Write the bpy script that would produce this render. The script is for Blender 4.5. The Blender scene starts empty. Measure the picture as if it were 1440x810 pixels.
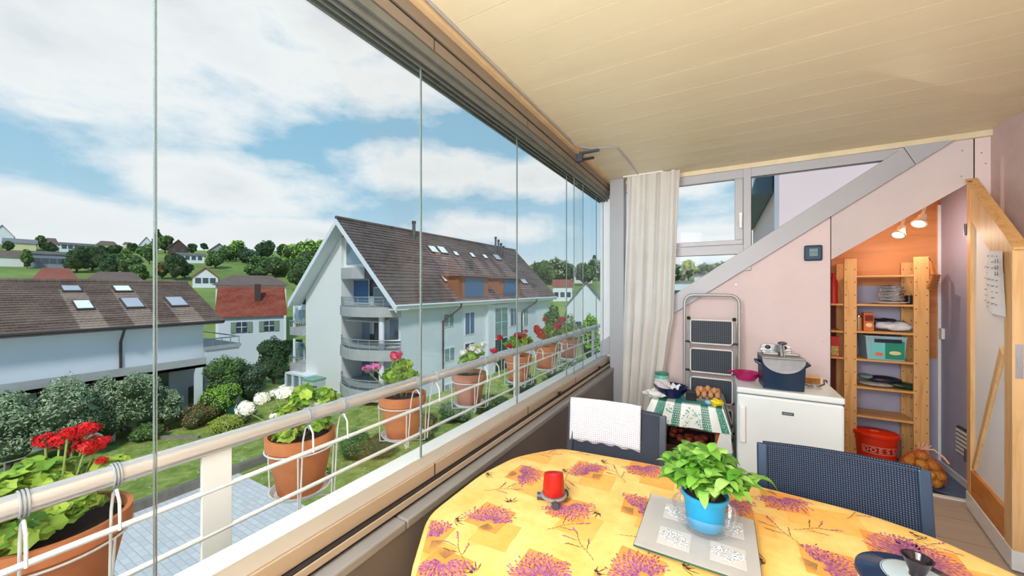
import bpy, math, random
import numpy as np
from mathutils import Vector, Matrix, noise
R = random.Random(7)
NR = np.random.RandomState(11)
PI = math.pi
scn = bpy.context.scene
COL = scn.collection
# ---------------------------------------------------------------- camera model (used to survey the photograph)
FPX = 520.0
YAW = math.atan2(295, 520)
EYE = 1.5
CS, SN = math.cos(YAW), math.sin(YAW)
def ray(px, py):
    u = (px - 720) / FPX; v = (405 - py) / FPX
    return Vector((u*CS - SN, u*SN + CS, v))
def onY(px, py, Y):
    r = ray(px, py); k = Y / r.y; return Vector((r.x*k, Y, EYE + r.z*k))
def onX(px, py, X):
    r = ray(px, py); k = X / r.x; return Vector((X, r.y*k, EYE + r.z*k))
def onZ(px, py, Z):
    r = ray(px, py); k = (Z - EYE) / r.z; return Vector((r.x*k, r.y*k, Z))
def onP(px, py, p0, n):
    r = ray(px, py); o = Vector((0, 0, EYE)); p0 = Vector(p0); n = Vector(n)
    k = (p0 - o).dot(n) / r.dot(n); return o + r*k

def lin(c):
    c = c/255.0
    return c/12.92 if c <= .04045 else ((c+.055)/1.055)**2.4
def rgb(r, g, b): return (lin(r), lin(g), lin(b), 1.0)

# ---------------------------------------------------------------- materials
class N:
    def __init__(s, name):
        s.m = bpy.data.materials.new(name); s.m.use_nodes = True
        s.t = s.m.node_tree; s.b = s.t.nodes['Principled BSDF']; s.out = s.t.nodes['Material Output']
    def n(s, typ, **kw):
        x = s.t.nodes.new(typ)
        for k, v in kw.items():
            if k.startswith('i_'):
                key = k[2:].replace('_', ' ')
                x.inputs[key].default_value = v
            else: setattr(x, k, v)
        return x
    def l(s, a, b): s.t.links.new(a, b)
    def coord(s, kind='Object', scale=(1, 1, 1), rot=(0, 0, 0)):
        tc = s.n('ShaderNodeTexCoord'); mp = s.n('ShaderNodeMapping')
        mp.inputs['Scale'].default_value = scale; mp.inputs['Rotation'].default_value = rot
        s.l(tc.outputs[kind], mp.inputs['Vector']); return mp.outputs['Vector']
    def noise(s, vec, scale=5, detail=4, rough=.55, dist=0):
        x = s.n('ShaderNodeTexNoise'); x.inputs['Scale'].default_value = scale; x.inputs['Detail'].default_value = detail
        x.inputs['Roughness'].default_value = rough; x.inputs['Distortion'].default_value = dist
        if vec is not None: s.l(vec, x.inputs['Vector'])
        return x.outputs['Fac']
    def ramp(s, fac, stops, interp='LINEAR'):
        x = s.n('ShaderNodeValToRGB'); cr = x.color_ramp; cr.interpolation = interp
        while len(cr.elements) < len(stops): cr.elements.new(.5)
        for e, (p, c) in zip(cr.elements, stops): e.position = p; e.color = c
        s.l(fac, x.inputs['Fac']); return x.outputs['Color']
    def mix(s, fac, a, b, mode='MIX'):
        x = s.n('ShaderNodeMix', data_type='RGBA', blend_type=mode)
        for val, key in ((fac, 0), (a, 6), (b, 7)):
            if hasattr(val, 'links'): s.l(val, x.inputs[key])
            else: x.inputs[key].default_value = val
        return x.outputs[2]
    def math(s, op, a, b=0.0, clamp=False):
        x = s.n('ShaderNodeMath', operation=op, use_clamp=clamp)
        for i, val in enumerate((a, b)):
            if hasattr(val, 'links'): s.l(val, x.inputs[i])
            else: x.inputs[i].default_value = val
        return x.outputs[0]
    def bump(s, h, strength=.3, dist=.01):
        x = s.n('ShaderNodeBump'); x.inputs['Strength'].default_value = strength; x.inputs['Distance'].default_value = dist
        s.l(h, x.inputs['Height']); s.l(x.outputs['Normal'], s.b.inputs['Normal'])
    def color(s, c):
        if hasattr(c, 'links'): s.l(c, s.b.inputs['Base Color'])
        else: s.b.inputs['Base Color'].default_value = c
    def set(s, rough=.5, metal=0, spec=.5):
        s.b.inputs['Roughness'].default_value = rough; s.b.inputs['Metallic'].default_value = metal
        s.b.inputs['Specular IOR Level'].default_value = spec; return s

def dark(c, k): return (c[0]*k, c[1]*k, c[2]*k, 1)
def plain(name, c, rough=.5, metal=0, var=.12, scale=6, spec=.5, bump=0):
    m = N(name); m.set(rough, metal, spec)
    f = m.noise(m.coord('Object'), scale, 3)
    m.color(m.ramp(f, [(.3, dark(c, 1-var)), (.7, dark(c, 1+var*.5))]))
    if bump: m.bump(f, bump, .004)
    return m.m
def island(name, cols, rough=.6, trans=.0, spec=.25):
    """leaves, petals: colour differs from one leaf to the next"""
    m = N(name); m.set(rough, 0, spec)
    g = m.n('ShaderNodeNewGeometry')
    k = len(cols)
    c = m.ramp(g.outputs['Random Per Island'], [(i/max(1, k-1), cc) for i, cc in enumerate(cols)])
    m.color(c)
    if trans:
        tr = m.n('ShaderNodeBsdfTranslucent'); m.l(c, tr.inputs['Color'])
        mx = m.n('ShaderNodeMixShader'); mx.inputs[0].default_value = trans
        m.l(m.b.outputs[0], mx.inputs[1]); m.l(tr.outputs[0], mx.inputs[2]); m.l(mx.outputs[0], m.out.inputs['Surface'])
    return m.m
def wood(name, c1, c2, axis='Z', scale=1.0, rough=.5):
    m = N(name); m.set(rough, 0, .3)
    sc = {'X': (1.2, 14, 14), 'Y': (14, 1.2, 14), 'Z': (14, 14, 1.2)}[axis]
    v = m.coord('Object', tuple(a*scale for a in sc))
    f = m.noise(v, 1.6, 6, .6, .8)
    c = m.ramp(f, [(.25, c2), (.5, c1), (.75, dark(c1, 1.12))])
    vk = m.coord('Object', {'X': (5, 14, 14), 'Y': (14, 5, 14), 'Z': (14, 14, 5)}[axis])
    vo = m.n('ShaderNodeTexVoronoi'); vo.inputs['Scale'].default_value = .55; m.l(vk, vo.inputs['Vector'])
    kf = m.ramp(vo.outputs['Distance'], [(.05, (1, 1, 1, 1)), (.12, (0, 0, 0, 1))])
    m.color(m.mix(kf, c, dark(c2, .35)))
    return m.m
def glassy(name, tint=(.97, .99, .98, 1), refl=1.0, rough=0.0, solid=0.0, solidcol=(1, 1, 1, 1)):
    m = N(name)
    t = m.n('ShaderNodeBsdfTransparent'); t.inputs['Color'].default_value = tint
    g = m.n('ShaderNodeBsdfGlossy'); g.inputs['Roughness'].default_value = rough
    fr = m.n('ShaderNodeFresnel'); fr.inputs['IOR'].default_value = 1.45
    k = m.math('MULTIPLY', fr.outputs[0], refl, True)
    mx = m.n('ShaderNodeMixShader'); m.l(k, mx.inputs[0]); m.l(t.outputs[0], mx.inputs[1]); m.l(g.outputs[0], mx.inputs[2])
    last = mx.outputs[0]
    if solid:
        d = m.n('ShaderNodeBsdfDiffuse'); d.inputs['Color'].default_value = solidcol
        m2 = m.n('ShaderNodeMixShader'); m2.inputs[0].default_value = solid
        m.l(last, m2.inputs[1]); m.l(d.outputs[0], m2.inputs[2]); last = m2.outputs[0]
    m.l(last, m.out.inputs['Surface'])
    return m.m

# ---------------------------------------------------------------- mesh builder
class MB:
    def __init__(s): s.V = []; s.L = []; s.C = []; s.M = []; s.nv = 0
    def add(s, verts, faces, mi=0):
        s.V.append(np.array([tuple(v) for v in verts], dtype=np.float64).reshape(-1, 3))
        for f in faces:
            s.L.append(np.array(f, dtype=np.int64) + s.nv); s.C.append(np.array([len(f)])); s.M.append(np.array([mi]))
        s.nv += len(verts); return s
    def addnp(s, V, Fc, mi=0):
        s.V.append(V); s.L.append((Fc + s.nv).reshape(-1)); s.C.append(np.full(len(Fc), Fc.shape[1])); s.M.append(np.full(len(Fc), mi)); s.nv += len(V); return s
    def box(s, x0, x1, y0, y1, z0, z1, mi=0):
        return s.add([(x0,y0,z0),(x1,y0,z0),(x1,y1,z0),(x0,y1,z0),(x0,y0,z1),(x1,y0,z1),(x1,y1,z1),(x0,y1,z1)],
              [(0,3,2,1),(4,5,6,7),(0,1,5,4),(1,2,6,5),(2,3,7,6),(3,0,4,7)], mi)
    def obox(s, c, size, rot=None, mi=0):
        """box centred on c, rot a 3x3 matrix or a z angle"""
        if rot is None: rot = Matrix.Identity(3)
        elif isinstance(rot, (int, float)): rot = Matrix.Rotation(rot, 3, 'Z')
        hx, hy, hz = size[0]/2, size[1]/2, size[2]/2
        vs = [Vector(c) + rot @ Vector(p) for p in [(-hx,-hy,-hz),(hx,-hy,-hz),(hx,hy,-hz),(-hx,hy,-hz),(-hx,-hy,hz),(hx,-hy,hz),(hx,hy,hz),(-hx,hy,hz)]]
        return s.add(vs, [(0,3,2,1),(4,5,6,7),(0,1,5,4),(1,2,6,5),(2,3,7,6),(3,0,4,7)], mi)
    def bar(s, a, b, w, h, up=(0,0,1), mi=0):
        a = Vector(a); b = Vector(b); d = (b-a); L = d.length; d.normalize()
        u = Vector(up); x = d.cross(u)
        if x.length < 1e-4: x = d.cross(Vector((1,0,0)))
        x.normalize(); u = x.cross(d)
        m = Matrix((x, d, u)).transposed()
        return s.obox((a+b)/2, (w, L, h), m, mi)
    def tube(s, pts, r, seg=8, closed=False, mi=0, caps=True):
        pts = [Vector(p) for p in pts]; n = len(pts)
        rs = r if isinstance(r, (list, tuple)) else [r]*n
        rings = []; prev = None
        for i, p in enumerate(pts):
            if closed: t = pts[(i+1) % n] - pts[i-1]
            else: t = pts[min(i+1, n-1)] - pts[max(i-1, 0)]
            t.normalize()
            if prev is None:
                a = t.cross(Vector((0,0,1)))
                if a.length < 1e-3: a = t.cross(Vector((1,0,0)))
            else: a = prev - t*prev.dot(t)
            a.normalize(); prev = a; b = t.cross(a)
            rings.append([p + (a*math.cos(2*PI*k/seg) + b*math.sin(2*PI*k/seg))*rs[i] for k in range(seg)])
        vs = [v for rg in rings for v in rg]; fs = []
        m = n if closed else n-1
        for i in range(m):
            j = (i+1) % n
            for k in range(seg):
                k2 = (k+1) % seg
                fs.append((i*seg+k, j*seg+k, j*seg+k2, i*seg+k2))
        if caps and not closed:
            fs.append(tuple(range(seg-1, -1, -1))[::-1][::-1]); fs.append(tuple((n-1)*seg+k for k in range(seg)))
        return s.add(vs, fs, mi)
    def lathe(s, prof, c=(0,0,0), seg=32, mi=0, sx=1, sy=1, ang=0, caps=True):
        vs = []; fs = []; n = len(prof)
        for (r, z) in prof:
            for k in range(seg):
                a = 2*PI*k/seg; x = r*math.cos(a)*sx; y = r*math.sin(a)*sy
                vs.append((c[0] + x*math.cos(ang) - y*math.sin(ang), c[1] + x*math.sin(ang) + y*math.cos(ang), c[2]+z))
        for i in range(n-1):
            for k in range(seg):
                k2 = (k+1) % seg
                fs.append((i*seg+k, i*seg+k2, (i+1)*seg+k2, (i+1)*seg+k))
        if caps and prof[0][0] > 1e-6: fs.append(tuple(range(seg-1, -1, -1)))
        if caps and prof[-1][0] > 1e-6: fs.append(tuple((n-1)*seg+k for k in range(seg)))
        return s.add(vs, fs, mi)
    def prism(s, pts, d, mi=0):
        """planar polygon (3-D points) pushed by vector d"""
        n = len(pts); d = Vector(d); a = [Vector(p) for p in pts]; b = [p+d for p in a]
        return s.add(a+b, [tuple(range(n))[::-1], tuple(range(n, 2*n))] + [(i, (i+1) % n, n+(i+1) % n, n+i) for i in range(n)], mi)
    def poly(s, pts, mi=0): return s.add(pts, [tuple(range(len(pts)))], mi)
    def sphere(s, c, r, seg=12, rings=8, sc=(1,1,1), mi=0, jit=0, rot=None):
        vs = []; fs = []
        for i in range(rings+1):
            t = PI*i/rings
            for k in range(seg):
                a = 2*PI*k/seg
                v = Vector((math.sin(t)*math.cos(a)*sc[0], math.sin(t)*math.sin(a)*sc[1], math.cos(t)*sc[2]))*r
                if jit: v *= 1 + jit*noise.noise(v*(2.2/r) + Vector(c))
                if rot is not None: v = rot @ v
                vs.append(Vector(c)+v)
        for i in range(rings):
            for k in range(seg):
                k2 = (k+1) % seg
                fs.append((i*seg+k, (i+1)*seg+k, (i+1)*seg+k2, i*seg+k2))
        return s.add(vs, fs, mi)
    def cards(s, P, Nrm, size, aspect=.6, spread=.7, mi=0, var=.35):
        """many leaf quads; P points, Nrm outward directions (numpy)"""
        n = len(P)
        nn = Nrm + NR.normal(0, spread, (n, 3)); nn /= np.linalg.norm(nn, axis=1)[:, None] + 1e-9
        a = np.cross(nn, NR.normal(0, 1, (n, 3))); a /= np.linalg.norm(a, axis=1)[:, None] + 1e-9
        b = np.cross(nn, a)
        sz = size*(1 + NR.uniform(-var, var, n))[:, None]
        a = a*sz*.5; b = b*sz*.5*aspect
        V = np.stack([P-a, P-b+a*.1, P+a, P+b+a*.1], 1).reshape(-1, 3)
        Fc = np.arange(4*n).reshape(n, 4)
        return s.addnp(V, Fc, mi)
    def build(s, name, mats, parent=None, smooth=False, bevel=0, sharp=35, origin=None):
        V = np.concatenate(s.V); 
        if origin is None:
            lo, hi = V.min(0), V.max(0); origin = Vector(((lo[0]+hi[0])/2, (lo[1]+hi[1])/2, lo[2]))
        pw = WORLD.get(parent.name, Vector((0,0,0))) if parent else Vector((0,0,0))
        V = V - np.array(tuple(origin))
        me = bpy.data.meshes.new(name); L = np.concatenate(s.L); C = np.concatenate(s.C); Mi = np.concatenate(s.M)
        me.vertices.add(len(V)); me.vertices.foreach_set('co', V.reshape(-1))
        me.loops.add(len(L)); me.loops.foreach_set('vertex_index', L.astype(np.int32))
        st = np.concatenate([[0], np.cumsum(C)[:-1]]).astype(np.int32)
        me.polygons.add(len(C)); me.polygons.foreach_set('loop_start', st)
        me.polygons.foreach_set('material_index', Mi.astype(np.int32))
        if not isinstance(mats, (list, tuple)): mats = [mats]
        for m in mats: me.materials.append(m)
        me.update(calc_edges=True); me.validate()
        if not smooth:
            me.polygons.foreach_set('use_smooth', np.zeros(len(me.polygons), dtype=bool))
        if smooth:
            me.polygons.foreach_set('use_smooth', np.ones(len(me.polygons), dtype=bool))
            me.set_sharp_from_angle(angle=math.radians(sharp))
        o = bpy.data.objects.new(name, me); COL.objects.link(o)
        o.location = Vector(origin) - pw
        if parent: o.parent = parent
        WORLD[o.name] = Vector(origin)
        if bevel:
            b = o.modifiers.new('bevel', 'BEVEL'); b.width = bevel; b.segments = 2; b.limit_method = 'ANGLE'; b.angle_limit = math.radians(40)
        return o
WORLD = {}
def tag(o, label=None, cat=None, group=None, kind=None):
    if label: o['label'] = label
    if cat: o['category'] = cat
    if group: o['group'] = group
    if kind: o['kind'] = kind
    return o
def thing(name, label, cat, loc, group=None):
    o = bpy.data.objects.new(name, None); COL.objects.link(o); o.location = loc; o.empty_display_size = .1
    WORLD[o.name] = Vector(loc)
    return tag(o, label, cat, group)
def struct(o): o['kind'] = 'structure'; return o
def copy_tree(o, parent=None):
    c = o.copy(); COL.objects.link(c)
    if parent: c.parent = parent
    for ch in list(o.children): copy_tree(ch, c)
    return c
def dup(root, loc, rz=None, label=None, group=None, scale=None):
    r = copy_tree(root); r.location = loc
    if rz is not None: r.rotation_euler = (0, 0, rz)
    if scale is not None: r.scale = scale if isinstance(scale, tuple) else (scale,)*3
    if label: r['label'] = label
    if group: r['group'] = group
    return r
# ================================================================ MATERIALS
M = {}
M['alu'] = plain('aluminium', rgb(176,178,180), .35, .35, .05, 3)
M['alu_grey'] = plain('grey_powder_coat', rgb(170,173,178), .5, .1, .05, 3)
M['frame'] = plain('grey_window_frame', rgb(178,180,186), .45, .1, .05, 3)
M['track'] = plain('track_green_grey', rgb(120,124,118), .4, .4, .15, 10)
M['track_brown'] = plain('track_brown_grey', rgb(142,130,115), .45, .3, .08, 4)
M['darkgap'] = plain('dark_gap', rgb(38,32,30), .7)
M['sill_in'] = plain('inner_track', rgb(190,172,150), .4, .25, .08, 3)
M['sill_white'] = plain('white_sill', rgb(238,240,242), .35, 0, .04, 3)
M['ledge'] = plain('ledge_grey', rgb(150,148,146), .4, .2, .08, 4)
M['parapet'] = plain('parapet_grey_brown', rgb(112,104,104), .4, .1, .1, 2)
M['rail'] = plain('brushed_rail', rgb(214,208,204), .25, .45, .05, 5)
M['white_metal'] = plain('white_lacquer_metal', rgb(240,240,238), .35, 0, .03, 5)
M['pink'] = plain('pink_fibre_panel', rgb(228,210,210), .8, 0, .05, 3, .2, .05)
M['pink_dark'] = plain('pink_house_render', rgb(206,182,180), .9, 0, .08, 9, .1, .5)
M['beige'] = plain('warm_grey_panel', rgb(214,202,202), .75, 0, .05, 3, .2)
M['lav'] = plain('lavender_panel', rgb(176,176,200), .75, 0, .06, 3, .2)
M['white'] = plain('white_plastic', rgb(238,240,242), .3, 0, .03, 4)
M['fridge'] = plain('white_enamel', rgb(226,234,236), .25, 0, .02, 2)
M['black'] = plain('black_plastic', rgb(24,24,28), .4, 0, .2)
M['charcoal'] = plain('charcoal_metal', rgb(78,84,96), .4, .4, .1)
M['navy_frame'] = plain('blue_grey_metal', rgb(58,78,104), .35, .4, .1)
M['steel'] = plain('steel', rgb(190,192,196), .22, .9, .05)
def ceilmat():
    m = N('tan_ceiling_board'); m.set(.45, 0, .3)
    v = m.coord('Object', (1, 5, 1)); f = m.noise(v, 1.6, 6, .6)
    m.color(m.ramp(f, [(.2, rgb(222,210,176)), (.8, rgb(232,221,190))])); return m.m
M['ceiling'] = ceilmat()
M['ceil_trim'] = plain('ceiling_trim', rgb(226,212,180), .5)
M['pine'] = wood('pine_upright', rgb(222,172,112), rgb(196,138,76), 'Z')
M['pine_x'] = wood('pine_across', rgb(214,164,106), rgb(186,128,70), 'X')
M['pine_y'] = wood('pine_along', rgb(210,140,72), rgb(176,104,44), 'Y')
M['pine_pale'] = wood('pale_pine', rgb(228,186,134), rgb(206,156,98), 'Z')
M['lamplit_board'] = wood('lamplit_orange_board', rgb(206,142,92), rgb(178,112,66), 'X', .5)  # warm lamplight on the closet boards put into their orange
def clothmat(name, c1, c2, scale=9, rough=.6, spec=.3):
    m = N(name); m.set(rough, 0, spec); f = m.noise(m.coord('Object'), scale, 6, .65)
    m.color(m.ramp(f, [(.3, c1), (.7, c2)]));
    return m.m
M['cloth'] = clothmat('yellow_marbled_cloth', rgb(230,180,92), rgb(246,214,136), 9)
M['sq_dark'] = clothmat('orange_square_print', rgb(222,142,62), rgb(238,168,84), 14)
M['sq_light'] = clothmat('apricot_square_print', rgb(234,168,78), rgb(242,188,102), 14)
M['lavender'] = island('lavender_print', [rgb(156,76,138), rgb(184,102,160), rgb(128,58,116), rgb(198,122,174)])
M['stems'] = island('grey_stem_print', [rgb(166,132,84), rgb(144,118,84), rgb(180,142,86)])
M['twig'] = plain('brown_twig_print', rgb(104,76,58), .7)
M['olive'] = plain('dark_olive_print', rgb(62,46,44), .7)
def fabric(name, c1, c2, scale):
    m = N(name); m.set(.65, 0, .3)
    v = m.coord('Object', (scale, scale, scale), (0, 0.0, 0)); 
    sp = m.n('ShaderNodeSeparateXYZ'); m.l(v, sp.inputs[0])
    a = m.math('SINE', m.math('ADD', sp.outputs[0], sp.outputs[2])); b = m.math('SINE', m.math('SUBTRACT', sp.outputs[0], sp.outputs[2]))
    f = m.math('MULTIPLY', a, b)
    m.color(m.ramp(f, [(.0, c1), (.35, c1), (.6, c2)])); m.bump(f, .4, .002); return m.m
M['textile'] = fabric('navy_woven_textile', rgb(22,32,50), rgb(84,106,140), 430)
M['textile_dark'] = fabric('charcoal_woven_textile', rgb(42,48,62), rgb(88,96,114), 520)
def floormat():
    m = N('pale_wood_floor_tile'); m.set(.45, 0, .4)
    v = m.coord('Object', (1, 1, 1), (0, 0, .0)); br = m.n('ShaderNodeTexBrick'); m.l(v, br.inputs['Vector'])
    br.inputs['Scale'].default_value = 1; br.inputs['Brick Width'].default_value = 1.2; br.inputs['Row Height'].default_value = .3
    br.inputs['Mortar Size'].default_value = .003; br.inputs['Color1'].default_value = rgb(198,184,172); br.inputs['Color2'].default_value = rgb(186,172,160)
    br.inputs['Mortar'].default_value = rgb(120,112,106)
    f = m.noise(m.coord('Object', (2, 12, 1)), 2, 6, .6)
    m.color(m.mix(m.math('MULTIPLY', f, .55), br.outputs['Color'], rgb(150,134,120))); return m.m
M['floor'] = floormat()
M['blue_floor'] = clothmat('blue_grey_carpet', rgb(84,104,140), rgb(106,126,160), 40, .9)
M['dark_mat'] = clothmat('dark_mat', rgb(36,42,60), rgb(50,56,76), 60, .9)
M['curtain'] = clothmat('sheer_white_curtain', rgb(232,230,226), rgb(246,245,242), 3, .9)
M['glass'] = glassy('clear_glass', (.975, .99, .986, 1), .10)
M['glass_edge'] = plain('glass_edge', rgb(120,135,132), .2, .2, .1)
M['terracotta'] = plain('terracotta', rgb(226,142,94), .8, 0, .12, 12, .2)
M['terracotta_veiled'] = plain('reflection_paled_terracotta', rgb(198,132,104), .8, 0, .15, 12, .2)  # pale glass reflections over the pot mixed into its colour
M['soil'] = plain('dark_soil', rgb(58,40,32), 1, 0, .5, 60)

# ================================================================ ROOM SHELL
ZC = 2.56; YE = 3.75; XG = -1.05; XR = 1.572; YB = -2.2
def W(px, py): return onY(px, py, YE)
# floor
f = MB().box(-1.1, XR+.1, YB, 3.83, -.12, 0); struct(f.build('floor', M['floor']))
f = MB().box(-.2, 1.6, 3.83, 4.6, -.12, 0.0); f.build('floor_closet', M['blue_floor']); struct(bpy.data.objects['floor_closet'])
MB().box(.74, XR, 3.815, 3.845, 0.0, .012).build('threshold_strip', M['white_metal'])
tag(bpy.data.objects['threshold_strip'], 'white metal threshold strip between tile floor and blue closet floor', 'threshold')
mt = MB().prism([(.78,3.86,0.001),(1.42,3.86,.001),(1.05,4.2,.001),(.78,4.2,.001)], (0,0,.008)).build('floor_mat', M['dark_mat'])
tag(mt, 'dark navy mat lying on the blue closet floor', 'floor mat')
# ceiling with plank seams
c = MB(); y = YB; 
ys = [1.18 + .2*k for k in range(-16, 14)]
for k, yy in enumerate(ys[:-1]):
    if yy + .2 > YE + .1: c.box(-1.0, XR+.1, yy, YE+.08, ZC, ZC+.05); break
    c.box(-1.0, XR+.1, yy+.0018, yy+.1982, ZC, ZC+.05)
c.box(-1.0, XR+.1, YB, YE+.08, ZC+.004, ZC+.1)
struct(c.build('ceiling', M['ceiling']))
# slab over the glazing, roof edge
MB().box(-1.3, XR+.3, YB, YE+.1, ZC+.1, ZC+.3).build('roof_slab', M['ledge']); struct(bpy.data.objects['roof_slab']); bpy.data.objects['roof_slab'].name = 'trim_roof'
# trim between ceiling and end wall
t = MB(); t.box(-1.0, XR, YE-.03, YE, ZC-.042, ZC); struct(t.build('trim_ceiling_end', M['ceil_trim'], bevel=.004))
# long edge trim of the ceiling (tan)
t = MB(); t.box(-.985, -.95, YB, YE, ZC-.028, ZC+.001); struct(t.build('trim_ceiling_window', plain('tan_trim', rgb(214,186,142), .5)))
# right house wall
w = MB(); w.box(XR, XR+.15, YB, YE+.1, -.1, ZC+.05); struct(w.build('wall_right', M['pink_dark']))
MB().box(XR-.012, XR, YB, 3.7, 0, .07).build('baseboard_right', M['white']); struct(bpy.data.objects['baseboard_right'])

# ---- parapet under the glazing
w = MB(); w.box(-1.12, -.92, YB, YE+.1, -.4, .70); struct(w.build('wall_window', M['parapet']))
s = MB(); 
s.box(-1.13, -1.055, YB, 4.6, .765, .82); struct(s.build('trim_sill_outer', M['sill_white'], bevel=.003))
s = MB(); s.box(-1.055, -.985, YB, YE, .70, .816); s.box(-.985, -.978, YB, YE, .765, .812)
struct(s.build('trim_sill_track', M['sill_in'], bevel=.002))
s = MB(); s.box(-.986, -.962, YB, YE, .745, .762); s.box(-.986, -.968, YB, YE, .70, .74, ); struct(s.build('trim_sill_gap', M['darkgap']))
s = MB(); s.box(-.97, -.958, YB, YE, .735, .758); struct(s.build('trim_sill_lip', M['sill_in'], bevel=.002))
s = MB()
for a, b in ((YB, -.7), (-.697, .9), (.903, 2.5), (2.503, YE)): s.box(-.99, -.915, a, b, .69, .722)
struct(s.build('trim_sill_ledge', M['ledge'], bevel=.006))
# seams of the inner track: small dark joints
s = MB()
for y in (-.49, .31, 1.11, 1.91, 2.71): s.box(-.9795, -.9765, y-.002, y+.002, .764, .813)
struct(s.build('trim_sill_joint', M['darkgap']))
# small black stops on the track
for k, y in enumerate((2.35, 3.3)):
    o = MB().box(-.972, -.95, y, y+.03, .77, .79).build('track_stop', M['black'], bevel=.003)
    tag(o, ['black plastic stop on the lower glazing track in the middle of the glass wall', 'black plastic stop on the lower glazing track by the corner post'][k], 'track stop')
# ---- upper track
t = MB(); t.box(-1.10, -.985, YB, YE, 2.395, 2.43)
for k in range(4): t.box(-1.095+.028*k, -1.085+.028*k, YB, YE, 2.37, 2.396)
struct(t.build('trim_track_upper', M['track'], bevel=.002))
t = MB(); t.box(-1.12, -.98, YB, YE, 2.432, 2.475); struct(t.build('trim_fascia', M['track_brown'], bevel=.002))
t = MB(); t.box(-1.12, -.984, YB, YE, 2.475, 2.484); struct(t.build('trim_fascia_gap', M['darkgap']))
t = MB(); t.box(-1.12, -.975, YB, YE, 2.484, 2.532); struct(t.build('trim_fascia_top', M['track_brown'], bevel=.002))
t = MB()
for y in (-.49, .31, 1.11, 1.91, 2.71): t.box(-.9805, -.979, y-.002, y+.002, 2.432, 2.475)
struct(t.build('trim_fascia_joint', M['darkgap']))
# ---- frameless glass panels
gy = [-2.09, -1.29, -.49, .31, 1.11, 1.91, 2.71, 2.77, 3.5, 3.53, 3.74]
labs = {(0):'frameless glass pane far behind the viewer', 1:'x'}
for i in range(6):
    a, b = gy[i], gy[i+1]
    g = MB(); g.box(XG-.003, XG+.003, a+.002, b-.002, .815, 2.40, 0)
    o = g.build('window_%d' % (i+1), M['glass']); struct(o)
    for side in (a+.002, b-.002):
        MB().box(XG-.0031, XG+.0031, side-.0008, side+.0008, .82, 2.39).build('glass_edge', M['glass_edge'], o)
for k, (a, b, x) in enumerate(((2.712, 3.49, XG), (3.495, 3.73, XG), (2.78, 3.0, XG+.035))):
    g = MB(); g.box(x-.003, x+.003, a, b, .815, 2.40)
    o = g.build('window_%d' % (7+k), M['glass']); struct(o)
    for side in (a, b): MB().box(x-.0031, x+.0031, side-.0008, side+.0008, .82, 2.39).build('glass_edge', M['glass_edge'], o)

# ---- end wall ------------------------------------------------
ZT = ZC - .042
bl0, bl1 = W(944, 443), W(1333.5, 202.5)     # lower edge of the sloping beam
bu0, bu1 = W(946, 416), W(1250, 221)         # its upper edge
slo = (bl1.z-bl0.z)/(bl1.x-bl0.x); 
def zl(x): return bl0.z + slo*(x-bl0.x)
slu = (bu1.z-bu0.z)/(bu1.x-bu0.x)
def zu(x): return bu0.z + slu*(x-bu0.x)
XO0, XO1 = W(1168, 365).x, 1.495             # closet opening
oz0, oz1 = W(1168, 365).z, 2.235
XP0, XP1 = W(862, 300).x, W(881, 300).x      # corner post
# post
p = MB(); p.box(XP0, XP1, YE-.12, YE, .0, ZC); struct(p.build('trim_corner_post', M['alu_grey'], bevel=.004))
p = MB(); p.box(XG-.03, XP0, YE-.02, YE+.03, 0, ZC); struct(p.build('wall_corner', M['white']))
# pink panel under the beam, left of the closet
p = MB()
p.prism([(XP0, YE, -.1), (XO0, YE, -.1), (XO0, YE, zl(XO0)), (XP0, YE, zl(XP0))], (0, .05, 0)); struct(p.build('wall_end', M['pink']))
p = MB()
xt = bl0.x + (ZC - bl0.z)/slo
p.prism([(XO0+.004, YE, oz0), (XO1, YE, oz1), (XO1, YE, ZC), (xt, YE, ZC), (XO0+.004, YE, zl(XO0+.004))], (0, .05, 0)); struct(p.build('wall_end_upper', M['beige']))
p = MB(); p.box(XO1+.004, XR, YE, YE+.05, -.1, ZC); struct(p.build('wall_end_strip', M['pink']))
MB().box(XO0-.002, XO0+.003, YE-.0015, YE+.001, 0, zl(XO0)).build('trim_panel_joint', M['darkgap']); struct(bpy.data.objects['trim_panel_joint'])
MB().box(XO1-.001, XO1+.005, YE-.0015, YE+.001, 2.24, ZT).build('trim_panel_joint_end', M['darkgap']); struct(bpy.data.objects['trim_panel_joint_end'])
# screws in the panels
sc_ = MB()
for px, py in ((1152, 325), (1150, 200), (1372+8, 215), (1353, 212), (1352, 248), (1035, 400), (1180, 350), (1133, 362), (1040, 478), (1157, 480), (1386, 230)):
    q = W(px, py)
    if q.z < ZT and (q.z < zl(q.x)-.02): sc_.lathe([(.004, 0), (.003, .002)], (0,0,0), 8) if False else sc_.obox((q.x, YE-.001, q.z), (.007, .002, .007))
struct(sc_.build('trim_screws', M['steel']))
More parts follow.
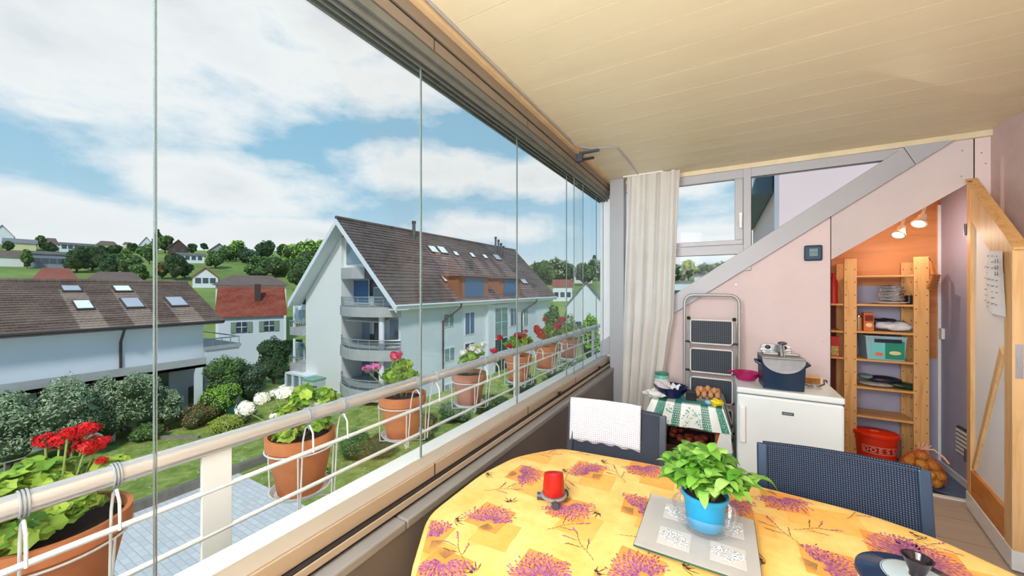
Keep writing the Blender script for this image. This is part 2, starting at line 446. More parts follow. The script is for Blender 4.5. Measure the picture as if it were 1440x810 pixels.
# sloping beam
d0 = -.045
b = MB()
xa = XP1 - .25
xj = W(1275, 235).x
xtop_l = bu0.x + (ZT - bu0.z)/slu; xtop_r = bl0.x + (ZT - bl0.z)/slo
def beampoly(x0, x1):
    pts = [(x0, zl(x0)), (min(x1, xtop_r), min(zl(x1), ZT))]
    if zu(x1) < ZT: pts += [(x1, zu(x1))]
    elif x1 >= xtop_r: pts += [(max(x0, xtop_l), ZT)]
    else: pts += [(x1, ZT), (max(x0, xtop_l), ZT)]
    if zu(x0) < ZT: pts += [(x0, zu(x0))]
    elif x1 < xtop_r or True:
        if (x0, ZT) not in pts and x0 > xtop_l: pts += [(x0, ZT)] if x1 < xtop_r else []
    return pts
p1 = [(xa, zl(xa)), (xj+.03, zl(xj+.03)), (xj-.03, zu(xj-.03)), (xa, zu(xa))]
ztj = min(ZT, zu(xj-.027)); 
p2 = [(xj+.034, zl(xj+.034)), (xtop_r, ZT), (xtop_l, ZT), (xj-.026, zu(xj-.026))]
for pp in (p1, p2):
    b.prism([(x, YE+d0, z) for x, z in pp], (0, -d0+.06, 0))
struct(b.build('trim_sloping_beam', M['frame'], bevel=.003))
# window frames: top rail, mullion, transom
fz = ZT
xL = XP1 - .02
fr = MB()
topz = W(1000, 252).z
fr.prism([(xL, YE-.02, W(955, 262).z), (W(1250,222).x+.05, YE-.02, W(955,262).z), (W(1250,222).x+.05, YE-.02, ZT), (xL, YE-.02, ZT)], (0, .06, 0))
xm0, xm1 = W(1045, 300).x, W(1056, 300).x
fr.box(xm0, xm1, YE-.03, YE+.05, zl(xm0), ZT)
zt0, zt1 = W(1000, 359).z, W(1000, 347).z
xbt = bu0.x + (zt1 - bu0.z)/slu
fr.box(xL, xm0, YE-.022, YE+.05, zt0, zt1)
struct(fr.build('trim_window_frame', M['frame'], bevel=.003))
# sash
xs0, xs1 = xL+.0, xm0-.003
zs0, zs1 = W(990, 347).z+.002, W(955,262).z-.003
gx1 = W(1033, 300).x; gz0 = W(1000, 340).z; gz1 = W(1000, 258).z
sh = MB()
gx0 = W(950,300).x - .12
sh.box(gx0-.05, xs1, YE-.045, YE-.005, zs0, gz0); sh.box(gx0-.05, xs1, YE-.045, YE-.005, gz1, zs1); sh.box(gx1, xs1, YE-.045, YE-.005, gz0, gz1); sh.box(gx0-.05, gx0, YE-.045, YE-.005, gz0, gz1)
w1 = MB().box(gx0, gx1, YE-.03, YE-.022, gz0, gz1).build('window_11', M['glass']); struct(w1)
sh.build('sash', M['frame'], w1, bevel=.004)
hx = W(1041, 300).x; hz = W(1041, 306).z
h = MB(); h.obox((hx, YE-.05, hz), (.026, .012, .07)); h.bar((hx, YE-.075, hz+.012), (hx, YE-.075, hz-.10), .02, .014, (0,1,0)); h.tube([(hx, YE-.05, hz+.012), (hx, YE-.078, hz+.012)], .009)
h.build('window_handle', M['white_metal'], w1, smooth=True, bevel=.003)
# fixed triangular pane and the small pane below
xq = bu0.x + (W(955,262).z - bu0.z)/slu
g = MB(); g.prism([(xm1, YE, zu(xm1)), (xq, YE, W(955,262).z), (xm1, YE, W(955,262).z)], (0, .008, 0)); struct(g.build('window_12', M['glass']))
g = MB(); g.prism([(xL, YE, zu(xL)), (xbt, YE, zt0+.001), (xL, YE, zt0+.001)], (0, .008, 0)); struct(g.build('window_13', M['glass']))
# black gasket lines
g = MB(); g.box(xm1, xq, YE-.022, YE-.019, W(955,262).z-.004, W(955,262).z); g.box(xm1, xm1+.005, YE-.022, YE-.019, zu(xm1), W(955,262).z)
struct(g.build('trim_gasket', M['darkgap']))

# ---- closet behind the end wall
YK = 4.5
def zcl(x): return oz0 + (oz1-oz0)*(x-XO0)/(XO1-XO0)
XC0 = .02
p = MB(); p.prism([(XC0, YK, -.1), (XR+.03, YK, -.1), (XR+.03, YK, oz0+(oz1-oz0)*(XR+.03-XO0)/(XO1-XO0)), (XC0, YK, oz0+(oz1-oz0)*(XC0-XO0)/(XO1-XO0))], (0,.05,0)); o = p.build('wall_closet_back', M['lav']); struct(o)
zb = 1.52
p = MB(); p.prism([(.45, YK, zb), (XR+.028, YK, zb), (XR+.028, YK, zcl(XR)), (.45, YK, zcl(.45))], (0,-.006,0)); p.box(1.452, XR+.028, YK-.006, YK, 0.9, zb); struct(p.build('wall_closet_lamplit', M['lamplit_board']))  # lamplit zone of the back wall, its orange glow put into the colour
p = MB(); p.box(XR+.03, XR+.08, YE+.05, YK+.05, -.1, zcl(XR+.03)); struct(p.build('wall_closet_right', M['lav']))
p = MB(); p.box(XC0-.05, XC0, YE+.05, YK+.05, -.1, zcl(XC0)); struct(p.build('wall_closet_left', M['lamplit_board']))
p = MB(); p.prism([(XC0-.05, YE+.05, zcl(XC0-.05)), (XR+.05, YE+.05, zcl(XR+.05)), (XR+.05, YE+.05, zcl(XR+.05)+.04), (XC0-.05, YE+.05, zcl(XC0-.05)+.04)], (0, .75, 0)); struct(p.build('ceiling_closet', M['lamplit_board']))
p = MB(); p.box(XR+.018, XR+.03, YE+.06, YK, 0, .05); p.box(XR+.012, XR+.03, YK-.02, YK, .05, 2.2); struct(p.build('trim_closet', M['white']))
# light switch + cable on right closet wall
o = MB().obox((XR+.02, 4.44, 1.12), (.02, .05, .09)).build('light_switch', M['white'], bevel=.004); tag(o, 'small white light switch on the lavender closet wall', 'light switch')
# vent grille on right closet wall
vq = onX(1347, 622, XR+.02)
v = MB(); vy0, vy1 = 4.03, 4.20; vz0, vz1 = onX(1340,605,XR+.03).z-.14, onX(1340,605,XR+.03).z+.07
vt = thing('vent_grille', 'small grey metal vent grille low on the lavender closet wall', 'vent', (XR+.02, 4.05, vz0))
v.box(XR+.012, XR+.03, vy0, vy1, vz0, vz1); v.build('frame', M['charcoal'], vt, bevel=.002)
for k in range(6):
    zz = vz0+.022+k*.032; MB().obox((XR+.011, (vy0+vy1)/2, zz), (.012, vy1-vy0-.02, .018)).build('slat', M['white_metal'], vt)

# ================================================================ HANDRAIL AND BALUSTRADE (outside the glass)
XH = -1.35
t = thing('balcony_railing', 'white balcony railing with thick silvery handrail outside the glass', 'railing', (XH, 1.2, -.2))
hz_ = EYE - .478
MB().tube([(XH, -2.2, hz_), (XH, 4.62, hz_)], .026, 20).build('handrail', M['rail'], t, smooth=True)
for dz in (.593/1.3*1.35, .72/1.3*1.35, .847/1.3*1.35, .974/1.3*1.35):
    MB().tube([(XH, -2.2, EYE-dz), (XH, 4.62, EYE-dz)], .008, 10).build('thin_rail', M['white_metal'], t, smooth=True)
for y in (-1.38, .54, 2.45, 4.36):
    MB().box(XH-.006, XH+.006, y-.039, y+.039, .1, hz_-.018).build('post', M['white_metal'], t, bevel=.002)
    MB().box(XH, -1.12, y-.03, y+.03, .42, .45).build('bracket', M['white_metal'], t)
# the balustrade's far return
t2 = thing('side_railing', 'white side railing closing the far end of the balcony', 'railing', (-1.2, 4.62, 0))
MB().tube([(XH, 4.62, hz_), (-.6, 4.62, hz_)], .02, 14).build('handrail', M['rail'], t2, smooth=True)
for dz in (.16, .30, .44): MB().tube([(XH, 4.62, hz_-dz), (-.6, 4.62, hz_-dz)], .008, 8).build('thin_rail', M['white_metal'], t2, smooth=True)
MB().box(-1.0, -.94, 4.6, 4.64, .1, hz_).build('post', M['white_metal'], t2)
MB().box(-1.3, -.5, 3.85, 4.75, -.25, .08).build('trim_slab_outer', M['ledge']); struct(bpy.data.objects['trim_slab_outer'])
# ================================================================ DINING TABLE + CLOTH
TZ = .75
top = [(-.845,.93),(-.845,1.24),(-.80,1.44),(-.66,1.625),(-.3,1.665),(.1,1.685),(.42,1.655),(.56,1.60),(.70,1.47),(.76,1.35),(.76,.95),(.62,.72),(.45,.64),(-.5,.64),(-.7,.70)]
tb = thing('dining_table', 'octagonal dining table hidden under the yellow lavender-print cloth', 'table', (-.05, 1.15, 0))
c_in = [( -.05+(x+.05)*.985, 1.15+(y-1.15)*.98) for x, y in top]
MB().prism([(x, y, .715) for x, y in c_in], (0,0,.03)).build('tabletop', M['pine_x'], tb)
for sx in (-.6, .5):
    for sy in (.82, 1.46): MB().box(sx-.025, sx+.025, sy-.025, sy+.025, 0, .715).build('leg', M['charcoal'], tb, bevel=.004)
# cloth: top sheet, rounded edge, drop with folds
def loop_smooth(P, n=160):
    P = [Vector((x, y, 0)) for x, y in P]; out = []
    per = []; k = len(P); tot = sum((P[(i+1)%k]-P[i]).length for i in range(k)); step = tot/n
    for i in range(k):
        a, b = P[i], P[(i+1)%k]; m = max(1, round((b-a).length/step))
        for j in range(m): out.append(a.lerp(b, j/m))
    for _ in range(3): out = [(out[i-1]+out[i]*2+out[(i+1)%len(out)])/4 for i in range(len(out))]
    return out
LP = loop_smooth(top)
nl = len(LP); cc = Vector((-.05, 1.15, 0))
cl = MB()
rings = []
for s_ in (.0, .5, .94, .985, 1.0): rings.append([(cc + (p-cc)*s_) + Vector((0,0,TZ-(0 if s_ < 1 else .003))) for p in LP])
for k, (dz, out) in enumerate(((.012, .006), (.04, .009), (.10, .012), (.17, .016), (.25, .02))):
    rg = []
    for i, p in enumerate(LP):
        nrm = (LP[(i+1)%nl]-LP[i-1]); nrm = Vector((nrm.y, -nrm.x, 0)).normalized()
        if nrm.dot(p-cc) < 0: nrm = -nrm
        wv = math.sin(i*.55)*.5+math.sin(i*.23+1)*.5
        rg.append(p + nrm*(out + wv*.012*(dz/.25)) + Vector((0,0,TZ-dz)))
    rings.append(rg)
vs = [v for r_ in rings for v in r_]; fs = []
for a in range(len(rings)-1):
    for i in range(nl):
        j = (i+1) % nl; fs.append((a*nl+i, a*nl+j, (a+1)*nl+j, (a+1)*nl+i))
cl.add(vs, fs, 0)
# printed motifs (flat shapes lying in the cloth's surface)
def pr(px, py): return onZ(px, py, TZ)
ZP = TZ + .0006
def inside(x, y):
    n = len(top); r = False
    for i in range(n):
        x1, y1 = c_in[i]; x2, y2 = c_in[(i+1) % n]
        if (y1 > y) != (y2 > y) and x < (x2-x1)*(y-y1)/(y2-y1)+x1: r = not r
    return r
def clip_poly(P):
    """Sutherland-Hodgman against the table outline (convex)"""
    k = len(c_in)
    for i in range(k):
        a = c_in[i]; b = c_in[(i+1) % k]
        ex, ey = b[0]-a[0], b[1]-a[1]
        def side(p): return ex*(p[1]-a[1]) - ey*(p[0]-a[0])
        out = []
        sgn = -1
        for j in range(len(P)):
            p, q = P[j], P[(j+1) % len(P)]; sp, sq = side(p)*sgn, side(q)*sgn
            if sp >= 0: out.append(p)
            if sp*sq < 0:
                t = sp/(sp-sq); out.append((p[0]+(q[0]-p[0])*t, p[1]+(q[1]-p[1])*t))
        P = out
        if len(P) < 3: return []
    return P
def flat(P, z, mi):
    P = clip_poly(P)
    if len(P) >= 3: cl.poly([(x, y, z) for x, y in P], mi)
def square(cx, cy, s, ang, z, mi):
    P = []
    h = s/2
    base = []
    for ax, ay, bx, by in ((-h,-h,h,-h),(h,-h,h,h),(h,h,-h,h),(-h,h,-h,-h)):
        for t in range(6):
            jx = R.uniform(-.0016, .0016)
            base.append((ax+(bx-ax)*t/6+jx, ay+(by-ay)*t/6+jx))
    c, s2 = math.cos(ang), math.sin(ang)
    flat([(cx+x*c-y*s2, cy+x*s2+y*c) for x, y in base], z, mi)
LAY = [0]
def stroke(x, y, ang, L, w, z, mi):
    if not inside(x + math.cos(ang)*L, y + math.sin(ang)*L) or not inside(x, y): return
    LAY[0] = (LAY[0]+1) % 24; z = z + LAY[0]*3.5e-5
    dx, dy = math.cos(ang), math.sin(ang); nx, ny = -dy, dx
    cl.poly([(x, y, z), (x+dx*L*.6-nx*w, y+dy*L*.6-ny*w, z), (x+dx*L, y+dy*L, z), (x+dx*L*.6+nx*w, y+dy*L*.6+ny*w, z)], mi)
def fan(px, py, deg, r=.062, sq=True):
    c = pr(px, py); a = math.radians(deg)
    if sq:
        square(c.x+.058, c.y-.062, .122, R.uniform(-.08,.08), ZP, 2)
        square(c.x, c.y, .125, R.uniform(-.08,.08), ZP+.0003, 1)
    bx, by = c.x - math.cos(a)*r*.55, c.y - math.sin(a)*r*.55
    for k in range(30):
        t = a + (k/29-.5)*2.7 + R.uniform(-.04,.04); L = r*R.uniform(1.1, 1.6)*(1-.12*abs(k/29-.5))
        stroke(bx+math.cos(t)*L*.1, by+math.sin(t)*L*.1, t, L*.75, .0006, ZP+.0006, 4)
        for q in range(7):
            s0 = L*(.22 + .125*q + R.uniform(-.03,.03))
            stroke(bx+math.cos(t)*s0, by+math.sin(t)*s0, t + (.35 if q % 2 else -.35), R.uniform(.011,.017), .0024, ZP+.0008, 3)
    for k in range(13):
        t = a + PI + (k/12-.5)*1.5
        stroke(bx, by, t, .046, .0011, ZP+.0007, 4)
RT = math.degrees(math.atan2(.494, .8695))        # compass of the two table directions
FWD = math.degrees(math.atan2(.8695, -.494))
for px, py, dg in ((740,668,RT-10),(690,727,FWD-10),(827,661,FWD+25),(800,716,FWD+185),(903,713,RT+20),(622,800,FWD+180),(760,803,FWD),(897,799,FWD+10),
                   (907,660,FWD+180),(1102,706,FWD+170),(1028,712,FWD+185),(1168,794,RT),(1257,771,FWD+30),(1313,788,RT),(600,752,FWD+40), (985,690, FWD)):
    fan(px, py, dg)
# a few apricot squares without a flower (along the far edge)
for px, py in ((757, 640), (1000, 735), (1180, 735)):
    c = pr(px, py); square(c.x, c.y, .13, .1, ZP-.0001, 2)
def sprig(px, py, deg, L=.11):
    c = pr(px, py); a = math.radians(deg); x, y = c.x, c.y
    for k in range(8):
        aa = a + .25*math.sin(k*.6)
        stroke(x, y, aa, L/7, .0013, ZP+.0008, 5); x += math.cos(aa)*L/8; y += math.sin(aa)*L/8
        if k in (2, 3, 5):
            sgn = 1 if k % 2 else -1; b = aa + sgn*.75
            stroke(x, y, b, .035, .0013, ZP+.0008, 5)
            for q in range(4): stroke(x+math.cos(b)*(.028+q*.006), y+math.sin(b)*(.028+q*.006), b+R.uniform(-.4,.4), .011, .002, ZP+.0009, 3 if k != 3 else 5)
    for q in range(6): stroke(x+math.cos(a)*q*.006, y+math.sin(a)*q*.006, a+R.uniform(-.5,.5), .012, .0022, ZP+.0009, 3)
for px, py, dg in ((680,690,RT),(655,797,FWD+15),(768,745,RT+10),(870,752,RT-20),(800,665,FWD+150),(745,640,RT),(800,638,RT),(880,680,FWD),(1115,745,RT-5),(1190,730,RT+20),(1000,775,FWD),(1250,752,RT-40),(835,790,RT+100),(1130,770,FWD)):
    sprig(px, py, dg)
def olives(px, py, deg):
    c = pr(px, py); a = math.radians(deg)
    for k in range(5):
        stroke(c.x, c.y, a+(k-2)*.5, .035+.01*(k%2), .0016, ZP+.0008, 5)
    for k in range(2):
        ox, oy = c.x+math.cos(a+k*.9)*.014, c.y+math.sin(a+k*.9)*.014
        P = [(ox+math.cos(t*PI/4)*.006, oy+math.sin(t*PI/4)*.0045) for t in range(8)]
        flat(P[::-1], ZP+.001, 6)
for px, py, dg in ((638,733,RT),(718,708,FWD),(842,720,FWD+120),(682,668,RT),(845,650,RT),(790,663,RT),(1078,790,FWD+60),(670,805,FWD+40),(835,808,RT),(1280,752,RT-20),(960,800,RT)):
    olives(px, py, dg)
# crease of the folded cloth and a flower on the hanging corner
for k in range(26):
    t = -.9 + (k/25)*2.2
cloth = cl.build('tablecloth', [M['cloth'], M['sq_dark'], M['sq_light'], M['lavender'], M['stems'], M['twig'], M['olive']], None, smooth=True, sharp=40)
tag(cloth, 'yellow tablecloth printed with purple lavender bunches and orange squares', 'tablecloth')

# ================================================================ THINGS ON THE TABLE
# --- red candle on a small glass stand
cx, cy = -.515, 1.205
t = thing('candle_stand', 'small clear stand on dark grey cylinder feet beneath the red candle', 'candle stand', (cx, cy, TZ))
MB().lathe([(.044,.020),(.046,.022),(.046,.026),(.044,.028)], (cx, cy, TZ), 32).build('plate', glassy('stand_glass', (.85,.9,.92,1), 1.0, .05, .2), t, smooth=True)
for a in (200, 300, 60):
    a = math.radians(a); x, y = cx+math.cos(a)*.042, cy+math.sin(a)*.042
    m = MB(); d = Vector((math.cos(a), math.sin(a), 0)); m.tube([Vector((x,y,TZ+.0135))-d*.016, Vector((x,y,TZ+.0135))+d*.016], .0125, 18)
    m.build('foot', M['charcoal'], t, smooth=True)
t = thing('candle', 'red pillar candle with a softened top on the small clear stand', 'candle', (cx, cy, TZ+.028))
prof = [(.036,0),(.0385,.003),(.037,.03),(.034,.066),(.032,.073),(.026,.0735),(.02,.066),(.012,.062),(.0,.061)]
m = MB().lathe(prof, (cx, cy, TZ+.028), 40)
V = m.V[0]
z0 = TZ+.028
hi = V[:,2] > z0+.05
V[hi,2] += .010*np.sin(np.arctan2(V[hi,1]-cy, V[hi,0]-cx)*1.0+2.6)
wax = plain('red_wax', rgb(176,18,16), .35, 0, .08, 10); 
m.build('wax_body', wax, t, smooth=True, sharp=60)
MB().tube([(cx,cy,z0+.055),(cx+.002,cy,z0+.068),(cx+.005,cy,z0+.072)], .0012, 6).build('wick', M['black'], t)
# --- glass plate with pebbles
P = [(-.218,1.085),(.088,1.085),(.088,1.385),(-.218,1.385)]
x0, x1, y0, y1 = -.218, .088, 1.085, 1.385
t = thing('glass_tray', 'square frosted glass tray with four windows of silver pebbles', 'tray', ((x0+x1)/2, (y0+y1)/2, TZ))
frost = glassy('frosted_glass', (.93,.94,.94,1), 1.0, .10, .55, rgb(226,222,220))
m = MB(); m.box(x0, x1, y0, y1, TZ+.016, TZ+.022); m.build('glass_top', frost, t, bevel=.0015)
edge = plain('green_glass_edge', rgb(44,92,78), .15)
m = MB(); m.box(x0, x1, y0-.001, y0, TZ+.0165, TZ+.0215); m.box(x1, x1+.001, y0, y1, TZ+.0165, TZ+.0215); m.box(x0-.001,x0,y0,y1,TZ+.0165,TZ+.0215); m.build('glass_edge', edge, t)
for sx in (x0+.03, x1-.03):
    for sy in (y0+.03, y1-.03): MB().lathe([(.012,0.0015),(.012,.016)], (sx,sy,TZ), 16).build('foot', M['steel'], t)
pane = plain('clear_pane_grey', rgb(206,200,196), .25, 0, .05)
silver = island('silver_pebbles', [rgb(235,238,240), rgb(190,196,200), rgb(120,126,130), rgb(246,246,248)], .25, 0, .8)
for ix in (0, 1):
    for iy in (0, 1):
        wx, wy = x0+.055+ix*.135, y0+.04+iy*.135
        w = MB().box(wx, wx+.085, wy, wy+.085, TZ+.0218, TZ+.0226).build('window_panel', pane, t)
        m = MB(); mx, my = wx+.042, wy+.042; ang = R.uniform(-.5, .3)
        for k in range(120):
            a = R.uniform(0, 2*PI); r_ = math.sqrt(R.random()); lx = math.cos(a)*r_*.042; ly = math.sin(a)*r_*.028
            m.sphere((mx+lx*math.cos(ang)-ly*math.sin(ang), my+lx*math.sin(ang)+ly*math.cos(ang), TZ+.0245), R.uniform(.0022,.0034), 6, 4, (1,1,.7))
        m.build('pebbles', silver, w, smooth=True)['kind'] = 'stuff'
# --- clear glass bowl, pot with basil inside
bx, by = -.045, 1.262
bz = TZ+.022
glassb = glassy('bowl_glass', (.97,.98,.985,1), .35, .03, .07, rgb(240,246,250))
m = MB().lathe([(.045,.004),(.062,.006),(.078,.022),(.087,.052),(.0915,.066),(.0905,.0672)], (bx,by,bz), 48, caps=False)
o = m.build('glass_bowl', glassb, None, smooth=True, sharp=60); tag(o, 'clear round glass bowl on the tray holding the blue herb pot', 'bowl')
t = thing('potted_basil', 'leafy green basil plant in a bright blue pot inside a glass bowl', 'potted plant', (bx, by, bz+.011))
blue = plain('bright_blue_pot', rgb(28,150,200), .45, 0, .04)
pz = bz+.011
m = MB().lathe([(.046,0),(.050,.005),(.058,.085),(.064,.087),(.065,.100),(.061,.101),(.058,.088),(.0,.086)], (bx,by,pz), 48)
pot = m.build('pot', blue, t, smooth=True, sharp=40)
MB().lathe([(.057,.0),(.03,.004),(.0,.004)], (bx,by,pz+.088), 24).build('soil', M['soil'], pot)
basil = island('basil_leaves', [rgb(66,130,34), rgb(104,168,54), rgb(150,200,90), rgb(58,112,36), rgb(122,182,66), rgb(170,214,120)], .4, .25, .4)
lf = MB(); stm = MB()
def leaf(mb, base, d, up, L, Wd, cup=.18, droop=.25, mi=0):
    L *= 1.08
    """one ovate leaf: 5 x 3 grid, cupped and drooping"""
    d = Vector(d).normalized(); up = Vector(up); s_ = d.cross(up)
    if s_.length < 1e-3: s_ = d.cross(Vector((1,0,0)))
    s_.normalize(); up = s_.cross(d)
    vs = []; ws = [0.06, .55, .86, 1, .98, .84, .55, 0.08]; n = len(ws)
    for i, w_ in enumerate(ws):
        t_ = i/(n-1); c = Vector(base) + d*L*t_ + up*(L*(cup*math.sin(t_*PI) - droop*t_*t_))
        for k in (-1, 0, 1): vs.append(c + s_*k*w_*Wd*.5 + up*(abs(k)*w_*Wd*cup*.8))
    fs = []
    for i in range(n-1):
        for k in (0, 1): a = i*3+k; fs.append((a, a+1, a+4, a+3))
    mb.add(vs, fs, mi)
RB = random.Random(3)
for sidx in range(64):
    a = RB.uniform(0, 2*PI); rr = RB.uniform(0, .035); ex = math.sqrt(RB.random())*.11
    hgt = .125 - .6*(ex**2)/.11 + RB.uniform(-.02,.02)
    b0 = Vector((bx+math.cos(a)*rr, by+math.sin(a)*rr, pz+.088)); tip = Vector((bx+math.cos(a)*ex*1.05, by+math.sin(a)*ex*1.05, pz+.088+max(.015,hgt)))
    mid = b0.lerp(tip, .5) + Vector((0,0,.02)); stm.tube([b0, mid, tip], .0014, 5)
    for tier, pt in ((1.0, tip), (.72, b0.lerp(tip,.72)+Vector((0,0,.01)))):
        for k in range(4 if tier == 1 else 2):
            aa = a + k*PI/2 + RB.uniform(-.4,.4); L = RB.uniform(.026,.05)*(1 if tier == 1 else 1.1)
            leaf(lf, pt, (math.cos(aa), math.sin(aa), RB.uniform(-.1,.9)), (0,0,1), L, L*.66, .10, RB.uniform(.1,.6))
# two long shoots to the right
for k, (ex, ez) in enumerate(((.15,.075),(.125,.05))):
    tip = Vector((bx+ex*.95, by+ex*.35+.02, pz+.088+ez-.02)); b0 = Vector((bx+.03, by+.02, pz+.09))
    stm.tube([b0, b0.lerp(tip,.6)+Vector((0,0,.03)), tip], .0015, 5)
    for q in range(4): leaf(lf, tip, (math.cos(q*1.4), math.sin(q*1.4), -.1+.2*q/3), (0,0,1), .045, .026, .15, .4)
lf.build('foliage', basil, t, smooth=True); stm.build('stems', plain('basil_stem', rgb(120,150,70), .6), t, smooth=True)
# --- white dish with dark lid and cup-shaped knob
dx, dy = .384, 1.178; 
t = thing('lidded_dish', 'white porcelain dish with dark blue lid and flared black knob', 'dish', (dx, dy, TZ))
dz_ = -.002
MB().lathe([(.055,.001),(.07,.004),(.096,.045),(.104,.074),(.100,.076),(.092,.05),(.0,.01)], (dx,dy,TZ), 48).build('bowl', M['white'], t, smooth=True)
lid = MB().lathe([(.105,.075),(.104,.082),(.096,.086),(.06,.094),(.058,.095)], (dx,dy,TZ), 48).build('lid', plain('dark_blue_glaze', rgb(24,44,78), .12, 0, .15, 12), t, smooth=True)
MB().lathe([(.060,.0945),(.04,.098),(.018,.100),(.0,.100)], (dx,dy,TZ), 40).build('lid_centre', plain('pale_grey_glaze', rgb(176,194,204), .15, 0, .05), lid, smooth=True)
MB().lathe([(.014,.099),(.013,.108),(.019,.124),(.026,.140),(.0275,.142),(.024,.141),(.017,.128),(.0,.120)], (dx,dy,TZ), 32).build('knob', [plain('black_glaze', rgb(36,24,32), .15, 0, .1)], lid, smooth=True)

# ================================================================ CHAIRS
def chair(name, label, cat, loc, rz, tex, frm, group=None):
    """armless chair facing -Y locally; back at y=0"""
    t = thing(name, label, cat, (0,0,0), group)
    w = .49
    def side(sx):
        m = MB(); x = sx*(w/2-.012)
        m.bar((x, .015, .93-.06), (x, -.045, .46), .024, .034, (1,0,0)); return m
    for sx in (-1, 1):
        side(sx).build('back_frame', frm, t, bevel=.005)
        x = sx*(w/2-.012)
        MB().bar((x, -.04, .47), (x, .06, 0.001), .024, .03, (1,0,0)).build('leg', frm, t, bevel=.004)
        MB().bar((x, -.44, .44), (x, -.47, 0.001), .024, .03, (1,0,0)).build('leg', frm, t, bevel=.004)
        MB().bar((x, -.46, .44), (x, -.02, .44), .024, .03).build('seat_frame', frm, t, bevel=.004)
    m = MB(); nx, nz = 14, 10; vs = []; fs = []
    for th in (0, 1):
        for j in range(nz+1):
            for i in range(nx+1):
                u = i/nx; v = j/nz; x = (u-.5)*(w-.03); z = .50 + v*(.878-.50)
                y = -.04 + v*.055 + .025*math.sin(u*PI)*(.6+.4*v) + (.004 if th else 0)
                vs.append((x, y, z))
    K = (nx+1)*(nz+1)
    for j in range(nz):
        for i in range(nx):
            a = j*(nx+1)+i; fs.append((a, a+1, a+nx+2, a+nx+1)); fs.append((K+a, K+a+nx+1, K+a+nx+2, K+a+1))
    for i in range(nx):
        a = nz*(nx+1)+i; fs.append((a, a+1, K+a+1, K+a)); a = i; fs.append((a+1, a, K+a, K+a+1))
    m.add(vs, fs); bk = m.build('backrest', tex, t, smooth=True, sharp=60)
    # hem seams of the textile
    for v in (.965, .28):
        z = .50+v*.378
        MB().tube([((u/14-.5)*(w-.04), -.04+v*.055+.025*math.sin(u/14*PI)*(.6+.4*v)-.002, z) for u in range(15)], .0022, 6).build('hem', frm, bk, smooth=True)
    m = MB(); vs = []; fs = []
    for j in range(7):
        for i in range(9):
            u = i/8; v = j/6; vs.append(((u-.5)*(w-.05), -.46+v*.42, .458 - .018*math.sin(u*PI)*math.sin(v*PI)))
    for j in range(6):
        for i in range(8): a = j*9+i; fs.append((a, a+1, a+10, a+9))
    m.add(vs, fs); s_ = m.build('seat', tex, t, smooth=True)
    t.location = loc; t.rotation_euler = (0,0,rz); WORLD[t.name] = Vector(loc)
    return t
chair('dining_chair', 'dark grey woven garden chair with a white towel over its back', 'chair', (-.485, 1.93, 0), .03, M['textile_dark'], M['charcoal'])
chair('dining_chair', 'navy blue woven chair in front of the white freezer', 'chair', (.375, 1.80, 0), .02, M['textile'], M['navy_frame'])
# towel over the left chair
def towelmat():
    m = N('white_waffle_towel'); m.set(.9, 0, .1)
    v = m.coord('Object', (620,620,620)); sp = m.n('ShaderNodeSeparateXYZ'); m.l(v, sp.inputs[0])
    a = m.math('SINE', sp.outputs[0]); b = m.math('SINE', sp.outputs[2]); f = m.math('MAXIMUM', a, b)
    m.color(m.ramp(f, [(.1, rgb(214,210,220)), (.9, rgb(240,238,246))])); m.bump(f, .6, .003); return m.m
tw = MB(); vs = []; fs = []; n1, n2 = 26, 22
ca, sa = math.cos(.03), math.sin(.03)
for j in range(n2+1):
    s_ = j/n2*.40 - .16       # path length: negative = behind
    for i in range(n1+1):
        u = i/n1; x = -.235 + u*.365
        yb = .015+.025*math.sin((x/.46+.5)*PI)
        if s_ < 0: y = yb + .014; z = .887 + s_
        elif s_ < .03: a = s_/.03*PI; y = yb + .014*math.cos(a) + .0; z = .887 + .014*math.sin(a)
        else: d = s_-.03; y = yb - .014 - d*.10 ; z = .887 - d*.99 
        sl = .006*math.sin(u*23)*max(0, s_)*4 + .004*math.sin(u*9+j*.2)
        y += -abs(sl) if s_ > .0 else abs(sl)
        if j == n2: z += .004*math.sin(u*30)
        vs.append((-.485 + x*ca - y*sa, 1.93 + x*sa + y*ca, z))
for j in range(n2):
    for i in range(n1): a = j*(n1+1)+i; fs.append((a, a+1, a+n1+2, a+n1+1))
tw.add(vs, fs); o = tw.build('towel', towelmat(), None, smooth=True); tag(o, 'white waffle-weave towel folded over the back of the grey chair', 'towel')
s2 = o.modifiers.new('s', 'SOLIDIFY'); s2.thickness = .004

# ================================================================ CURTAIN
cu = MB(); vs = []; fs = []; nu, nv = 150, 30
for j in range(nv+1):
    v = j/nv; z = .06 + v*(ZC-.012-.06)
    xl = onY(869 + (881-869)*v, 300, 3.55).x + .0; xr = onY(940 + (957-940)*v, 300, 3.55).x
    if v < .45: xr = onY(920 + 26*(v/.45), 300, 3.55).x
    for i in range(nu+1):
        u = i/nu; ph = u*2*PI*5.5
        amp = .028*(1-.35*v)
        y = 3.57 + amp*math.sin(ph + .6*math.sin(v*3+u*4)) + .007*math.sin(ph*1.7+v*4)
        x = xl + (xr-xl)*u + .012*math.cos(ph)*(1-v*.5)
        vs.append((x, y, z))
for j in range(nv):
    for i in range(nu): a = j*(nu+1)+i; fs.append((a, a+1, a+nu+2, a+nu+1))
cu.add(vs, fs); 
t = thing('curtain', 'long white pleated curtain hanging beside the corner post', 'curtain', (-.65, 3.57, .06))
cm = N('curtain_fabric'); cm.set(.9, 0, .1); cm.color(cm.ramp(cm.noise(cm.coord('Object'), 3), [(.3, rgb(236,233,228)), (.7, rgb(250,248,244))]))
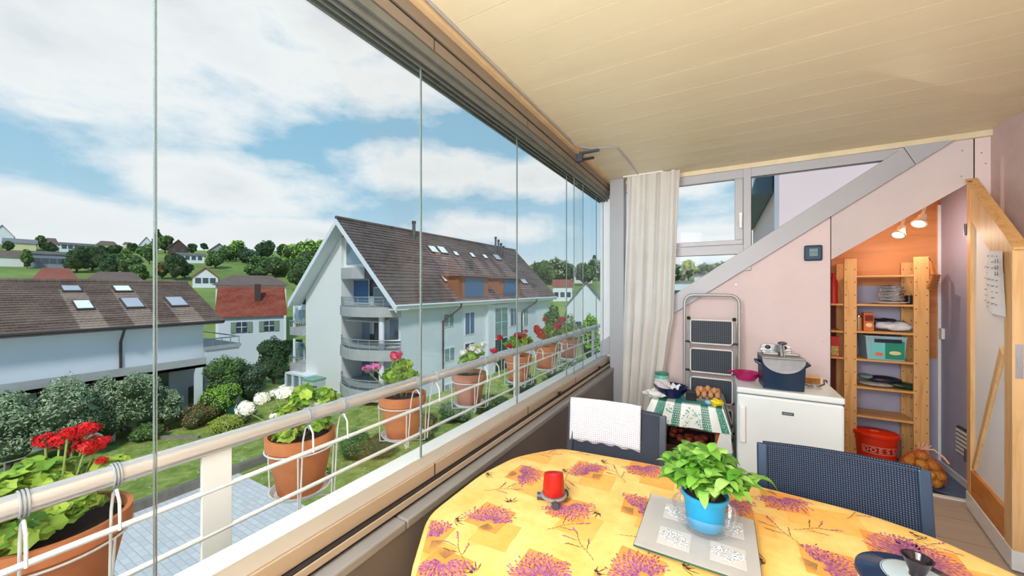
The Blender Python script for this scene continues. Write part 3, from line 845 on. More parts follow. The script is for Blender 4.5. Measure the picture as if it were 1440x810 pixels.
tr = cm.n('ShaderNodeBsdfTranslucent'); tr.inputs['Color'].default_value = rgb(245,243,238); mx = cm.n('ShaderNodeMixShader'); mx.inputs[0].default_value = .35
cm.l(cm.b.outputs[0], mx.inputs[1]); cm.l(tr.outputs[0], mx.inputs[2]); cm.l(mx.outputs[0], cm.out.inputs['Surface'])
cu.build('fabric', cm.m, t, smooth=True, sharp=180)
MB().box(XP1+.01, XP1+.36, 3.56, 3.58, ZC-.014, ZC-.002).build('curtain_rail', M['white_metal'], t)

# ================================================================ FREEZER
fx0, fx1, fy0, fy1, fh = .088, .628, 2.85, 3.42, .85
t = thing('freezer', 'small white upright freezer with a long white handle', 'freezer', ((fx0+fx1)/2, (fy0+fy1)/2, 0))
MB().box(fx0, fx1, fy0+.055, fy1, .015, .79).build('body', M['fridge'], t, bevel=.006)
d = MB().box(fx0, fx1, fy0, fy0+.05, .05, .805).build('door', M['fridge'], t, bevel=.012)
MB().box(fx0-.003, fx1+.003, fy0-.003, fy1+.01, .812, fh).build('worktop', M['fridge'], t, bevel=.01)
m = MB(); m.box(fx0+.012, fx0+.045, fy0-.034, fy0-.012, .50, .735); m.box(fx0+.012, fx0+.045, fy0-.016, fy0+.002, .50, .53); m.box(fx0+.012, fx0+.045, fy0-.016, fy0+.002, .705, .735)
m.build('handle', M['white'], d, bevel=.006)
q = onY(1108, 582, fy0)
b_ = MB().box(q.x-.030, q.x+.030, fy0-.004, fy0+.001, q.z-.010, q.z+.010).build('badge', plain('badge_dark', rgb(52,64,70), .3), d, bevel=.003)
b_['label'] = 'small dark badge'
MB().box(q.x-.024, q.x+.024, fy0-.0052, fy0-.0038, q.z-.0045, q.z+.0045).build('badge_inlay', plain('badge_inlay', rgb(128,140,148), .4), b_)
for sx in (fx0+.04, fx1-.04):
    for sy in (fy0+.09, fy1-.05): MB().lathe([(.02,0.0),(.02,.02)], (sx,sy,0), 12).build('foot', M['black'], t)

# --- deep fryer on the freezer
q = onZ(1105, 535, fh); fcx, fcy = .335, 2.985
t = thing('deep_fryer', 'dark blue deep fryer with steel lid standing on the white freezer', 'fryer', (fcx, fcy, fh))
bluep = plain('dark_petrol_plastic', rgb(24,48,72), .28, 0, .1, 3)
rotf = Matrix.Rotation(.06, 3, 'Z')
def fr_(x, y, z): v = rotf @ Vector((x, y, 0)); return (fcx+v.x, fcy+v.y, fh+z)
# body: profile extruded, front top edge dips in an arc
m = MB(); n = 20; hw = .115; vs = []; fs = []
for yi, (yy, dip) in enumerate(((-.10, .085), (-.06, .05), (.10, .0))):
    for i in range(n+1):
        u = i/n*2-1; arc = dip*(1-u*u)**.5 if abs(u) < 1 else 0
        vs.append(fr_(u*hw, yy - .012*(1-u*u), .195 - arc)); 
for yi, yy in enumerate((-.092, -.06, .10)):
    for i in range(n+1):
        u = i/n*2-1; vs.append(fr_(u*hw*.93, yy-.012*(1-u*u), .003))
k = n+1
for i in range(n):
    fs.append((3*k+i, 3*k+i+1, i+1, i)); fs.append((2*k+i+1, 5*k+i+1, 5*k+i, 2*k+i))
    for r_ in (0, 1): fs.append((r_*k+i, r_*k+i+1, (r_+1)*k+i+1, (r_+1)*k+i)); fs.append(((3+r_)*k+i+1, (3+r_)*k+i, (4+r_)*k+i, (4+r_)*k+i+1))
for r_ in (0, 1):
    fs.append((r_*k, (r_+1)*k, (r_+4)*k, (r_+3)*k)); fs.append((r_*k+n, (r_+3)*k+n, (r_+4)*k+n, (r_+1)*k+n))
m.add(vs, fs); m.build('body', bluep, t, smooth=True, sharp=40)
# steel control plate filling the arc, facing front
m = MB(); pl = [fr_(math.cos(a)*hw*.99, -.101-.012*(1-math.cos(a)**2), .195+math.sin(a)*.085) for a in [PI+ i*PI/18 for i in range(19)]]
m.poly(pl[::-1]); m.prism(pl, (0,-.003,0)); m.build('front_plate', plain('brushed_grey_plate', rgb(150,152,156), .55, .3, .15, 30), t)
m = MB(); 
vs = []
ring = [fr_(-hw,-.10,.195), fr_(hw,-.10,.195), fr_(hw,.10,.195), fr_(-hw,.10,.195)]
m.prism(ring, (0,0,.012)); m.build('lid_rim', bpy.data.materials['brushed_grey_plate'], t, bevel=.004)
ld = MB(); prof = []
ld.prism([fr_(-.10,-.03,.207), fr_(.10,-.03,.207), fr_(.095,.095,.207), fr_(-.095,.095,.207)], (0,0,.02))
lid = ld.build('lid', M['steel'], t, bevel=.008)
# raised window hood behind with filter vents
m = MB(); pts = [fr_(-.105, .06, .225), fr_(.075, .06, .225), fr_(.07, .06, .25), fr_(.035,.06,.268), (fr_(-.07,.06,.275)), fr_(-.10,.06,.258)]
m.prism(pts, (rotf @ Vector((0,.02,0)))); m.build('window_hood', M['steel'], lid, bevel=.004)
for xx in (-.06, .03): MB().sphere(fr_(xx, .056, .25), .014, 14, 10, (1.1,.4,1)).build('vent_cap', M['black'], lid, smooth=True)
m = MB(); m.tube([fr_(.0,-.04,.207), fr_(.0,-.02,.25), fr_(.0,.0,.285)], .009, 10); m.tube([fr_(.015,-.04,.207), fr_(.015,-.02,.25), fr_(.015,.0,.285)], .006, 10); m.build('lifting_rod', M['steel'], t, smooth=True)
MB().sphere(fr_(.01,-.002,.287), .022, 16, 10, (1.2,.8,.55)).build('knob', M['charcoal'], t, smooth=True)
for sx in (-1, 1): MB().tube([fr_(sx*hw,-.06,.15), fr_(sx*(hw+.025),-.055,.165), fr_(sx*(hw+.025),-.01,.17), fr_(sx*hw,0,.16)], .009, 10).build('side_handle', bluep, t, smooth=True)
for xx in (-.012, .014): MB().prism([fr_(xx-.007,-.045,.2), fr_(xx+.007,-.045,.2), fr_(xx+.006,-.033,.235), fr_(xx-.006,-.033,.235)], (0,.01,0)).build('catch', M['black'], t)
# --- magenta bowl
q = onZ(1054, 521, fh)
t = thing('plastic_bowl', 'magenta plastic bowl with small side grips on the freezer', 'bowl', (.15, 3.10, fh))
mag = plain('magenta_plastic', rgb(168,20,92), .3, 0, .05)
o = MB().lathe([(.04,0),(.055,.003),(.078,.035),(.085,.055),(.082,.056),(.074,.036),(.05,.008),(0,.006)], (.15,3.10,fh), 40).build('bowl_body', mag, t, smooth=True)
for a in (0.1, PI+.1):
    MB().tube([(.15+math.cos(a-.22)*.083, 3.10+math.sin(a-.22)*.083, fh+.052), (.15+math.cos(a)*.104, 3.10+math.sin(a)*.104, fh+.053), (.15+math.cos(a+.22)*.083, 3.10+math.sin(a+.22)*.083, fh+.052)], .006, 8).build('grip', mag, t, smooth=True)
# --- small brown brush/sponge and cable on freezer
o = MB()
t = thing('scrubbing_brush', 'small brown bristle brush beside the dark blue fryer', 'brush', (.53, 3.2, fh))
MB().obox((.53,3.20,fh+.045), (.10,.045,.012), .2).build('back', M['pine'], t, bevel=.004)
m = MB()
for i in range(11):
    for j in range(5): 
        x, y = (i-5)*.0085, (j-2)*.0085; m.bar((.53+x*math.cos(.2)-y*math.sin(.2), 3.2+x*math.sin(.2)+y*math.cos(.2), fh), (.53+x*math.cos(.2)-y*math.sin(.2), 3.2+x*math.sin(.2)+y*math.cos(.2), fh+.04), .005, .005)
m.build('bristles', plain('brown_bristle', rgb(178,120,60), .8, 0, .3, 60), t)
m = MB().tube([fr_(.09,.09,.03), (.50,3.09,fh+.005), (.56,3.12,fh+.004), (.60,3.2,fh+.004), (.62,3.32,fh+.006), (.66,3.45,fh-.02), (.69,3.60,fh-.15), (.69,3.68,.5)], .004, 8)
o = m.build('power_cable', M['black'], None, smooth=True); tag(o, 'black power cable trailing from the fryer over the freezer edge', 'cable')
m = MB()
for k in range(4): m.tube([(.52+.035*math.cos(a*PI/8)*(1-.12*k), 3.03+.03*math.sin(a*PI/8)*(1-.12*k), fh+.006+.006*k) for a in range(16)], .0012, 5, True)
o = m.build('wire_rack', M['steel'], None, smooth=True); tag(o, 'small coiled steel wire rest lying right of the fryer', 'wire rest')

# ================================================================ SMALL TABLE WITH GREEN AND WHITE CLOTH
sx0, sx1, sy0, sy1, sz = -.47, .01, 3.0, 3.42, .645
t = thing('side_table', 'small wooden side table under a green and white oilcloth', 'table', ((sx0+sx1)/2, (sy0+sy1)/2, 0))
orange_w = wood('orange_stained_wood', rgb(206,112,40), rgb(150,74,24), 'Z')
MB().box(sx0+.01, sx1-.01, sy0+.01, sy1-.01, sz-.03, sz-.004).build('tabletop', M['pine_x'], t)
for x in (sx0+.03, sx1-.05):
    for y in (sy0+.03, sy1-.05): MB().box(x, x+.035, y, y+.035, 0, sz-.03).build('leg', orange_w, t, bevel=.004)
MB().box(sx0+.03, sx1-.02, sy0+.05, sy1-.04, .12, .135).build('shelf', orange_w, t)
# cloth
white_oil = plain('white_oilcloth', rgb(232,236,232), .35, 0, .03, 8)
teal = plain('teal_print', rgb(40,134,112), .4, 0, .1, 20)
tealpale = plain('pale_teal_print', rgb(120,186,170), .4, 0, .15, 20)
m = MB()
ztop = sz; hang = .155
def grid(m, P00, P10, P11, P01, nx, ny, fn=None, mi=0, mf=None):
    vs = []
    for j in range(ny+1):
        for i in range(nx+1):
            u, v = i/nx, j/ny
            p = (Vector(P00)*(1-u)+Vector(P10)*u)*(1-v) + (Vector(P01)*(1-u)+Vector(P11)*u)*v
            if fn: p = fn(p, u, v)
            vs.append(p)
    for j in range(ny):
        for i in range(nx):
            a = j*(nx+1)+i; m_i = mf((i+.5)/nx, (j+.5)/ny) if mf else mi
            m.add([vs[a], vs[a+1], vs[a+nx+2], vs[a+nx+1]], [(0,1,2,3)], m_i)
def stripes(u, v):
    for a, b in ((.10,.22),(.34,.44),(.70,.80),(.90,.985)):
        if a <= u < b: return 1
    return 0
grid(m, (sx0,sy0,ztop), (sx1,sy0,ztop), (sx1,sy1,ztop), (sx0,sy1,ztop), 50, 6, mf=stripes)
grid(m, (sx0-.06,sy0-.045,ztop-hang), (sx1+.05,sy0-.045,ztop-hang), (sx1,sy0,ztop), (sx0,sy0,ztop), 50, 6, fn=lambda p,u,v: p+Vector((0,-.01*math.sin(u*18)*(1-v),0)), mf=stripes)
grid(m, (sx1+.055,sy0-.04,.32), (sx1+.055,sy1,.40), (sx1,sy1,ztop), (sx1,sy0,ztop), 12, 10, fn=lambda p,u,v: p+Vector((.015*math.sin(u*14)*(1-v),0,0)), mf=lambda u,v: 1 if (.12<u<.25 or .75<u<.9 or v<.12) else 0)
grid(m, (sx1-.06,sy0-.045,.33), (sx1+.055,sy0-.04,.30), (sx1+.045,sy0-.042,ztop-hang), (sx1-.02,sy0-.045,ztop-hang), 6, 8, mf=lambda u,v: 1 if v<.22 else 0)
grid(m, (sx0-.06,sy0-.045,ztop-hang), (sx0-.06,sy1,ztop-hang), (sx0,sy1,ztop), (sx0,sy0,ztop), 10, 4, mf=lambda u,v: 1 if .2<u<.4 else 0)
# white dots on the teal bands, small motifs on the white ones
def dot(x, z, r, mi, y):
    P = [(x+math.cos(k*PI/3)*r, y, z+math.sin(k*PI/3)*r) for k in range(6)]; m.poly(P, mi)
for a, b in ((.34,.44),(.70,.80)):
    for i in range(4):
        for j in range(9):
            u = a+(b-a)*(i+.5)/4; z = ztop-.012-j*.016; k = (ztop-z)/hang
            x = (sx0-.06*k) + (sx1-sx0+.11*k)*u; dot(x+(.004 if j%2 else 0), z, .0042, 0, sy0-.045*k-.011)
for i in range(60):
    u = R.choice((R.uniform(.24,.33), R.uniform(.46,.69), R.uniform(.46,.69))); k = R.uniform(.1,.95); z = ztop-hang*k
    x = (sx0-.06*k)+(sx1-sx0+.11*k)*u; dot(x, z, R.uniform(.003,.006), 2, sy0-.045*k-.0115)
for i in range(90):
    u = R.choice((R.uniform(.11,.21), R.uniform(.905,.975))); k = R.uniform(.05,.97); z = ztop-hang*k
    x = (sx0-.06*k)+(sx1-sx0+.11*k)*u; dot(x, z, R.uniform(.003,.007), 2, sy0-.045*k-.0115)
o = m.build('oilcloth', [white_oil, teal, tealpale], None); tag(o, 'white oilcloth with teal dotted stripes over the side table', 'tablecloth')
# place mat, bowl with cloths, eggs, yellow item, dark box, white bag
zs = sz+.003
o = MB().prism([(-.30,3.02,zs),(-.06,3.04,zs),(-.08,3.2,zs),(-.32,3.18,zs)], (0,0,.003)).build('place_mat', plain('teal_mat', rgb(60,150,150), .4, 0, .2, 20)); tag(o, 'teal place mat on the striped side table', 'place mat')
t = thing('blue_bowl', 'navy blue bowl piled with a pale napkin on the side table', 'bowl', (-.35, 3.14, zs))
nb = plain('navy_glaze', rgb(24,28,78), .2, 0, .1)
bb = MB().lathe([(.05,0),(.07,.004),(.105,.045),(.125,.085),(.121,.086),(.10,.048),(.06,.01),(0,.008)], (-.35,3.14,zs), 40)
bb.build('bowl_body', nb, t, smooth=True)
for k, (x, y, a, w_, cx_) in enumerate(((-.40,3.11,.5,.11,'pale grey folded napkin in the navy blue bowl'),(-.32,3.12,-.4,.08,'white crumpled paper in the navy blue bowl'))):
    m = MB(); rt = Matrix.Rotation(a, 3, 'Z') @ Matrix.Rotation(.6 if k == 0 else .3, 3, 'X')
    vs = []; 
    for j in range(7):
        for i in range(7):
            v = rt @ Vector(((i/6-.5)*w_, (j/6-.5)*w_*.8, .012*math.sin(i*1.7+j))) ; vs.append(Vector((x, y, zs+.088))+v)
    fs = [(j*7+i, j*7+i+1, j*7+i+8, j*7+i+7) for j in range(6) for i in range(6)]
    m.add(vs, fs); o = m.build('napkin', plain('napkin_%d' % k, rgb(206,200,206) if k == 0 else rgb(236,238,244), .8)); tag(o, cx_, 'napkin')
t = thing('jar', 'green and white patterned jar behind the navy blue bowl', 'jar', (-.43, 3.26, zs))
MB().lathe([(.05,0),(.055,.01),(.055,.13),(.05,.14)], (-.43,3.26,zs), 28).build('jar_body', tealpale, t, smooth=True)
MB().lathe([(.056,.03),(.0565,.05),(.0565,.09),(.056,.11)], (-.43,3.26,zs), 28).build('band', white_oil, t, smooth=True)
MB().lathe([(.054,.14),(.054,.155),(.0,.162)], (-.43,3.26,zs), 28).build('lid', teal, t, smooth=True)
bag = MB(); bag.sphere((-.46,3.06,zs+.03), .06, 16, 10, (1.2,.8,.5), jit=.6); o = bag.build('paper_bag', white_oil, None, smooth=True); tag(o, 'crumpled white plastic bag at the left corner of the side table', 'bag')
o = MB().obox((-.205,3.12,zs+.035), (.07,.07,.07), .1).build('black_box', M['black'], bevel=.004); o.name = 'small_box'; tag(o, 'small black box between the navy bowl and the eggs', 'box')
# egg tray
t = thing('egg_tray', 'grey cardboard egg tray on the side table', 'egg tray', (-.09, 3.22, zs))
m = MB(); m.box(-.19, .0, 3.12, 3.32, zs, zs+.018)
for i in range(5):
    for j in range(5): m.lathe([(.017,.0),(.008,.022)], (-.185+.045*i, 3.125+.045*j, zs+.015), 8)
m.build('tray_body', plain('grey_card', rgb(140,130,122), .9, 0, .15, 30), t)
eggm = plain('brown_egg', rgb(206,146,100), .5, 0, .12, 8)
def eggmesh(c): return MB().lathe([(0,0),(.010,.003),(.018,.014),(.020,.024),(.017,.038),(.010,.048),(0,.052)], c, 16)
first = None; gE = 'brown eggs in the tray on the side table'
for i in range(4):
    for j in range(4):
        c = (-.162+.045*i, 3.148+.045*j, zs+.02+(.0 if (i+j) % 3 else .003))
        if first is None:
            first = eggmesh(c).build('egg', eggm, None, smooth=True, sharp=180); tag(first, 'brown egg standing in the egg tray on the side table', 'egg', gE); base0 = Vector(c)
        else:
            e = first.copy(); COL.objects.link(e); e.location = Vector(c)+(first.location-base0) if False else Vector(c)
for i, j, in ((0,0),(1,1),(2,0)):
    e = first.copy(); COL.objects.link(e); e.location = (-.139+.045*i, 3.17+.045*j, zs+.052); e['label'] = 'brown egg lying on top of the other eggs in the tray'; e['group'] = 'brown eggs piled on the tray'
t = thing('sauce_packet', 'yellow packet with a white cap lying at the front of the side table', 'packet', (-.04, 3.05, zs))
MB().sphere((-.035,3.05,zs+.026), .038, 16, 10, (1.1,.8,.68), jit=.4).build('packet_body', plain('yellow_plastic', rgb(244,214,30), .35), t, smooth=True)
MB().sphere((-.085,3.055,zs+.018), .02, 12, 8, (1.3,.9,.8)).build('packet_end', plain('blue_white_plastic', rgb(150,200,226), .35), t, smooth=True)
# crate with onions beneath
t = thing('storage_crate', 'dark open crate on the lower shelf under the oilcloth', 'crate', (-.23, 3.2, .136))
m = MB(); cx0, cx1, cy0, cy1 = sx0+.07, sx1-.06, sy0+.06, sy1-.06
m.box(cx0,cx1,cy0,cy1,.136,.15); m.box(cx0,cx1,cy0,cy0+.012,.15,.30); m.box(cx0,cx1,cy1-.012,cy1,.15,.34); m.box(cx0,cx0+.012,cy0,cy1,.15,.34); m.box(cx1-.012,cx1,cy0,cy1,.15,.34)
m.build('crate_body', plain('dark_brown_crate', rgb(64,34,26), .7), t)
on = island('red_onion', [rgb(120,40,30), rgb(150,70,40), rgb(90,30,30)], .5)
fo = None
for i in range(22):
    c = (R.uniform(cx0+.05,cx1-.05), R.uniform(cy0+.05,cy1-.06), .30+R.uniform(0,.06))
    if fo is None:
        fo = MB().sphere(c, .03, 14, 10, (1,1,.85)).build('onion', plain('onion_skin', rgb(140,56,36), .5, 0, .3, 20), None, smooth=True); tag(fo, 'reddish onion heaped in the dark crate under the side table', 'onion', 'onions in the crate')
    else:
        e = fo.copy(); COL.objects.link(e); e.location = (c[0], c[1], c[2]-.03)
# teal bag behind chair
t = thing('carrier_bag', 'teal bag partly hidden left of the side table', 'bag', (-.62, 3.2, 0))
m = MB(); m.sphere((-.62,3.24,.22), .22, 16, 12, (.45,.4,1.0), jit=.25); m.build('bag_body', plain('teal_fabric', rgb(30,130,150), .7, 0, .15), t, smooth=True)
MB().tube([(-.67,3.24,.41),(-.66,3.24,.47),(-.58,3.24,.47),(-.57,3.24,.41)], .008, 8).build('bag_handle', plain('teal_fabric_dark', rgb(22,100,120), .7), t, smooth=True)

# ================================================================ FOLDED STEP LADDER
LY = 3.56
t = thing('step_ladder', 'folded aluminium step ladder with dark ribbed treads against the pink wall', 'step ladder', (-.085, LY, 0))
lx0, lx1 = -.285, .125
zt = onY(1000, 415, LY).z
def arch(x0, x1, z, y, r=.07, y0=None):
    y0 = y if y0 is None else y0
    pts = [(x0, y0, 0.008), (x0, y, z-r)]
    for k in range(1, 6): a = PI - k*PI/12; pts.append((x0+r+math.cos(a)*r, y, z-r+math.sin(a)*r))
    pts.append((x0+r, y, z))
    pts.append((x1-r, y, z))
    for k in range(1, 6): a = PI/2 - k*PI/12; pts.append((x1-r+math.cos(a)*r, y, z-r+math.sin(a)*r))
    pts += [(x1, y, z-r), (x1, y0, .008)]
    return pts
MB().tube(arch(lx0, lx1, zt, LY+.03, y0=LY-.04), .0125, 12).build('frame', M['alu'], t, smooth=True)
for sx, nm in ((lx0+.035, 1), (lx1-.035, 1)):
    MB().tube([(sx, LY-.01, .008), (sx, LY-.01, zt-.20)], .009, 10).build('rail', M['alu'], t, smooth=True)
    MB().sphere((sx, LY-.012, zt-.20), .016, 12, 8).build('joint_cap', M['black'], t, smooth=True)
rib = N('ribbed_black_tread'); rib.set(.6, 0, .3); v = rib.coord('Object', (420,1,420)); sp = rib.n('ShaderNodeSeparateXYZ'); rib.l(v, sp.inputs[0])
f_ = rib.math('MAXIMUM', rib.math('SINE', sp.outputs[0]), rib.math('SINE', sp.outputs[2])); rib.color(rib.ramp(f_, [(.2, rgb(40,46,54)), (.9, rgb(84,92,104))])); 
for k in range(4):
    z1 = onY(1000, 450, LY).z - k*.245; z0 = z1-.20
    s_ = MB(); s_.box(lx0+.055, lx1-.055, LY-.032, LY-.022, z0+.008, z1-.008)
    st = s_.build('tread', rib.m, t, bevel=.002)
    e = MB(); rr = .015; x0, x1 = lx0+.05, lx1-.05
    pts = [(x0+rr,LY-.027,z0),(x1-rr,LY-.027,z0),(x1,LY-.027,z0+rr),(x1,LY-.027,z1-rr),(x1-rr,LY-.027,z1),(x0+rr,LY-.027,z1),(x0,LY-.027,z1-rr),(x0,LY-.027,z0+rr)]
    e.tube(pts, .0055, 8, True); e.build('tread_rim', M['white_metal'], st, smooth=True)
    for sx in (lx0+.035, lx1-.035): MB().obox((sx-.0, LY-.02, (z0+z1)/2-.09), (.05,.008,.018)).build('bracket', M['black'], t)

# ================================================================ WALL CONTROLLER
q = W(1143, 356)
t = thing('thermostat', 'square dark teal wall display unit on the pink panel', 'thermostat', (q.x, YE, q.z-.06))
MB().box(q.x-.058, q.x+.058, YE-.028, YE-.001, q.z-.062, q.z+.062).build('housing', plain('dark_teal_plastic', rgb(22,62,92), .35), t, bevel=.012)
MB().box(q.x-.026, q.x+.026, YE-.0295, YE-.027, q.z-.026, q.z+.034).build('display', plain('lcd_grey_green', rgb(112,146,150), .3), t, bevel=.002)
MB().box(q.x-.026, q.x+.026, YE-.0300, YE-.0292, q.z+.002, q.z+.006).build('display_line', M['charcoal'], t)

# ================================================================ BRACKET + CABLE ON CEILING
q = onZ(822, 212, ZC)
t = thing('lock_bracket', 'dark metal folding-glass stop bracket by the ceiling', 'bracket', (-.96, q.y, 2.48))
y_ = onX(812, 215, -.97).y
MB().box(-.975, -.93, y_-.012, y_+.03, 2.475, 2.545).build('base', M['charcoal'], t, bevel=.003)
MB().bar((-.94, y_, 2.535), (-.80, y_-.0, 2.535), .03, .014).build('arm', M['charcoal'], t, bevel=.002)
MB().bar((-.94, y_+.02, 2.492), (-.845, y_+.02, 2.492), .022, .016).build('arm', M['black'], t, bevel=.002)
m = MB()
cp = [onZ(x, y, ZC-.006) for x, y in ((808,205),(832,209),(858,206),(868,208),(880,222),(900,249))]
base = [Vector((-.938, yy, ZC-.006)) for yy in (-2, 0, 1, 2)]
q0 = onZ(800, 200, ZC-.006); q0.x = -.938
pts = base + [Vector((-.938, cp[0].y-.12, ZC-.006))] + cp
m.tube(pts, .005, 8); o = m.build('ceiling_cable', M['alu_grey'], None, smooth=True, sharp=180); tag(o, 'thin grey cable clipped along the ceiling edge and turning inward near the curtain', 'cable')
# ================================================================ CLOSET CONTENTS
SY0, SY1 = 4.2, 4.47
SL, SM0, SM1, SR = .30, onY(1187,400,SY0).x, onY(1205,400,SY0).x, onY(1307,400,SY0).x
SR0 = onY(1285,400,SY0).x
def zs_(px, py): return onY(px, py, SY0).z
stop = zs_(1195, 364)
unit = thing('shelf_unit', 'tall pine shelving with drilled uprights inside the closet', 'shelving', ((SM0+SR)/2, SY0, 0))
hole = MB(); 
def upright(x0, x1, y0, y1, z1, holes=True):
    u_ = MB().box(x0, x1, y0, y1, 0, z1).build('upright', M['pine'], unit, bevel=.003)
    if holes:
        h_ = MB(); z = .12
        while z < z1-.03:
            for x in (x0+.013, x1-.013): h_.obox((x, y0-.0005, z), (.007,.002,.007))
            z += .11
        h_.build('peg_holes', M['darkgap'], u_)
upright(SM0, SM1, SY0, SY0+.02, stop); upright(SR0, SR, SY0, SY0+.02, zs_(1296, 361))
upright(SM0, SM1, SY1-.02, SY1, stop-.03, False); upright(onY(1266,400,SY1).x, SR-.01, SY1-.02, SY1, zs_(1275,367)-.0)
shz = [zs_(1240, y) for y in (387, 428, 467, 507, 547, 588)]
for z in shz:
    MB().box(SM1-.02, SR0+.02, SY0+.004, SY1-.004, z-.016, z).build('shelf', M['pine_x'], unit, bevel=.002)
unit2 = thing('shelf_unit', 'narrow glimpse of pine shelving at the left edge of the closet', 'shelving', (.6, SY0, 0))
for y in (427, 465, 502, 560):
    z = zs_(1176, y); MB().box(.1, SM0-.003, SY0+.004, SY1-.004, z-.016, z).build('shelf', M['pine_x'], unit2, bevel=.002)
MB().box(.1, .19, SY0, SY0+.02, 0, 1.45).build('upright', M['pine'], unit2)
MB().box(.1, SM0-.003, SY1, SY1+.008, 0, 1.5).build('back_panel', plain('dark_red_brown', rgb(120,50,30), .8), unit2)
# --- foil wrapped packages
foil = N('crinkled_foil'); foil.set(.22, .85, .6); foil.color(rgb(200,202,206)); foil.bump(foil.noise(foil.coord('Object'), 60, 6, .7, 1), .9, .02)
z = shz[1]; c0 = onY(1252, 420, SY0+.12)
for k in range(5):
    m = MB(); m.sphere((c0.x+R.uniform(-.008,.008), SY0+.12, z+.042+k*.026), .075+.004*(k%2), 22, 10, (1.05,.9,.2), jit=.7)
    o = m.build('foil_package', foil.m, None, smooth=True, sharp=180)
    tag(o, 'foil wrapped package %s of the silvery stack on the second shelf' % ['at the bottom','second from the bottom','in the middle','second from the top','on the very top'][k], 'foil package', 'foil packages on the second shelf')
o = MB().lathe([(.06,.001),(.09,.004),(.118,.016),(.116,.018),(.08,.008),(0,.006)], (c0.x-.005, SY0+.125, z), 36).build('plate', M['white'], None, smooth=True); tag(o, 'pale dish under the stack of foil packages', 'plate')
o = MB().box(c0.x+.095, c0.x+.135, SY0+.08, SY0+.16, z+.001, z+.075).build('dark_jar', M['black'], None, bevel=.01); o.name = 'storage_tin'; tag(o, 'small black tin right of the foil packages', 'tin')
# --- food boxes third shelf
z = shz[2]; x = SM1+.012
t = thing('food_box', 'orange and white cereal box on the third closet shelf', 'box', (x+.09, SY0+.08, z))
ob = MB().box(x+.045, x+.11, SY0+.05, SY0+.12, z+.001, z+.155).build('carton', plain('orange_carton', rgb(210,112,50), .6), t, bevel=.002)
MB().box(x+.052, x+.104, SY0+.0485, SY0+.05, z+.085, z+.135).build('label_top', plain('dark_red_print', rgb(120,30,22), .6), ob)
MB().sphere((x+.078, SY0+.05, z+.05), .022, 14, 8, (1,.1,.8)).build('print', plain('cream_print', rgb(236,214,170), .6), ob)
t = thing('storage_jar', 'glass jar with a silver lid beside the orange cereal box', 'jar', (x+.018, SY0+.08, z))
MB().lathe([(.02,.001),(.021,.01),(.021,.10),(.017,.115)], (x+.018,SY0+.08,z), 18).build('jar_body', plain('ochre_content', rgb(176,140,96), .3), t, smooth=True)
MB().lathe([(.019,.115),(.019,.13),(.0,.131)], (x+.018,SY0+.08,z), 18).build('lid', M['steel'], t, smooth=True)
m = MB().sphere((c0.x+.02, SY0+.12, z+.045), .12, 26, 12, (1.05,.7,.33), jit=.35); o = m.build('plastic_bag', plain('milky_plastic', rgb(214,220,232), .25, 0, .15, 20), None, smooth=True, sharp=180); tag(o, 'milky white plastic bag lying on the third closet shelf', 'bag')
m = MB().sphere((c0.x-.03, SY0+.15, z+.078), .10, 22, 10, (1.15,.7,.26), jit=.6); o = m.build('dark_bag', plain('navy_plastic', rgb(28,34,56), .3, 0, .2, 20), None, smooth=True, sharp=180); o.name = 'plastic_bag'; tag(o, 'dark navy plastic bag behind the milky one on the third shelf', 'bag')
# --- teal box with picture
z = shz[3]; a_, b_ = onY(1216, 490, SY0), onY(1280, 490, SY0)
x0, x1 = a_.x+.01, b_.x-.012
t = thing('storage_box', 'clear storage box with teal printed front and dark handle slot', 'storage box', ((x0+x1)/2, SY0+.1, z))
hh = .19
MB().prism([(x0+.012,SY0+.02,z+.001),(x1-.012,SY0+.02,z+.001),(x1,SY0+.02,z+hh),(x0,SY0+.02,z+hh)], (0,.2,0)).build('tub', plain('frosted_tub', rgb(146,190,204), .3, 0, .08), t, bevel=.004)
MB().box(x0-.004, x1+.004, SY0+.014, SY0+.225, z+hh, z+hh+.010).build('lid', plain('pale_lid', rgb(176,206,214), .3), t, bevel=.003)
xm = x0+(x1-x0)*.48
MB().box(x0+.035, xm, SY0+.0175, SY0+.02, z+.012, z+hh-.05).build('picture_left', plain('pale_turquoise', rgb(110,206,206), .5), t)
MB().box(xm, x1-.014, SY0+.0175, SY0+.02, z+.012, z+hh-.025).build('picture_right', plain('sea_green', rgb(24,142,116), .5), t)
MB().sphere(((x0+xm)/2+.022, SY0+.0175, z+.05), .028, 14, 8, (1,.05,.6)).build('picture_motif', plain('salmon_print', rgb(226,120,96), .5), t)
MB().sphere(((x1+xm)/2-.005, SY0+.0175, z+.065), .036, 14, 8, (1,.05,.45)).build('picture_motif', plain('cream_motif', rgb(226,222,160), .5), t)
MB().box(x0+.055, x1-.03, SY0+.016, SY0+.02, z+hh-.043, z+hh-.012).build('handle_slot', plain('navy_slot', rgb(20,26,58), .4), t, bevel=.004)
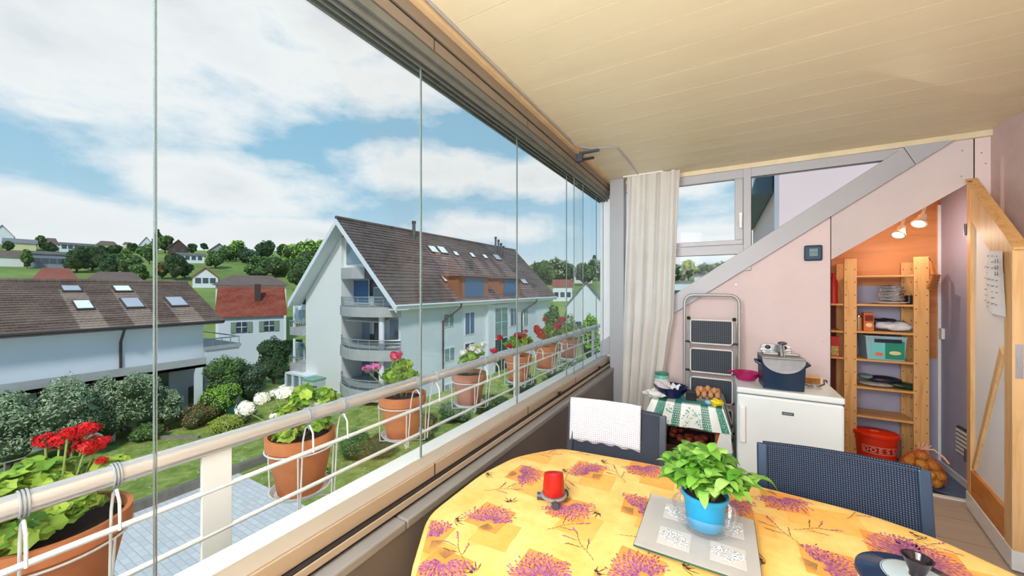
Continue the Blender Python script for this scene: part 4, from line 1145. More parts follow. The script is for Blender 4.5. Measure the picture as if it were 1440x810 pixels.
# --- bags on fifth shelf
z = shz[4]
for k, (dx_, dz2, sc_, c, lb) in enumerate(((.10,.03,(.13,.08,.028),rgb(22,60,44),'flat dark green packet drooping over the right end of the fifth shelf'),(-.06,.022,(.12,.09,.020),rgb(170,166,160),'pale printed packet flat at the left of the fifth shelf'),(-.02,.065,(.12,.08,.028),rgb(30,32,60),'navy packet on top of the flat packets of the fifth shelf'),(-.11,.078,(.05,.06,.022),rgb(120,150,150),'small grey green packet at the upper left of the fifth shelf'))):
    m = MB(); m.sphere((0,0,0), 1, 24, 10, sc_, jit=.5)
    rot = Matrix.Rotation(.08 if k == 0 else 0, 3, 'Y'); V = m.V[0]; V[:] = V @ np.array(rot.transposed()) + np.array((c0.x+dx_-.055, SY0+.10, z+dz2))
    o = m.build('food_packet', plain('packet_%d' % k, c, .35, 0, .35, 18), None, smooth=True, sharp=180); tag(o, lb, 'packet')
# --- items in left bay
x = SM0-.01
t = thing('food_carton', 'tall red carton with a landscape print at the closet edge', 'carton', (x-.05, SY0+.05, zs_(1176,502)))
zc_ = zs_(1176,502)
cb = MB().box(x-.10, x-.012, SY0+.03, SY0+.06, zc_+.001, zc_+.175).build('carton_body', plain('red_carton', rgb(196,30,22), .5), t)
MB().box(x-.092, x-.02, SY0+.0285, SY0+.03, zc_+.01, zc_+.09).build('print', plain('yellow_green_print', rgb(196,176,90), .5, 0, .6, 50), cb)
o = MB().lathe([(.03,.001),(.032,.02),(.03,.2),(.012,.24),(.012,.27)], (x-.05, SY0+.06, zs_(1176,427)), 16).build('red_bottle', plain('red_bottle', rgb(196,28,20), .4), None, smooth=True); tag(o, 'red bottle in shadow on the upper left closet shelf', 'bottle')
# --- brush hanging at the right upright
q = onY(1300, 390, SY0-.03)
t = thing('hand_brush', 'brown hand brush hanging from the right closet upright', 'brush', (q.x+.04, SY0-.03, q.z-.1))
a = Vector((q.x+.035, SY0-.025, q.z+.13)); b = Vector((q.x+.045, SY0-.03, q.z+.02))
br = wood('brush_wood', rgb(190,118,56), rgb(150,86,36), 'Z')
MB().tube([a, a.lerp(b,.5), b], [.009,.011,.016], 12).build('handle', br, t, smooth=True)
MB().obox((q.x+.05, SY0-.03, q.z-.035), (.05,.028,.13), Matrix.Rotation(.25,3,'Y')).build('brush_head', br, t, bevel=.01)
m = MB()
for i in range(5):
    for j in range(9):
        p = Vector(((i-2)*.010, 0, (j-4)*.013)); p = Matrix.Rotation(.25,3,'Y') @ p; m.bar(Vector((q.x+.05, SY0-.042, q.z-.035))+p, Vector((q.x+.05, SY0-.066, q.z-.035))+p, .005, .005)
m.build('bristles', plain('dark_bristle', rgb(120,84,50), .9), t)
MB().tube([a, a+Vector((0,.03,.03))], .003, 6).build('hanging_loop', M['black'], t)
# --- bucket
bx_, by_ = 1.125, 4.20
t = thing('bucket', 'orange-red lidded plastic bucket with a lettered band', 'bucket', (bx_, by_, 0))
redp = plain('orange_red_plastic', rgb(222,50,18), .35, 0, .05, 3)
sx_ = 1.0
bh = .285
MB().lathe([(.109,.001),(.116,.006),(.136,bh-.02),(.138,bh)], (bx_,by_,0), 56, sx=1.0, sy=.80).build('tub', redp, t, smooth=True)
lid = MB().lathe([(.143,bh-.022),(.146,bh-.018),(.146,bh+.006),(.138,bh+.014),(.09,bh+.022),(0,bh+.026)], (bx_,by_,0), 56, sx=1.0, sy=.80).build('lid', redp, t, smooth=True)
MB().obox((bx_-.02,by_-.03,bh+.026), (.055,.022,.006), .1).build('lid_mark', plain('pale_orange', rgb(236,130,90), .4), lid, bevel=.003)
def band(m, r0, r1, z0, z1, a0, a1, off, n=24):
    vs = []; fs = []
    for i in range(n+1):
        a = a0+(a1-a0)*i/n
        for r_, z in ((r0,z0),(r1,z1)): vs.append((bx_+math.cos(a)*(r_+off), by_+math.sin(a)*(r_*.80+off), z))
    for i in range(n): fs.append((2*i, 2*i+2, 2*i+3, 2*i+1))
    m.add(vs, fs)
def rad(z): return .116+(.136-.116)*z/(bh-.02)
ac = math.atan2(-1, -.0)  ; a0, a1 = math.radians(218), math.radians(322)
m = MB(); band(m, rad(.14), rad(.20), .14, .20, a0, a1, .0012); bd = m.build('band', plain('pink_band', rgb(238,150,130), .5), t)
m = MB(); band(m, rad(.147), rad(.193), .147, .193, a0+.05, a1-.05, .0018); m.build('band_field', plain('deep_red_field', rgb(176,26,16), .5), bd)
def text_mesh(body, size):
    cu_ = bpy.data.curves.new('txt', 'FONT'); cu_.body = body; cu_.size = size; cu_.extrude = .0006; cu_.align_x = 'CENTER'; cu_.align_y = 'CENTER'; cu_.offset = .0012
    ob_ = bpy.data.objects.new('txt', cu_); COL.objects.link(ob_); dg = bpy.context.evaluated_depsgraph_get(); dg.update()
    me = bpy.data.meshes.new_from_object(ob_.evaluated_get(dg)); bpy.data.objects.remove(ob_); return me
letters = 'DOESE'
for i, ch in enumerate(letters):
    a = a0+.22+(a1-a0-.44)*i/(len(letters)-1)
    me = text_mesh(ch, .050); lo = bpy.data.objects.new('letter', me); COL.objects.link(lo); lo.parent = bd
    me.materials.clear(); me.materials.append(bpy.data.materials['pink_band'])
    r_ = rad(.17); pos = Vector((bx_+math.cos(a)*(r_+.0028), by_+math.sin(a)*(r_*.8+.0028), .17))
    lo.location = pos - WORLD[bd.name]; lo.rotation_euler = (PI/2, 0, a+PI/2)
# --- net of potatoes
px_, py_ = 1.335, 4.03
t = thing('net_bag', 'red mesh net bag around the potatoes in the closet corner', 'net bag', (px_, py_, 0))
netm = plain('orange_net', rgb(206,90,40), .6)
pots = []
RP = random.Random(5)
def fits(c, r):
    return all((Vector(c)-Vector(p)).length > (r+rr)*.82 for p, rr in pots)
for lay, (n, rad_, zc2) in enumerate(((7,.084,.040),(7,.086,.102),(5,.062,.160),(1,.0,.208))):
    for k in range(n):
        a = 2*PI*k/n + lay*.35; r_ = rad_
        pots.append(((px_+math.cos(a)*r_, py_+math.sin(a)*r_, zc2+RP.uniform(-.006,.006)), RP.uniform(.036,.041)))
    if lay < 2: pots.append(((px_, py_, zc2), .038))
potm = plain('potato_skin', rgb(206,142,56), .7, 0, .25, 25); fp = None
for (c, r_) in pots:
    rz = RP.uniform(0, 3)
    if fp is None:
        fp = MB().sphere(c, .034, 18, 12, (1.12,.9,.86), jit=.12).build('potato', potm, None, smooth=True, sharp=180, origin=Vector(c)); tag(fp, 'yellow potato in the net bag on the closet floor', 'potato', 'potatoes in the net bag')
    else:
        e = fp.copy(); COL.objects.link(e); e.location = c; e.rotation_euler = (RP.uniform(0,.6), RP.uniform(0,.6), rz); s_ = r_/.034; e.scale = (s_, s_, s_)
m = MB(); 
prof = [(.07,.004),(.125,.04),(.130,.09),(.112,.15),(.075,.205),(.03,.235),(.016,.26)]
for k in range(22):
    a = 2*PI*k/22
    for sg in (1, -1):
        m.tube([(px_+math.cos(a+sg*i*.17)*r_, py_+math.sin(a+sg*i*.17)*r_, z) for i, (r_, z) in enumerate(prof)], .0011, 4)
m.build('net', netm, t)
m = MB(); 
for k in range(9):
    a = 2*PI*k/9; m.tube([(px_+math.cos(a)*.014, py_+math.sin(a)*.014, .26), (px_+.02+math.cos(a)*.035, py_+math.sin(a)*.035, .30)], .0025, 5)
m.tube([(px_,py_,.26),(px_+.05,py_-.05,.285),(px_+.09,py_-.08,.25),(px_+.115,py_-.09,.21)], .006, 8)
tie = m.build('net_tie', plain('pink_tie', rgb(236,190,170), .6), t, smooth=True)
# --- two spot lamps
def spot(px, py, lb, ry):
    q = onY(px, py, 3.95)
    zt_ = zcl(q.x+.03)-.002
    t = thing('spot_lamp', lb, 'spotlight', (q.x+.03, 3.95, zt_-.02))
    wm = plain('cream_lamp_metal', rgb(222,212,196), .35, .1)
    MB().bar((q.x+.03, 3.95, zt_-.005), (q.x+.015, 3.95, q.z+.045), .014, .014).build('stem', wm, t)
    ax = Vector((-.45, -.5, -.85)).normalized(); 
    m = MB(); prof = [(.018,0),(.024,.012),(.024,.04),(.030,.055),(.044,.085),(.045,.088)]
    rot = Vector((0,0,1)).rotation_difference(ax).to_matrix()
    m.lathe(prof, (0,0,0), 28); base = Vector((q.x+.02, 3.95, q.z+.05)); V = m.V[0]
    V[:] = V @ np.array(rot.transposed()) + np.array(tuple(base)); m.build('lamp_shade', wm, t, smooth=True)
    em = bpy.data.materials.get('lamp_glow')
    if em is None:
        e = N('lamp_glow'); e.color(rgb(255,240,210)); e.b.inputs['Emission Color'].default_value = rgb(255,232,190); e.b.inputs['Emission Strength'].default_value = 1.6; em = e.m
    m = MB(); m.lathe([(.041,.086),(.03,.0895),(0,.091)], (0,0,0), 24); V = m.V[0]; V[:] = V @ np.array(rot.transposed()) + np.array(tuple(base)); m.build('bulb_face', em, t, smooth=True)
    L = bpy.data.lights.new('spot_light', 'SPOT'); L.energy = 7; L.color = (1,.72,.42); L.spot_size = 2.2; L.spot_blend = .8; L.shadow_soft_size = 0
    lo = bpy.data.objects.new('spot_light', L); COL.objects.link(lo); lo.location = base+ax*.10; lo.rotation_euler = ax.to_track_quat('-Z','Y').to_euler()
spot(1264, 328, 'left cream spotlight glowing under the sloped closet ceiling', 0)
spot(1293, 312, 'right cream spotlight glowing under the sloped closet ceiling', 0)
L = bpy.data.lights.new('closet_fill', 'POINT'); L.energy = 4.5; L.color = (1,.80,.64); L.shadow_soft_size = 0
lo = bpy.data.objects.new('closet_fill', L); COL.objects.link(lo); lo.location = (1.28, 4.05, 1.88)  # added point fill that lifts the closet, has no fixture

# ================================================================ OPEN CLOSET DOOR
A = Vector((1.455, 3.73, 0)); Bp = Vector((1.335, 3.0, 0)); dd = (Bp-A).normalized(); wd = (Bp-A).length; nn = Vector((-dd.y, dd.x, 0)); 
if nn.x > 0: nn = -nn       # towards the room
th = -.055
dz0 = .115
zA, zB = 2.225, 1.715
def DP(s_, z, o_=0): return A + dd*s_*wd + nn*o_ + Vector((0,0,z))
t = thing('closet_door', 'open slant-topped closet door with pine frame and white panel', 'door', tuple(A))
def dtop(s_): return zA + (zB-zA)*s_
def dpoly(name, P, o0, o1, mat, parent=t, bev=.003):
    m = MB(); m.prism([DP(a, b, o0) for a, b in P], nn*(o1-o0)); return m.build(name, mat, parent, bevel=bev)
fw_ = .115
dpoly('panel', [(.04,.20),(.96,.20),(.96,dtop(.96)-.03),(.04,dtop(.04)-.03)], -.02, -.028, plain('white_door_panel', rgb(247,250,255), .6, 0, .02))
dpoly('hinge_stile', [(0,dz0),(.10,dz0),(.10,dtop(.10)),(0,dtop(0))], 0, -.045, M['pine_pale'])
dpoly('lock_stile', [(.86,dz0),(1,dz0),(1,dtop(1)),(.86,dtop(.86)-.0)], .002, -.046, M['pine_pale'])
dpoly('bottom_rail', [(.10,dz0),(.86,dz0),(.86,dz0+.17),(.10,dz0+.17)], -.001, -.045, M['pine_y'])
dpoly('top_rail', [(.10,dtop(.10)-.22),(.86,dtop(.86)-.22),(.86,dtop(.86)),(.10,dtop(.10))], -.001, -.045, M['pine_pale'])
br_ = dpoly('diagonal_brace', [(.10,.30),(.155,.30),(.79,1.13),(.74,1.17)], -.004, -.02, M['pine_pale'])
dpoly('kick_strip', [(0,.012),(1,.012),(1,dz0+.004),(0,dz0+.004)], .004, -.05, M['white'])
# cap strip above the slanted top
m = MB(); m.prism([DP(-.02, dtop(-.02)+.0, -.05), DP(1.03, dtop(1.03)+.0, -.05), DP(1.03, dtop(1.03)+.014, -.05), DP(-.02, dtop(-.02)+.014, -.05)], nn*.054); m.build('edge_strip', M['pine'], t, bevel=.003)
# outer layer of the lock stile: leading edge with lock plate
m = MB(); m.prism([DP(1, dz0, -.046), DP(1, dtop(1), -.046), DP(1, dtop(1), -.10), DP(1, dz0, -.10)], -dd*.6*0.03 if False else -dd*.03); m.build('edge_batten', M['pine'], t, bevel=.002)
pz_ = onY(1428, 508, 3.0).z
k1 = MB(); k1.prism([DP(1.0, pz_-.09, -.008), DP(1.0, pz_+.09, -.008), DP(1.0, pz_+.09, -.034), DP(1.0, pz_-.09, -.034)], dd*.003); lk = k1.build('lock_plate', M['steel'], t)
m = MB(); m.prism([DP(1.0, pz_-.03, -.014), DP(1.0, pz_+.02, -.014), DP(1.0, pz_+.02, -.028), DP(1.0, pz_-.03, -.028)], dd*.010); m.build('latch', M['steel'], lk)
# hinges
for zz in (.35, 1.9): MB().tube([DP(-.005, zz-.04, .004), DP(-.005, zz+.04, .004)], .007, 10).build('hinge', M['charcoal'], t, smooth=True)
# paper sheets pinned to the panel
paper = plain('white_paper', rgb(240,242,246), .8, 0, .02)
ink = plain('grey_ink', rgb(150,155,165), .8)
for k, (s0, s1, z0, z1, o_, lb) in enumerate(((.60,.905,1.36,1.72,.006,'large printed sheet pinned to the closet door'),(.46,.62,1.37,1.66,-.012,'thin sheet hanging left of the large one on the closet door'))):
    t2 = thing('paper_sheet', lb, 'paper', tuple(DP((s0+s1)/2, z0, o_)))
    m = MB(); vs = []; n = 8
    for i in range(n+1):
        for j in range(n+1):
            u, v = i/n, j/n; vs.append(DP(s0+(s1-s0)*u, z0+(z1-z0)*v - .06*(s1-s0)*u, o_+.006*math.sin(u*5+v*3)+.004))
    fs = [(i*(n+1)+j, (i+1)*(n+1)+j, (i+1)*(n+1)+j+1, i*(n+1)+j+1) for i in range(n) for j in range(n)]
    m.add(vs, fs); pg = m.build('sheet', paper, t2, smooth=True)
    m = MB()
    for r_ in range(9):
        for c_ in range(3):
            if R.random() < .35: continue
            u0 = .12+c_*.28; z = z1-.03-r_*.034; 
            a = DP(s0+(s1-s0)*u0, z-.06*(s1-s0)*u0, o_+.016); b = DP(s0+(s1-s0)*(u0+R.uniform(.08,.2)), z-.06*(s1-s0)*u0, o_+.016)
            if z < z0+.02: continue
            m.bar(a, b, .001, .006)
    if k == 0:
        for r_ in range(3):
            for c_ in range(2):
                m.bar(DP(s0+(s1-s0)*(.62+.16*c_), z1-.07-.035*r_, o_+.016), DP(s0+(s1-s0)*(.70+.16*c_), z1-.07-.035*r_, o_+.016), .001, .022)
    m.build('print_lines', ink, t2)
# rug at the lower right
m = MB(); rx0, rx1, ry0, ry1 = .98, 1.5, 2.1, 2.93
t = thing('door_mat', 'black door mat with pale stripes on the floor right of the table', 'mat', (1.2, 2.5, 0))
m.box(rx0, rx1, ry0, ry1, .001, .010); m.build('mat_body', plain('mat_black', rgb(34,34,38), .9), t)
m = MB()
for k in range(26): m.box(rx0+.02, rx1-.02, ry0+.02+k*.031, ry0+.033+k*.031, .010, .012)
m.build('stripes', plain('mat_grey', rgb(150,146,142), .9), t)
# ================================================================ BALCONY POTS
ger_leaf = island('geranium_leaves', [rgb(88,134,50), rgb(140,184,70), rgb(186,210,92), rgb(70,112,44), rgb(160,196,80)], .55, .2)
ger_dark = island('shaded_leaves', [rgb(70,98,48), rgb(104,130,60), rgb(150,160,80), rgb(60,84,40)], .6, .15)
stem_m = plain('geranium_stem', rgb(140,160,84), .6)
petal = {'red': island('red_petals', [rgb(190,16,26), rgb(226,24,34), rgb(150,10,24), rgb(236,50,50)], .5, .15),
         'white': island('white_petals', [rgb(250,250,250), rgb(236,238,236), rgb(250,246,220), rgb(255,255,255)], .5, .15),
         'pink': island('pink_petals', [rgb(226,130,190), rgb(206,96,160), rgb(236,160,206), rgb(190,80,150)], .5, .15),
         'crimson': island('crimson_petals', [rgb(206,24,70), rgb(230,60,100), rgb(180,14,50), rgb(240,90,120)], .5, .15),
         'scarlet': island('scarlet_petals', [rgb(226,40,20), rgb(200,20,20), rgb(240,80,30)], .5, .15)}
RG = random.Random(21)
def ger_leafmesh(m, c, nrm, r):
    """round scalloped leaf"""
    nrm = Vector(nrm).normalized(); a = nrm.cross(Vector((RG.uniform(-1,1),RG.uniform(-1,1),.2))).normalized(); b = nrm.cross(a)
    vs = [Vector(c) - nrm*r*.18]; n = 14
    for k in range(n):
        t = 2*PI*k/n; rr = r*(1 if k % 2 else .86)*(.55 if k == 0 else 1)
        vs.append(Vector(c) + (a*math.cos(t)+b*math.sin(t))*rr + nrm*r*(.12*math.sin(t*3)))
    m.add(vs, [(0, 1+k, 1+(k+1) % n) for k in range(n)])
def flower_head(parent, c, r, kind, name='flower_head', n=34):
    m = MB()
    for k in range(n):
        d = Vector((RG.gauss(0,1), RG.gauss(0,1), RG.gauss(.35,.8))).normalized(); rk = r*RG.uniform(.7,1.2); p = Vector(c) + Vector((d.x*rk, d.y*rk, d.z*rk*.75))
        a = d.cross(Vector((0,0,1))); 
        if a.length < .1: a = Vector((1,0,0))
        a.normalize(); b = d.cross(a)
        for q in range(5):
            t = 2*PI*q/5 + k; e = (a*math.cos(t)+b*math.sin(t)); f = d.cross(e)
            L = r*.46; m.add([p, p+e*L*.6+f*L*.32+d*L*.12, p+e*L+d*L*.05, p+e*L*.6-f*L*.32+d*L*.12], [(0,1,2,3)])
    return m.build(name, petal[kind], parent)
def potted(label, y, r, zr, h, heads, kind, foliage, tilt=0, big=1.0, leafmat=None, lmap=None, veiled=False, xoff=-1.515):
    x = xoff; zb = zr-h
    t = thing('potted_geranium', label, 'potted plant', (x, y, zb), 'geranium pots hanging along the balcony railing')
    rb = r*.62
    mt_ = M['terracotta_veiled'] if veiled else M['terracotta']
    pot = MB().lathe([(rb,0),(rb+.004,.004),(r*.915,h-.05),(r*.925,h-.048),(r*.99,h-.046),(r,h),(r-.012,h),(r*.90,h-.03),(0,h-.028)], (x,y,zb), 48).build('pot', mt_, t, smooth=True, sharp=35)
    MB().lathe([(r*.9,h-.028),(r*.5,h-.02),(0,h-.018)], (x,y,zb), 24).build('soil', M['soil'], pot, smooth=True)
    m = MB(); st = MB()
    for (fx, fy, fz, fr) in foliage:
        for k in range(int(70*(fr/.07)**1.5)+14):
            d = Vector((RG.gauss(0,1), RG.gauss(0,1), abs(RG.gauss(0,.8)))).normalized()
            c = Vector((x+fx, y+fy, zr+fz)) + d*fr*RG.uniform(.4,1.05)
            ger_leafmesh(m, c, d+Vector((RG.uniform(-.5,.9),RG.uniform(-.7,.4),.8)), RG.uniform(.016,.030)*big)
            if k % 3 == 0: st.tube([(x+fx*.3, y+fy*.3, zr-.02), (x+fx*.8, y+fy*.8, zr+fz*.6), c], .0018, 5)
    m.build('foliage', leafmat or ger_leaf, t)
    for (fx, fy, fz, fr, kd) in heads:
        c = Vector((x+fx, y+fy, zr+fz)); st.tube([(x+fx*.3, y+fy*.3, zr), (x+fx*.7, y+fy*.7, zr+fz*.55), c-Vector((0,0,fr*.4))], .0024, 6)
        flower_head(t, c, fr, kd)
        for q in range(6):
            a = q*1.05; st.tube([c-Vector((0,0,fr*.9)), c+Vector((math.cos(a)*fr*.8, math.sin(a)*fr*.8, 0))], .001, 4)
    st.build('stems', stem_m, t, smooth=True)
    # wire holder hooked over the handrail
    w = thing('pot_holder', label_h, 'pot holder', (x, y, zb-.01), 'wire pot holders hooked on the handrail')
    wm = M['white_metal']; rw = .0032
    def ring(rr, z, m, n=40): m.tube([(x+math.cos(k*2*PI/n)*rr, y+math.sin(k*2*PI/n)*rr, z) for k in range(n)], rw, 7, True)
    m = MB(); ring(r*.95+.006, zb+h-.055, m); m.build('ring', wm, w, smooth=True)
    m = MB(); m.lathe([(rb-.01,-.006),(rb+.02,-.004),(rb+.034,.014),(rb+.030,.015),(rb+.015,-.001),(0,-.001)], (x,y,zb), 40); m.build('saucer', M['white'], w, smooth=True)
    m = MB()
    for a in (35, 145, 215, 325):
        a = math.radians(a); ca_, sa_ = math.cos(a), math.sin(a)
        m.tube([(x+ca_*(r*.95+.008), y+sa_*(r*.95+.008), zb+h-.055), (x+ca_*(rb+.042), y+sa_*(rb+.042), zb-.03), (x+ca_*rb*.3, y+sa_*rb*.3, zb-.03)], rw, 7)
    m.build('cage_wire', wm, w, smooth=True)
    for s_ in (-1, 1):
        yy = y+s_*.072; rr = .032
        pts = [(XH-.034, yy, zb-.02), (XH-.036, yy, hz_)] + [(XH-.036*math.cos(k*PI/8)*1.0, yy, hz_+.034*math.sin(k*PI/8)) for k in range(1, 8)] + [(XH+.036, yy, hz_), (XH+.034, yy, hz_-.10)]
        # the wire hoop comes through below the rail and bends down on the room side
        pts = [(x+.9*r, yy, zb-.02), (XH-.03, yy, hz_-.10), (XH-.015, yy, hz_-.05), (XH+.012, yy, hz_-.035), (XH+.032, yy, hz_-.06), (XH+.036, yy, hz_-.13)]
        MB().tube(pts, rw, 7).build('hook', wm, w, smooth=True)
        m = MB()
        for q in range(3): m.tube([(XH+math.cos(k*PI/8)*.0285, yy+(q-1)*.006, hz_+math.sin(k*PI/8)*.0285) for k in range(16)], .0022, 6, True)
        m.tube([(XH-.008, yy, hz_-.028), (XH+.01, yy, hz_-.05)], .003, 6)
        m.build('binding_wire', M['alu_grey'], w, smooth=True)
names = ['nearest','second','third','fourth','fifth','sixth','seventh']
lab = ['large terracotta pot of deep red geraniums at the near end of the railing',
 'orange terracotta pot of white geraniums hanging on the railing',
 'terracotta pot of pink geraniums with bright green leaves on the railing',
 'reflection-paled terracotta pot of small white geraniums behind the glass seam',
 'terracotta pot of dark red geraniums beside the second white post',
 'terracotta pot of scarlet geraniums, sixth along the railing',
 'reflection-paled terracotta pot of crimson geraniums at the far end of the railing']
labh = ['white wire holder around the pot of deep red geraniums','white wire holder around the orange pot of large white geraniums','white wire holder around the pot of pink geraniums','white wire holder around the reflection-paled pot of small white geraniums','white wire holder around the pot beside the second post','white wire holder around the scarlet geranium pot','white wire holder around the last pot of the railing']
def off(px, py, dx, y, zr):
    """offset of a flower from its pot: plane X = pot centre + dx"""
    q = onX(px, py, -1.515+dx); return (dx, q.y - y, q.z - zr)
specs = []
zr = .905
label_h = labh[0]; y = .25
H = []
for px, py, dx, fr, kd in ((66,622,-.08,.022,'red'),(86,622,-.05,.022,'red'),(124,606,-.03,.026,'red'),(108,615,-.1,.022,'red'),(140,626,0,.024,'red'),(122,632,.02,.024,'red'),(146,650,.03,.012,'red'),(98,612,.02,.018,'red')): H.append(off(px,py,dx,y,zr)+(fr,kd))
potted(lab[0], y, .150, .885, .25, [(a,b,c+.02,d,e) for a,b,c,d,e in H], 'red', [(.02,-.10,.085,.07),(-.03,-.02,.09,.075),(0,.10,.085,.05),(.06,-.05,.01,.06),(.02,-.16,.06,.06),(-.02,-.22,.08,.07),(.03,.02,.03,.05)], big=1.05, xoff=-1.535)
label_h = labh[1]; y = .90
H = [off(px,py,dx,y,zr)+(fr,kd) for px,py,dx,fr,kd in ((346,574,-.10,.030,'white'),(368,560,-.08,.026,'white'),(402,552,-.05,.034,'white'),(385,553,-.09,.018,'white'),(444,566,.0,.026,'white'),(460,568,.05,.022,'white'),(385,585,.02,.013,'white'))]
potted(lab[1], y, .128, .905, .235, H, 'white', [(-.02,.03,.13,.055),(.02,.09,.12,.045),(-.05,-.03,.07,.05),(.03,-.08,.02,.035),(.03,.04,.03,.05)], xoff=-1.515)
label_h = labh[2]; y = 1.46
H = [off(px,py,dx,y,zr)+(fr,kd) for px,py,dx,fr,kd in ((516,524,-.06,.022,'pink'),(528,522,.0,.024,'pink'),(556,506,.0,.028,'crimson'),(561,502,.0,.018,'pink'))]
potted(lab[2], y, .125, .925, .225, H, 'pink', [(0,-.03,.09,.075),(.02,.05,.06,.06),(-.02,.02,.14,.05)], xoff=-1.515)
label_h = labh[3]; y = 2.07
H = [off(px,py,dx,y,zr)+(fr,kd) for px,py,dx,fr,kd in ((652,499,-.05,.028,'white'),(664,492,.0,.030,'white'),(680,488,.04,.026,'white'),(672,497,.05,.024,'white'))]
potted(lab[3], y, .118, .92, .215, H, 'white', [(0,0,.08,.065),(.02,.06,.12,.05)], veiled=True, xoff=-1.515)
label_h = labh[4]; y = 2.78
H = [off(px,py,dx,y,zr)+(fr,kd) for px,py,dx,fr,kd in ((702,479,-.05,.026,'red'),(727,477,.0,.034,'red'),(736,477,.03,.026,'red'),(694,498,.05,.026,'crimson'),(717,491,.05,.022,'red'),(739,470,.0,.02,'crimson'))]
potted(lab[4], y, .118, .93, .225, H, 'red', [(0,-.08,.09,.07),(0,.06,.10,.08),(.02,.12,.08,.06)], xoff=-1.515)
label_h = labh[5]; y = 3.35
H = [off(px,py,dx,y,zr)+(fr,kd) for px,py,dx,fr,kd in ((758,470,.0,.042,'scarlet'),(762,476,.05,.034,'scarlet'),(766,453,.0,.026,'red'),(755,465,.02,.03,'scarlet'))]
potted(lab[5], y, .118, .93, .225, H, 'scarlet', [(0,-.03,.08,.07),(0,.07,.13,.06)], xoff=-1.515)
label_h = labh[6]; y = 3.98
H = [off(px,py,dx,y,zr)+(fr,kd) for px,py,dx,fr,kd in ((784,461,.0,.04,'crimson'),(791,453,.0,.04,'crimson'),(777,470,.0,.03,'red'))]
potted(lab[6], y, .118, .93, .225, H, 'crimson', [(0,-.03,.08,.07),(0,.05,.08,.06)], veiled=True, xoff=-1.515)

# ================================================================ GROUND AND HILL
G = -7.5
def smooth(t): t = max(0, min(1, t)); return t*t*(3-2*t)
def terr(x, y):
    d = math.hypot(x, y); az = math.degrees(math.atan2(-x, y))     # 0 = along the balcony, positive to the left
    if d < 58: return G
    hi = float(np.interp(az, [-60, 0, 20, 40, 60, 75, 110], [.50, .45, .44, .70, .84, .70, .66]))
    z1 = 1.5 + (d-105)*.205*hi if d > 105 else None
    if d < 105: z = G + (9.0)*smooth((d-58)/55)
    else:
        t = (d-105)/175.; z = 1.0 + 27*hi*math.sin(min(1, t)*PI/2)
        if d > 280: z -= (d-280)*.05
    return z + .9*noise.noise(Vector((x*.02, y*.02, 0)))*smooth((d-60)/60)
def hit(px, py, dmax=268):
    r = ray(px, py); h_ = math.hypot(r.x, r.y); k = 6.0
    while k*h_ < dmax:
        p = Vector((r.x*k, r.y*k, EYE + r.z*k))
        if p.z <= terr(p.x, p.y): return Vector((p.x, p.y, terr(p.x, p.y)))
        k *= 1.004
    return Vector((r.x*k, r.y*k, EYE + r.z*k))
def grassmat(name, c1, c2, c3, scale, speck=None):
    m = N(name); m.set(.95, 0, .1); v = m.coord('Object')
    c = m.ramp(m.noise(v, scale, 8, .7), [(.3, c1), (.5, c2), (.72, c3)])
    if speck:
        vo = m.n('ShaderNodeTexVoronoi'); vo.inputs['Scale'].default_value = 3.2; m.l(v, vo.inputs['Vector'])
        c = m.mix(m.ramp(vo.outputs['Distance'], [(.10, (.8,.8,.8,1)), (.2, (0,0,0,1))]), c, speck)
    m.color(c); return m.m
gr = MB(); vs = []; 
ds = [3,10,16,24,34,45,58,66,74,82,90,98,106,116,128,142,158,176,196,218,240,262,284,310,400]
azs = [-75 + 2.5*k for k in range(0, 78)]
for d in ds:
    for a in azs:
        x, y_ = -math.sin(math.radians(a))*d, math.cos(math.radians(a))*d; vs.append((x, y_, terr(x, y_)))
na = len(azs); fs = []
for i in range(len(ds)-1):
    for j in range(na-1): q = i*na+j; fs.append((q, q+1, q+na+1, q+na))
gr.add(vs, fs)
struct(gr.build('ground', grassmat('meadow', rgb(96,116,66), rgb(128,148,82), rgb(152,168,98), .05), None, smooth=True, sharp=180, origin=Vector((0,0,0))))
# lawn, kerb, paved path
XK = onZ(300, 682, G).x
kA, kB = onZ(183, 722, G), onZ(383, 651, G)
XK = (kA.x+kB.x)/2
o = MB().box(-31.5, -3.0, -12, 48, G-.05, G+.03).build('lawn', grassmat('lawn_grass', rgb(98,118,56), rgb(138,154,76), rgb(172,182,108), 1.4, rgb(214,214,190)), None); struct(o); o.name = 'trim_lawn'
pv = N('pale_paving'); pv.set(.8); bt = pv.n('ShaderNodeTexBrick'); pv.l(pv.coord('Object'), bt.inputs['Vector'])
bt.inputs['Scale'].default_value = 1; bt.inputs['Brick Width'].default_value = .42; bt.inputs['Row Height'].default_value = .21; bt.inputs['Mortar Size'].default_value = .012
bt.inputs['Color1'].default_value = rgb(226,222,218); bt.inputs['Color2'].default_value = rgb(212,208,206); bt.inputs['Mortar'].default_value = rgb(190,188,188); pv.color(bt.outputs['Color'])
ye = onZ(383, 690, G).y
o = MB().box(XK, -4, -12, ye, G, G+.05).build('path', pv.m, None); struct(o); o.name = 'trim_path'
o = MB().box(XK-.28, XK, -12, kB.y+.4, G, G+.42).build('kerb_wall', plain('rough_kerb', rgb(128,120,112), .9, 0, .25, 3)); tag(o, 'low rough concrete kerb between lawn and paved path', 'kerb')

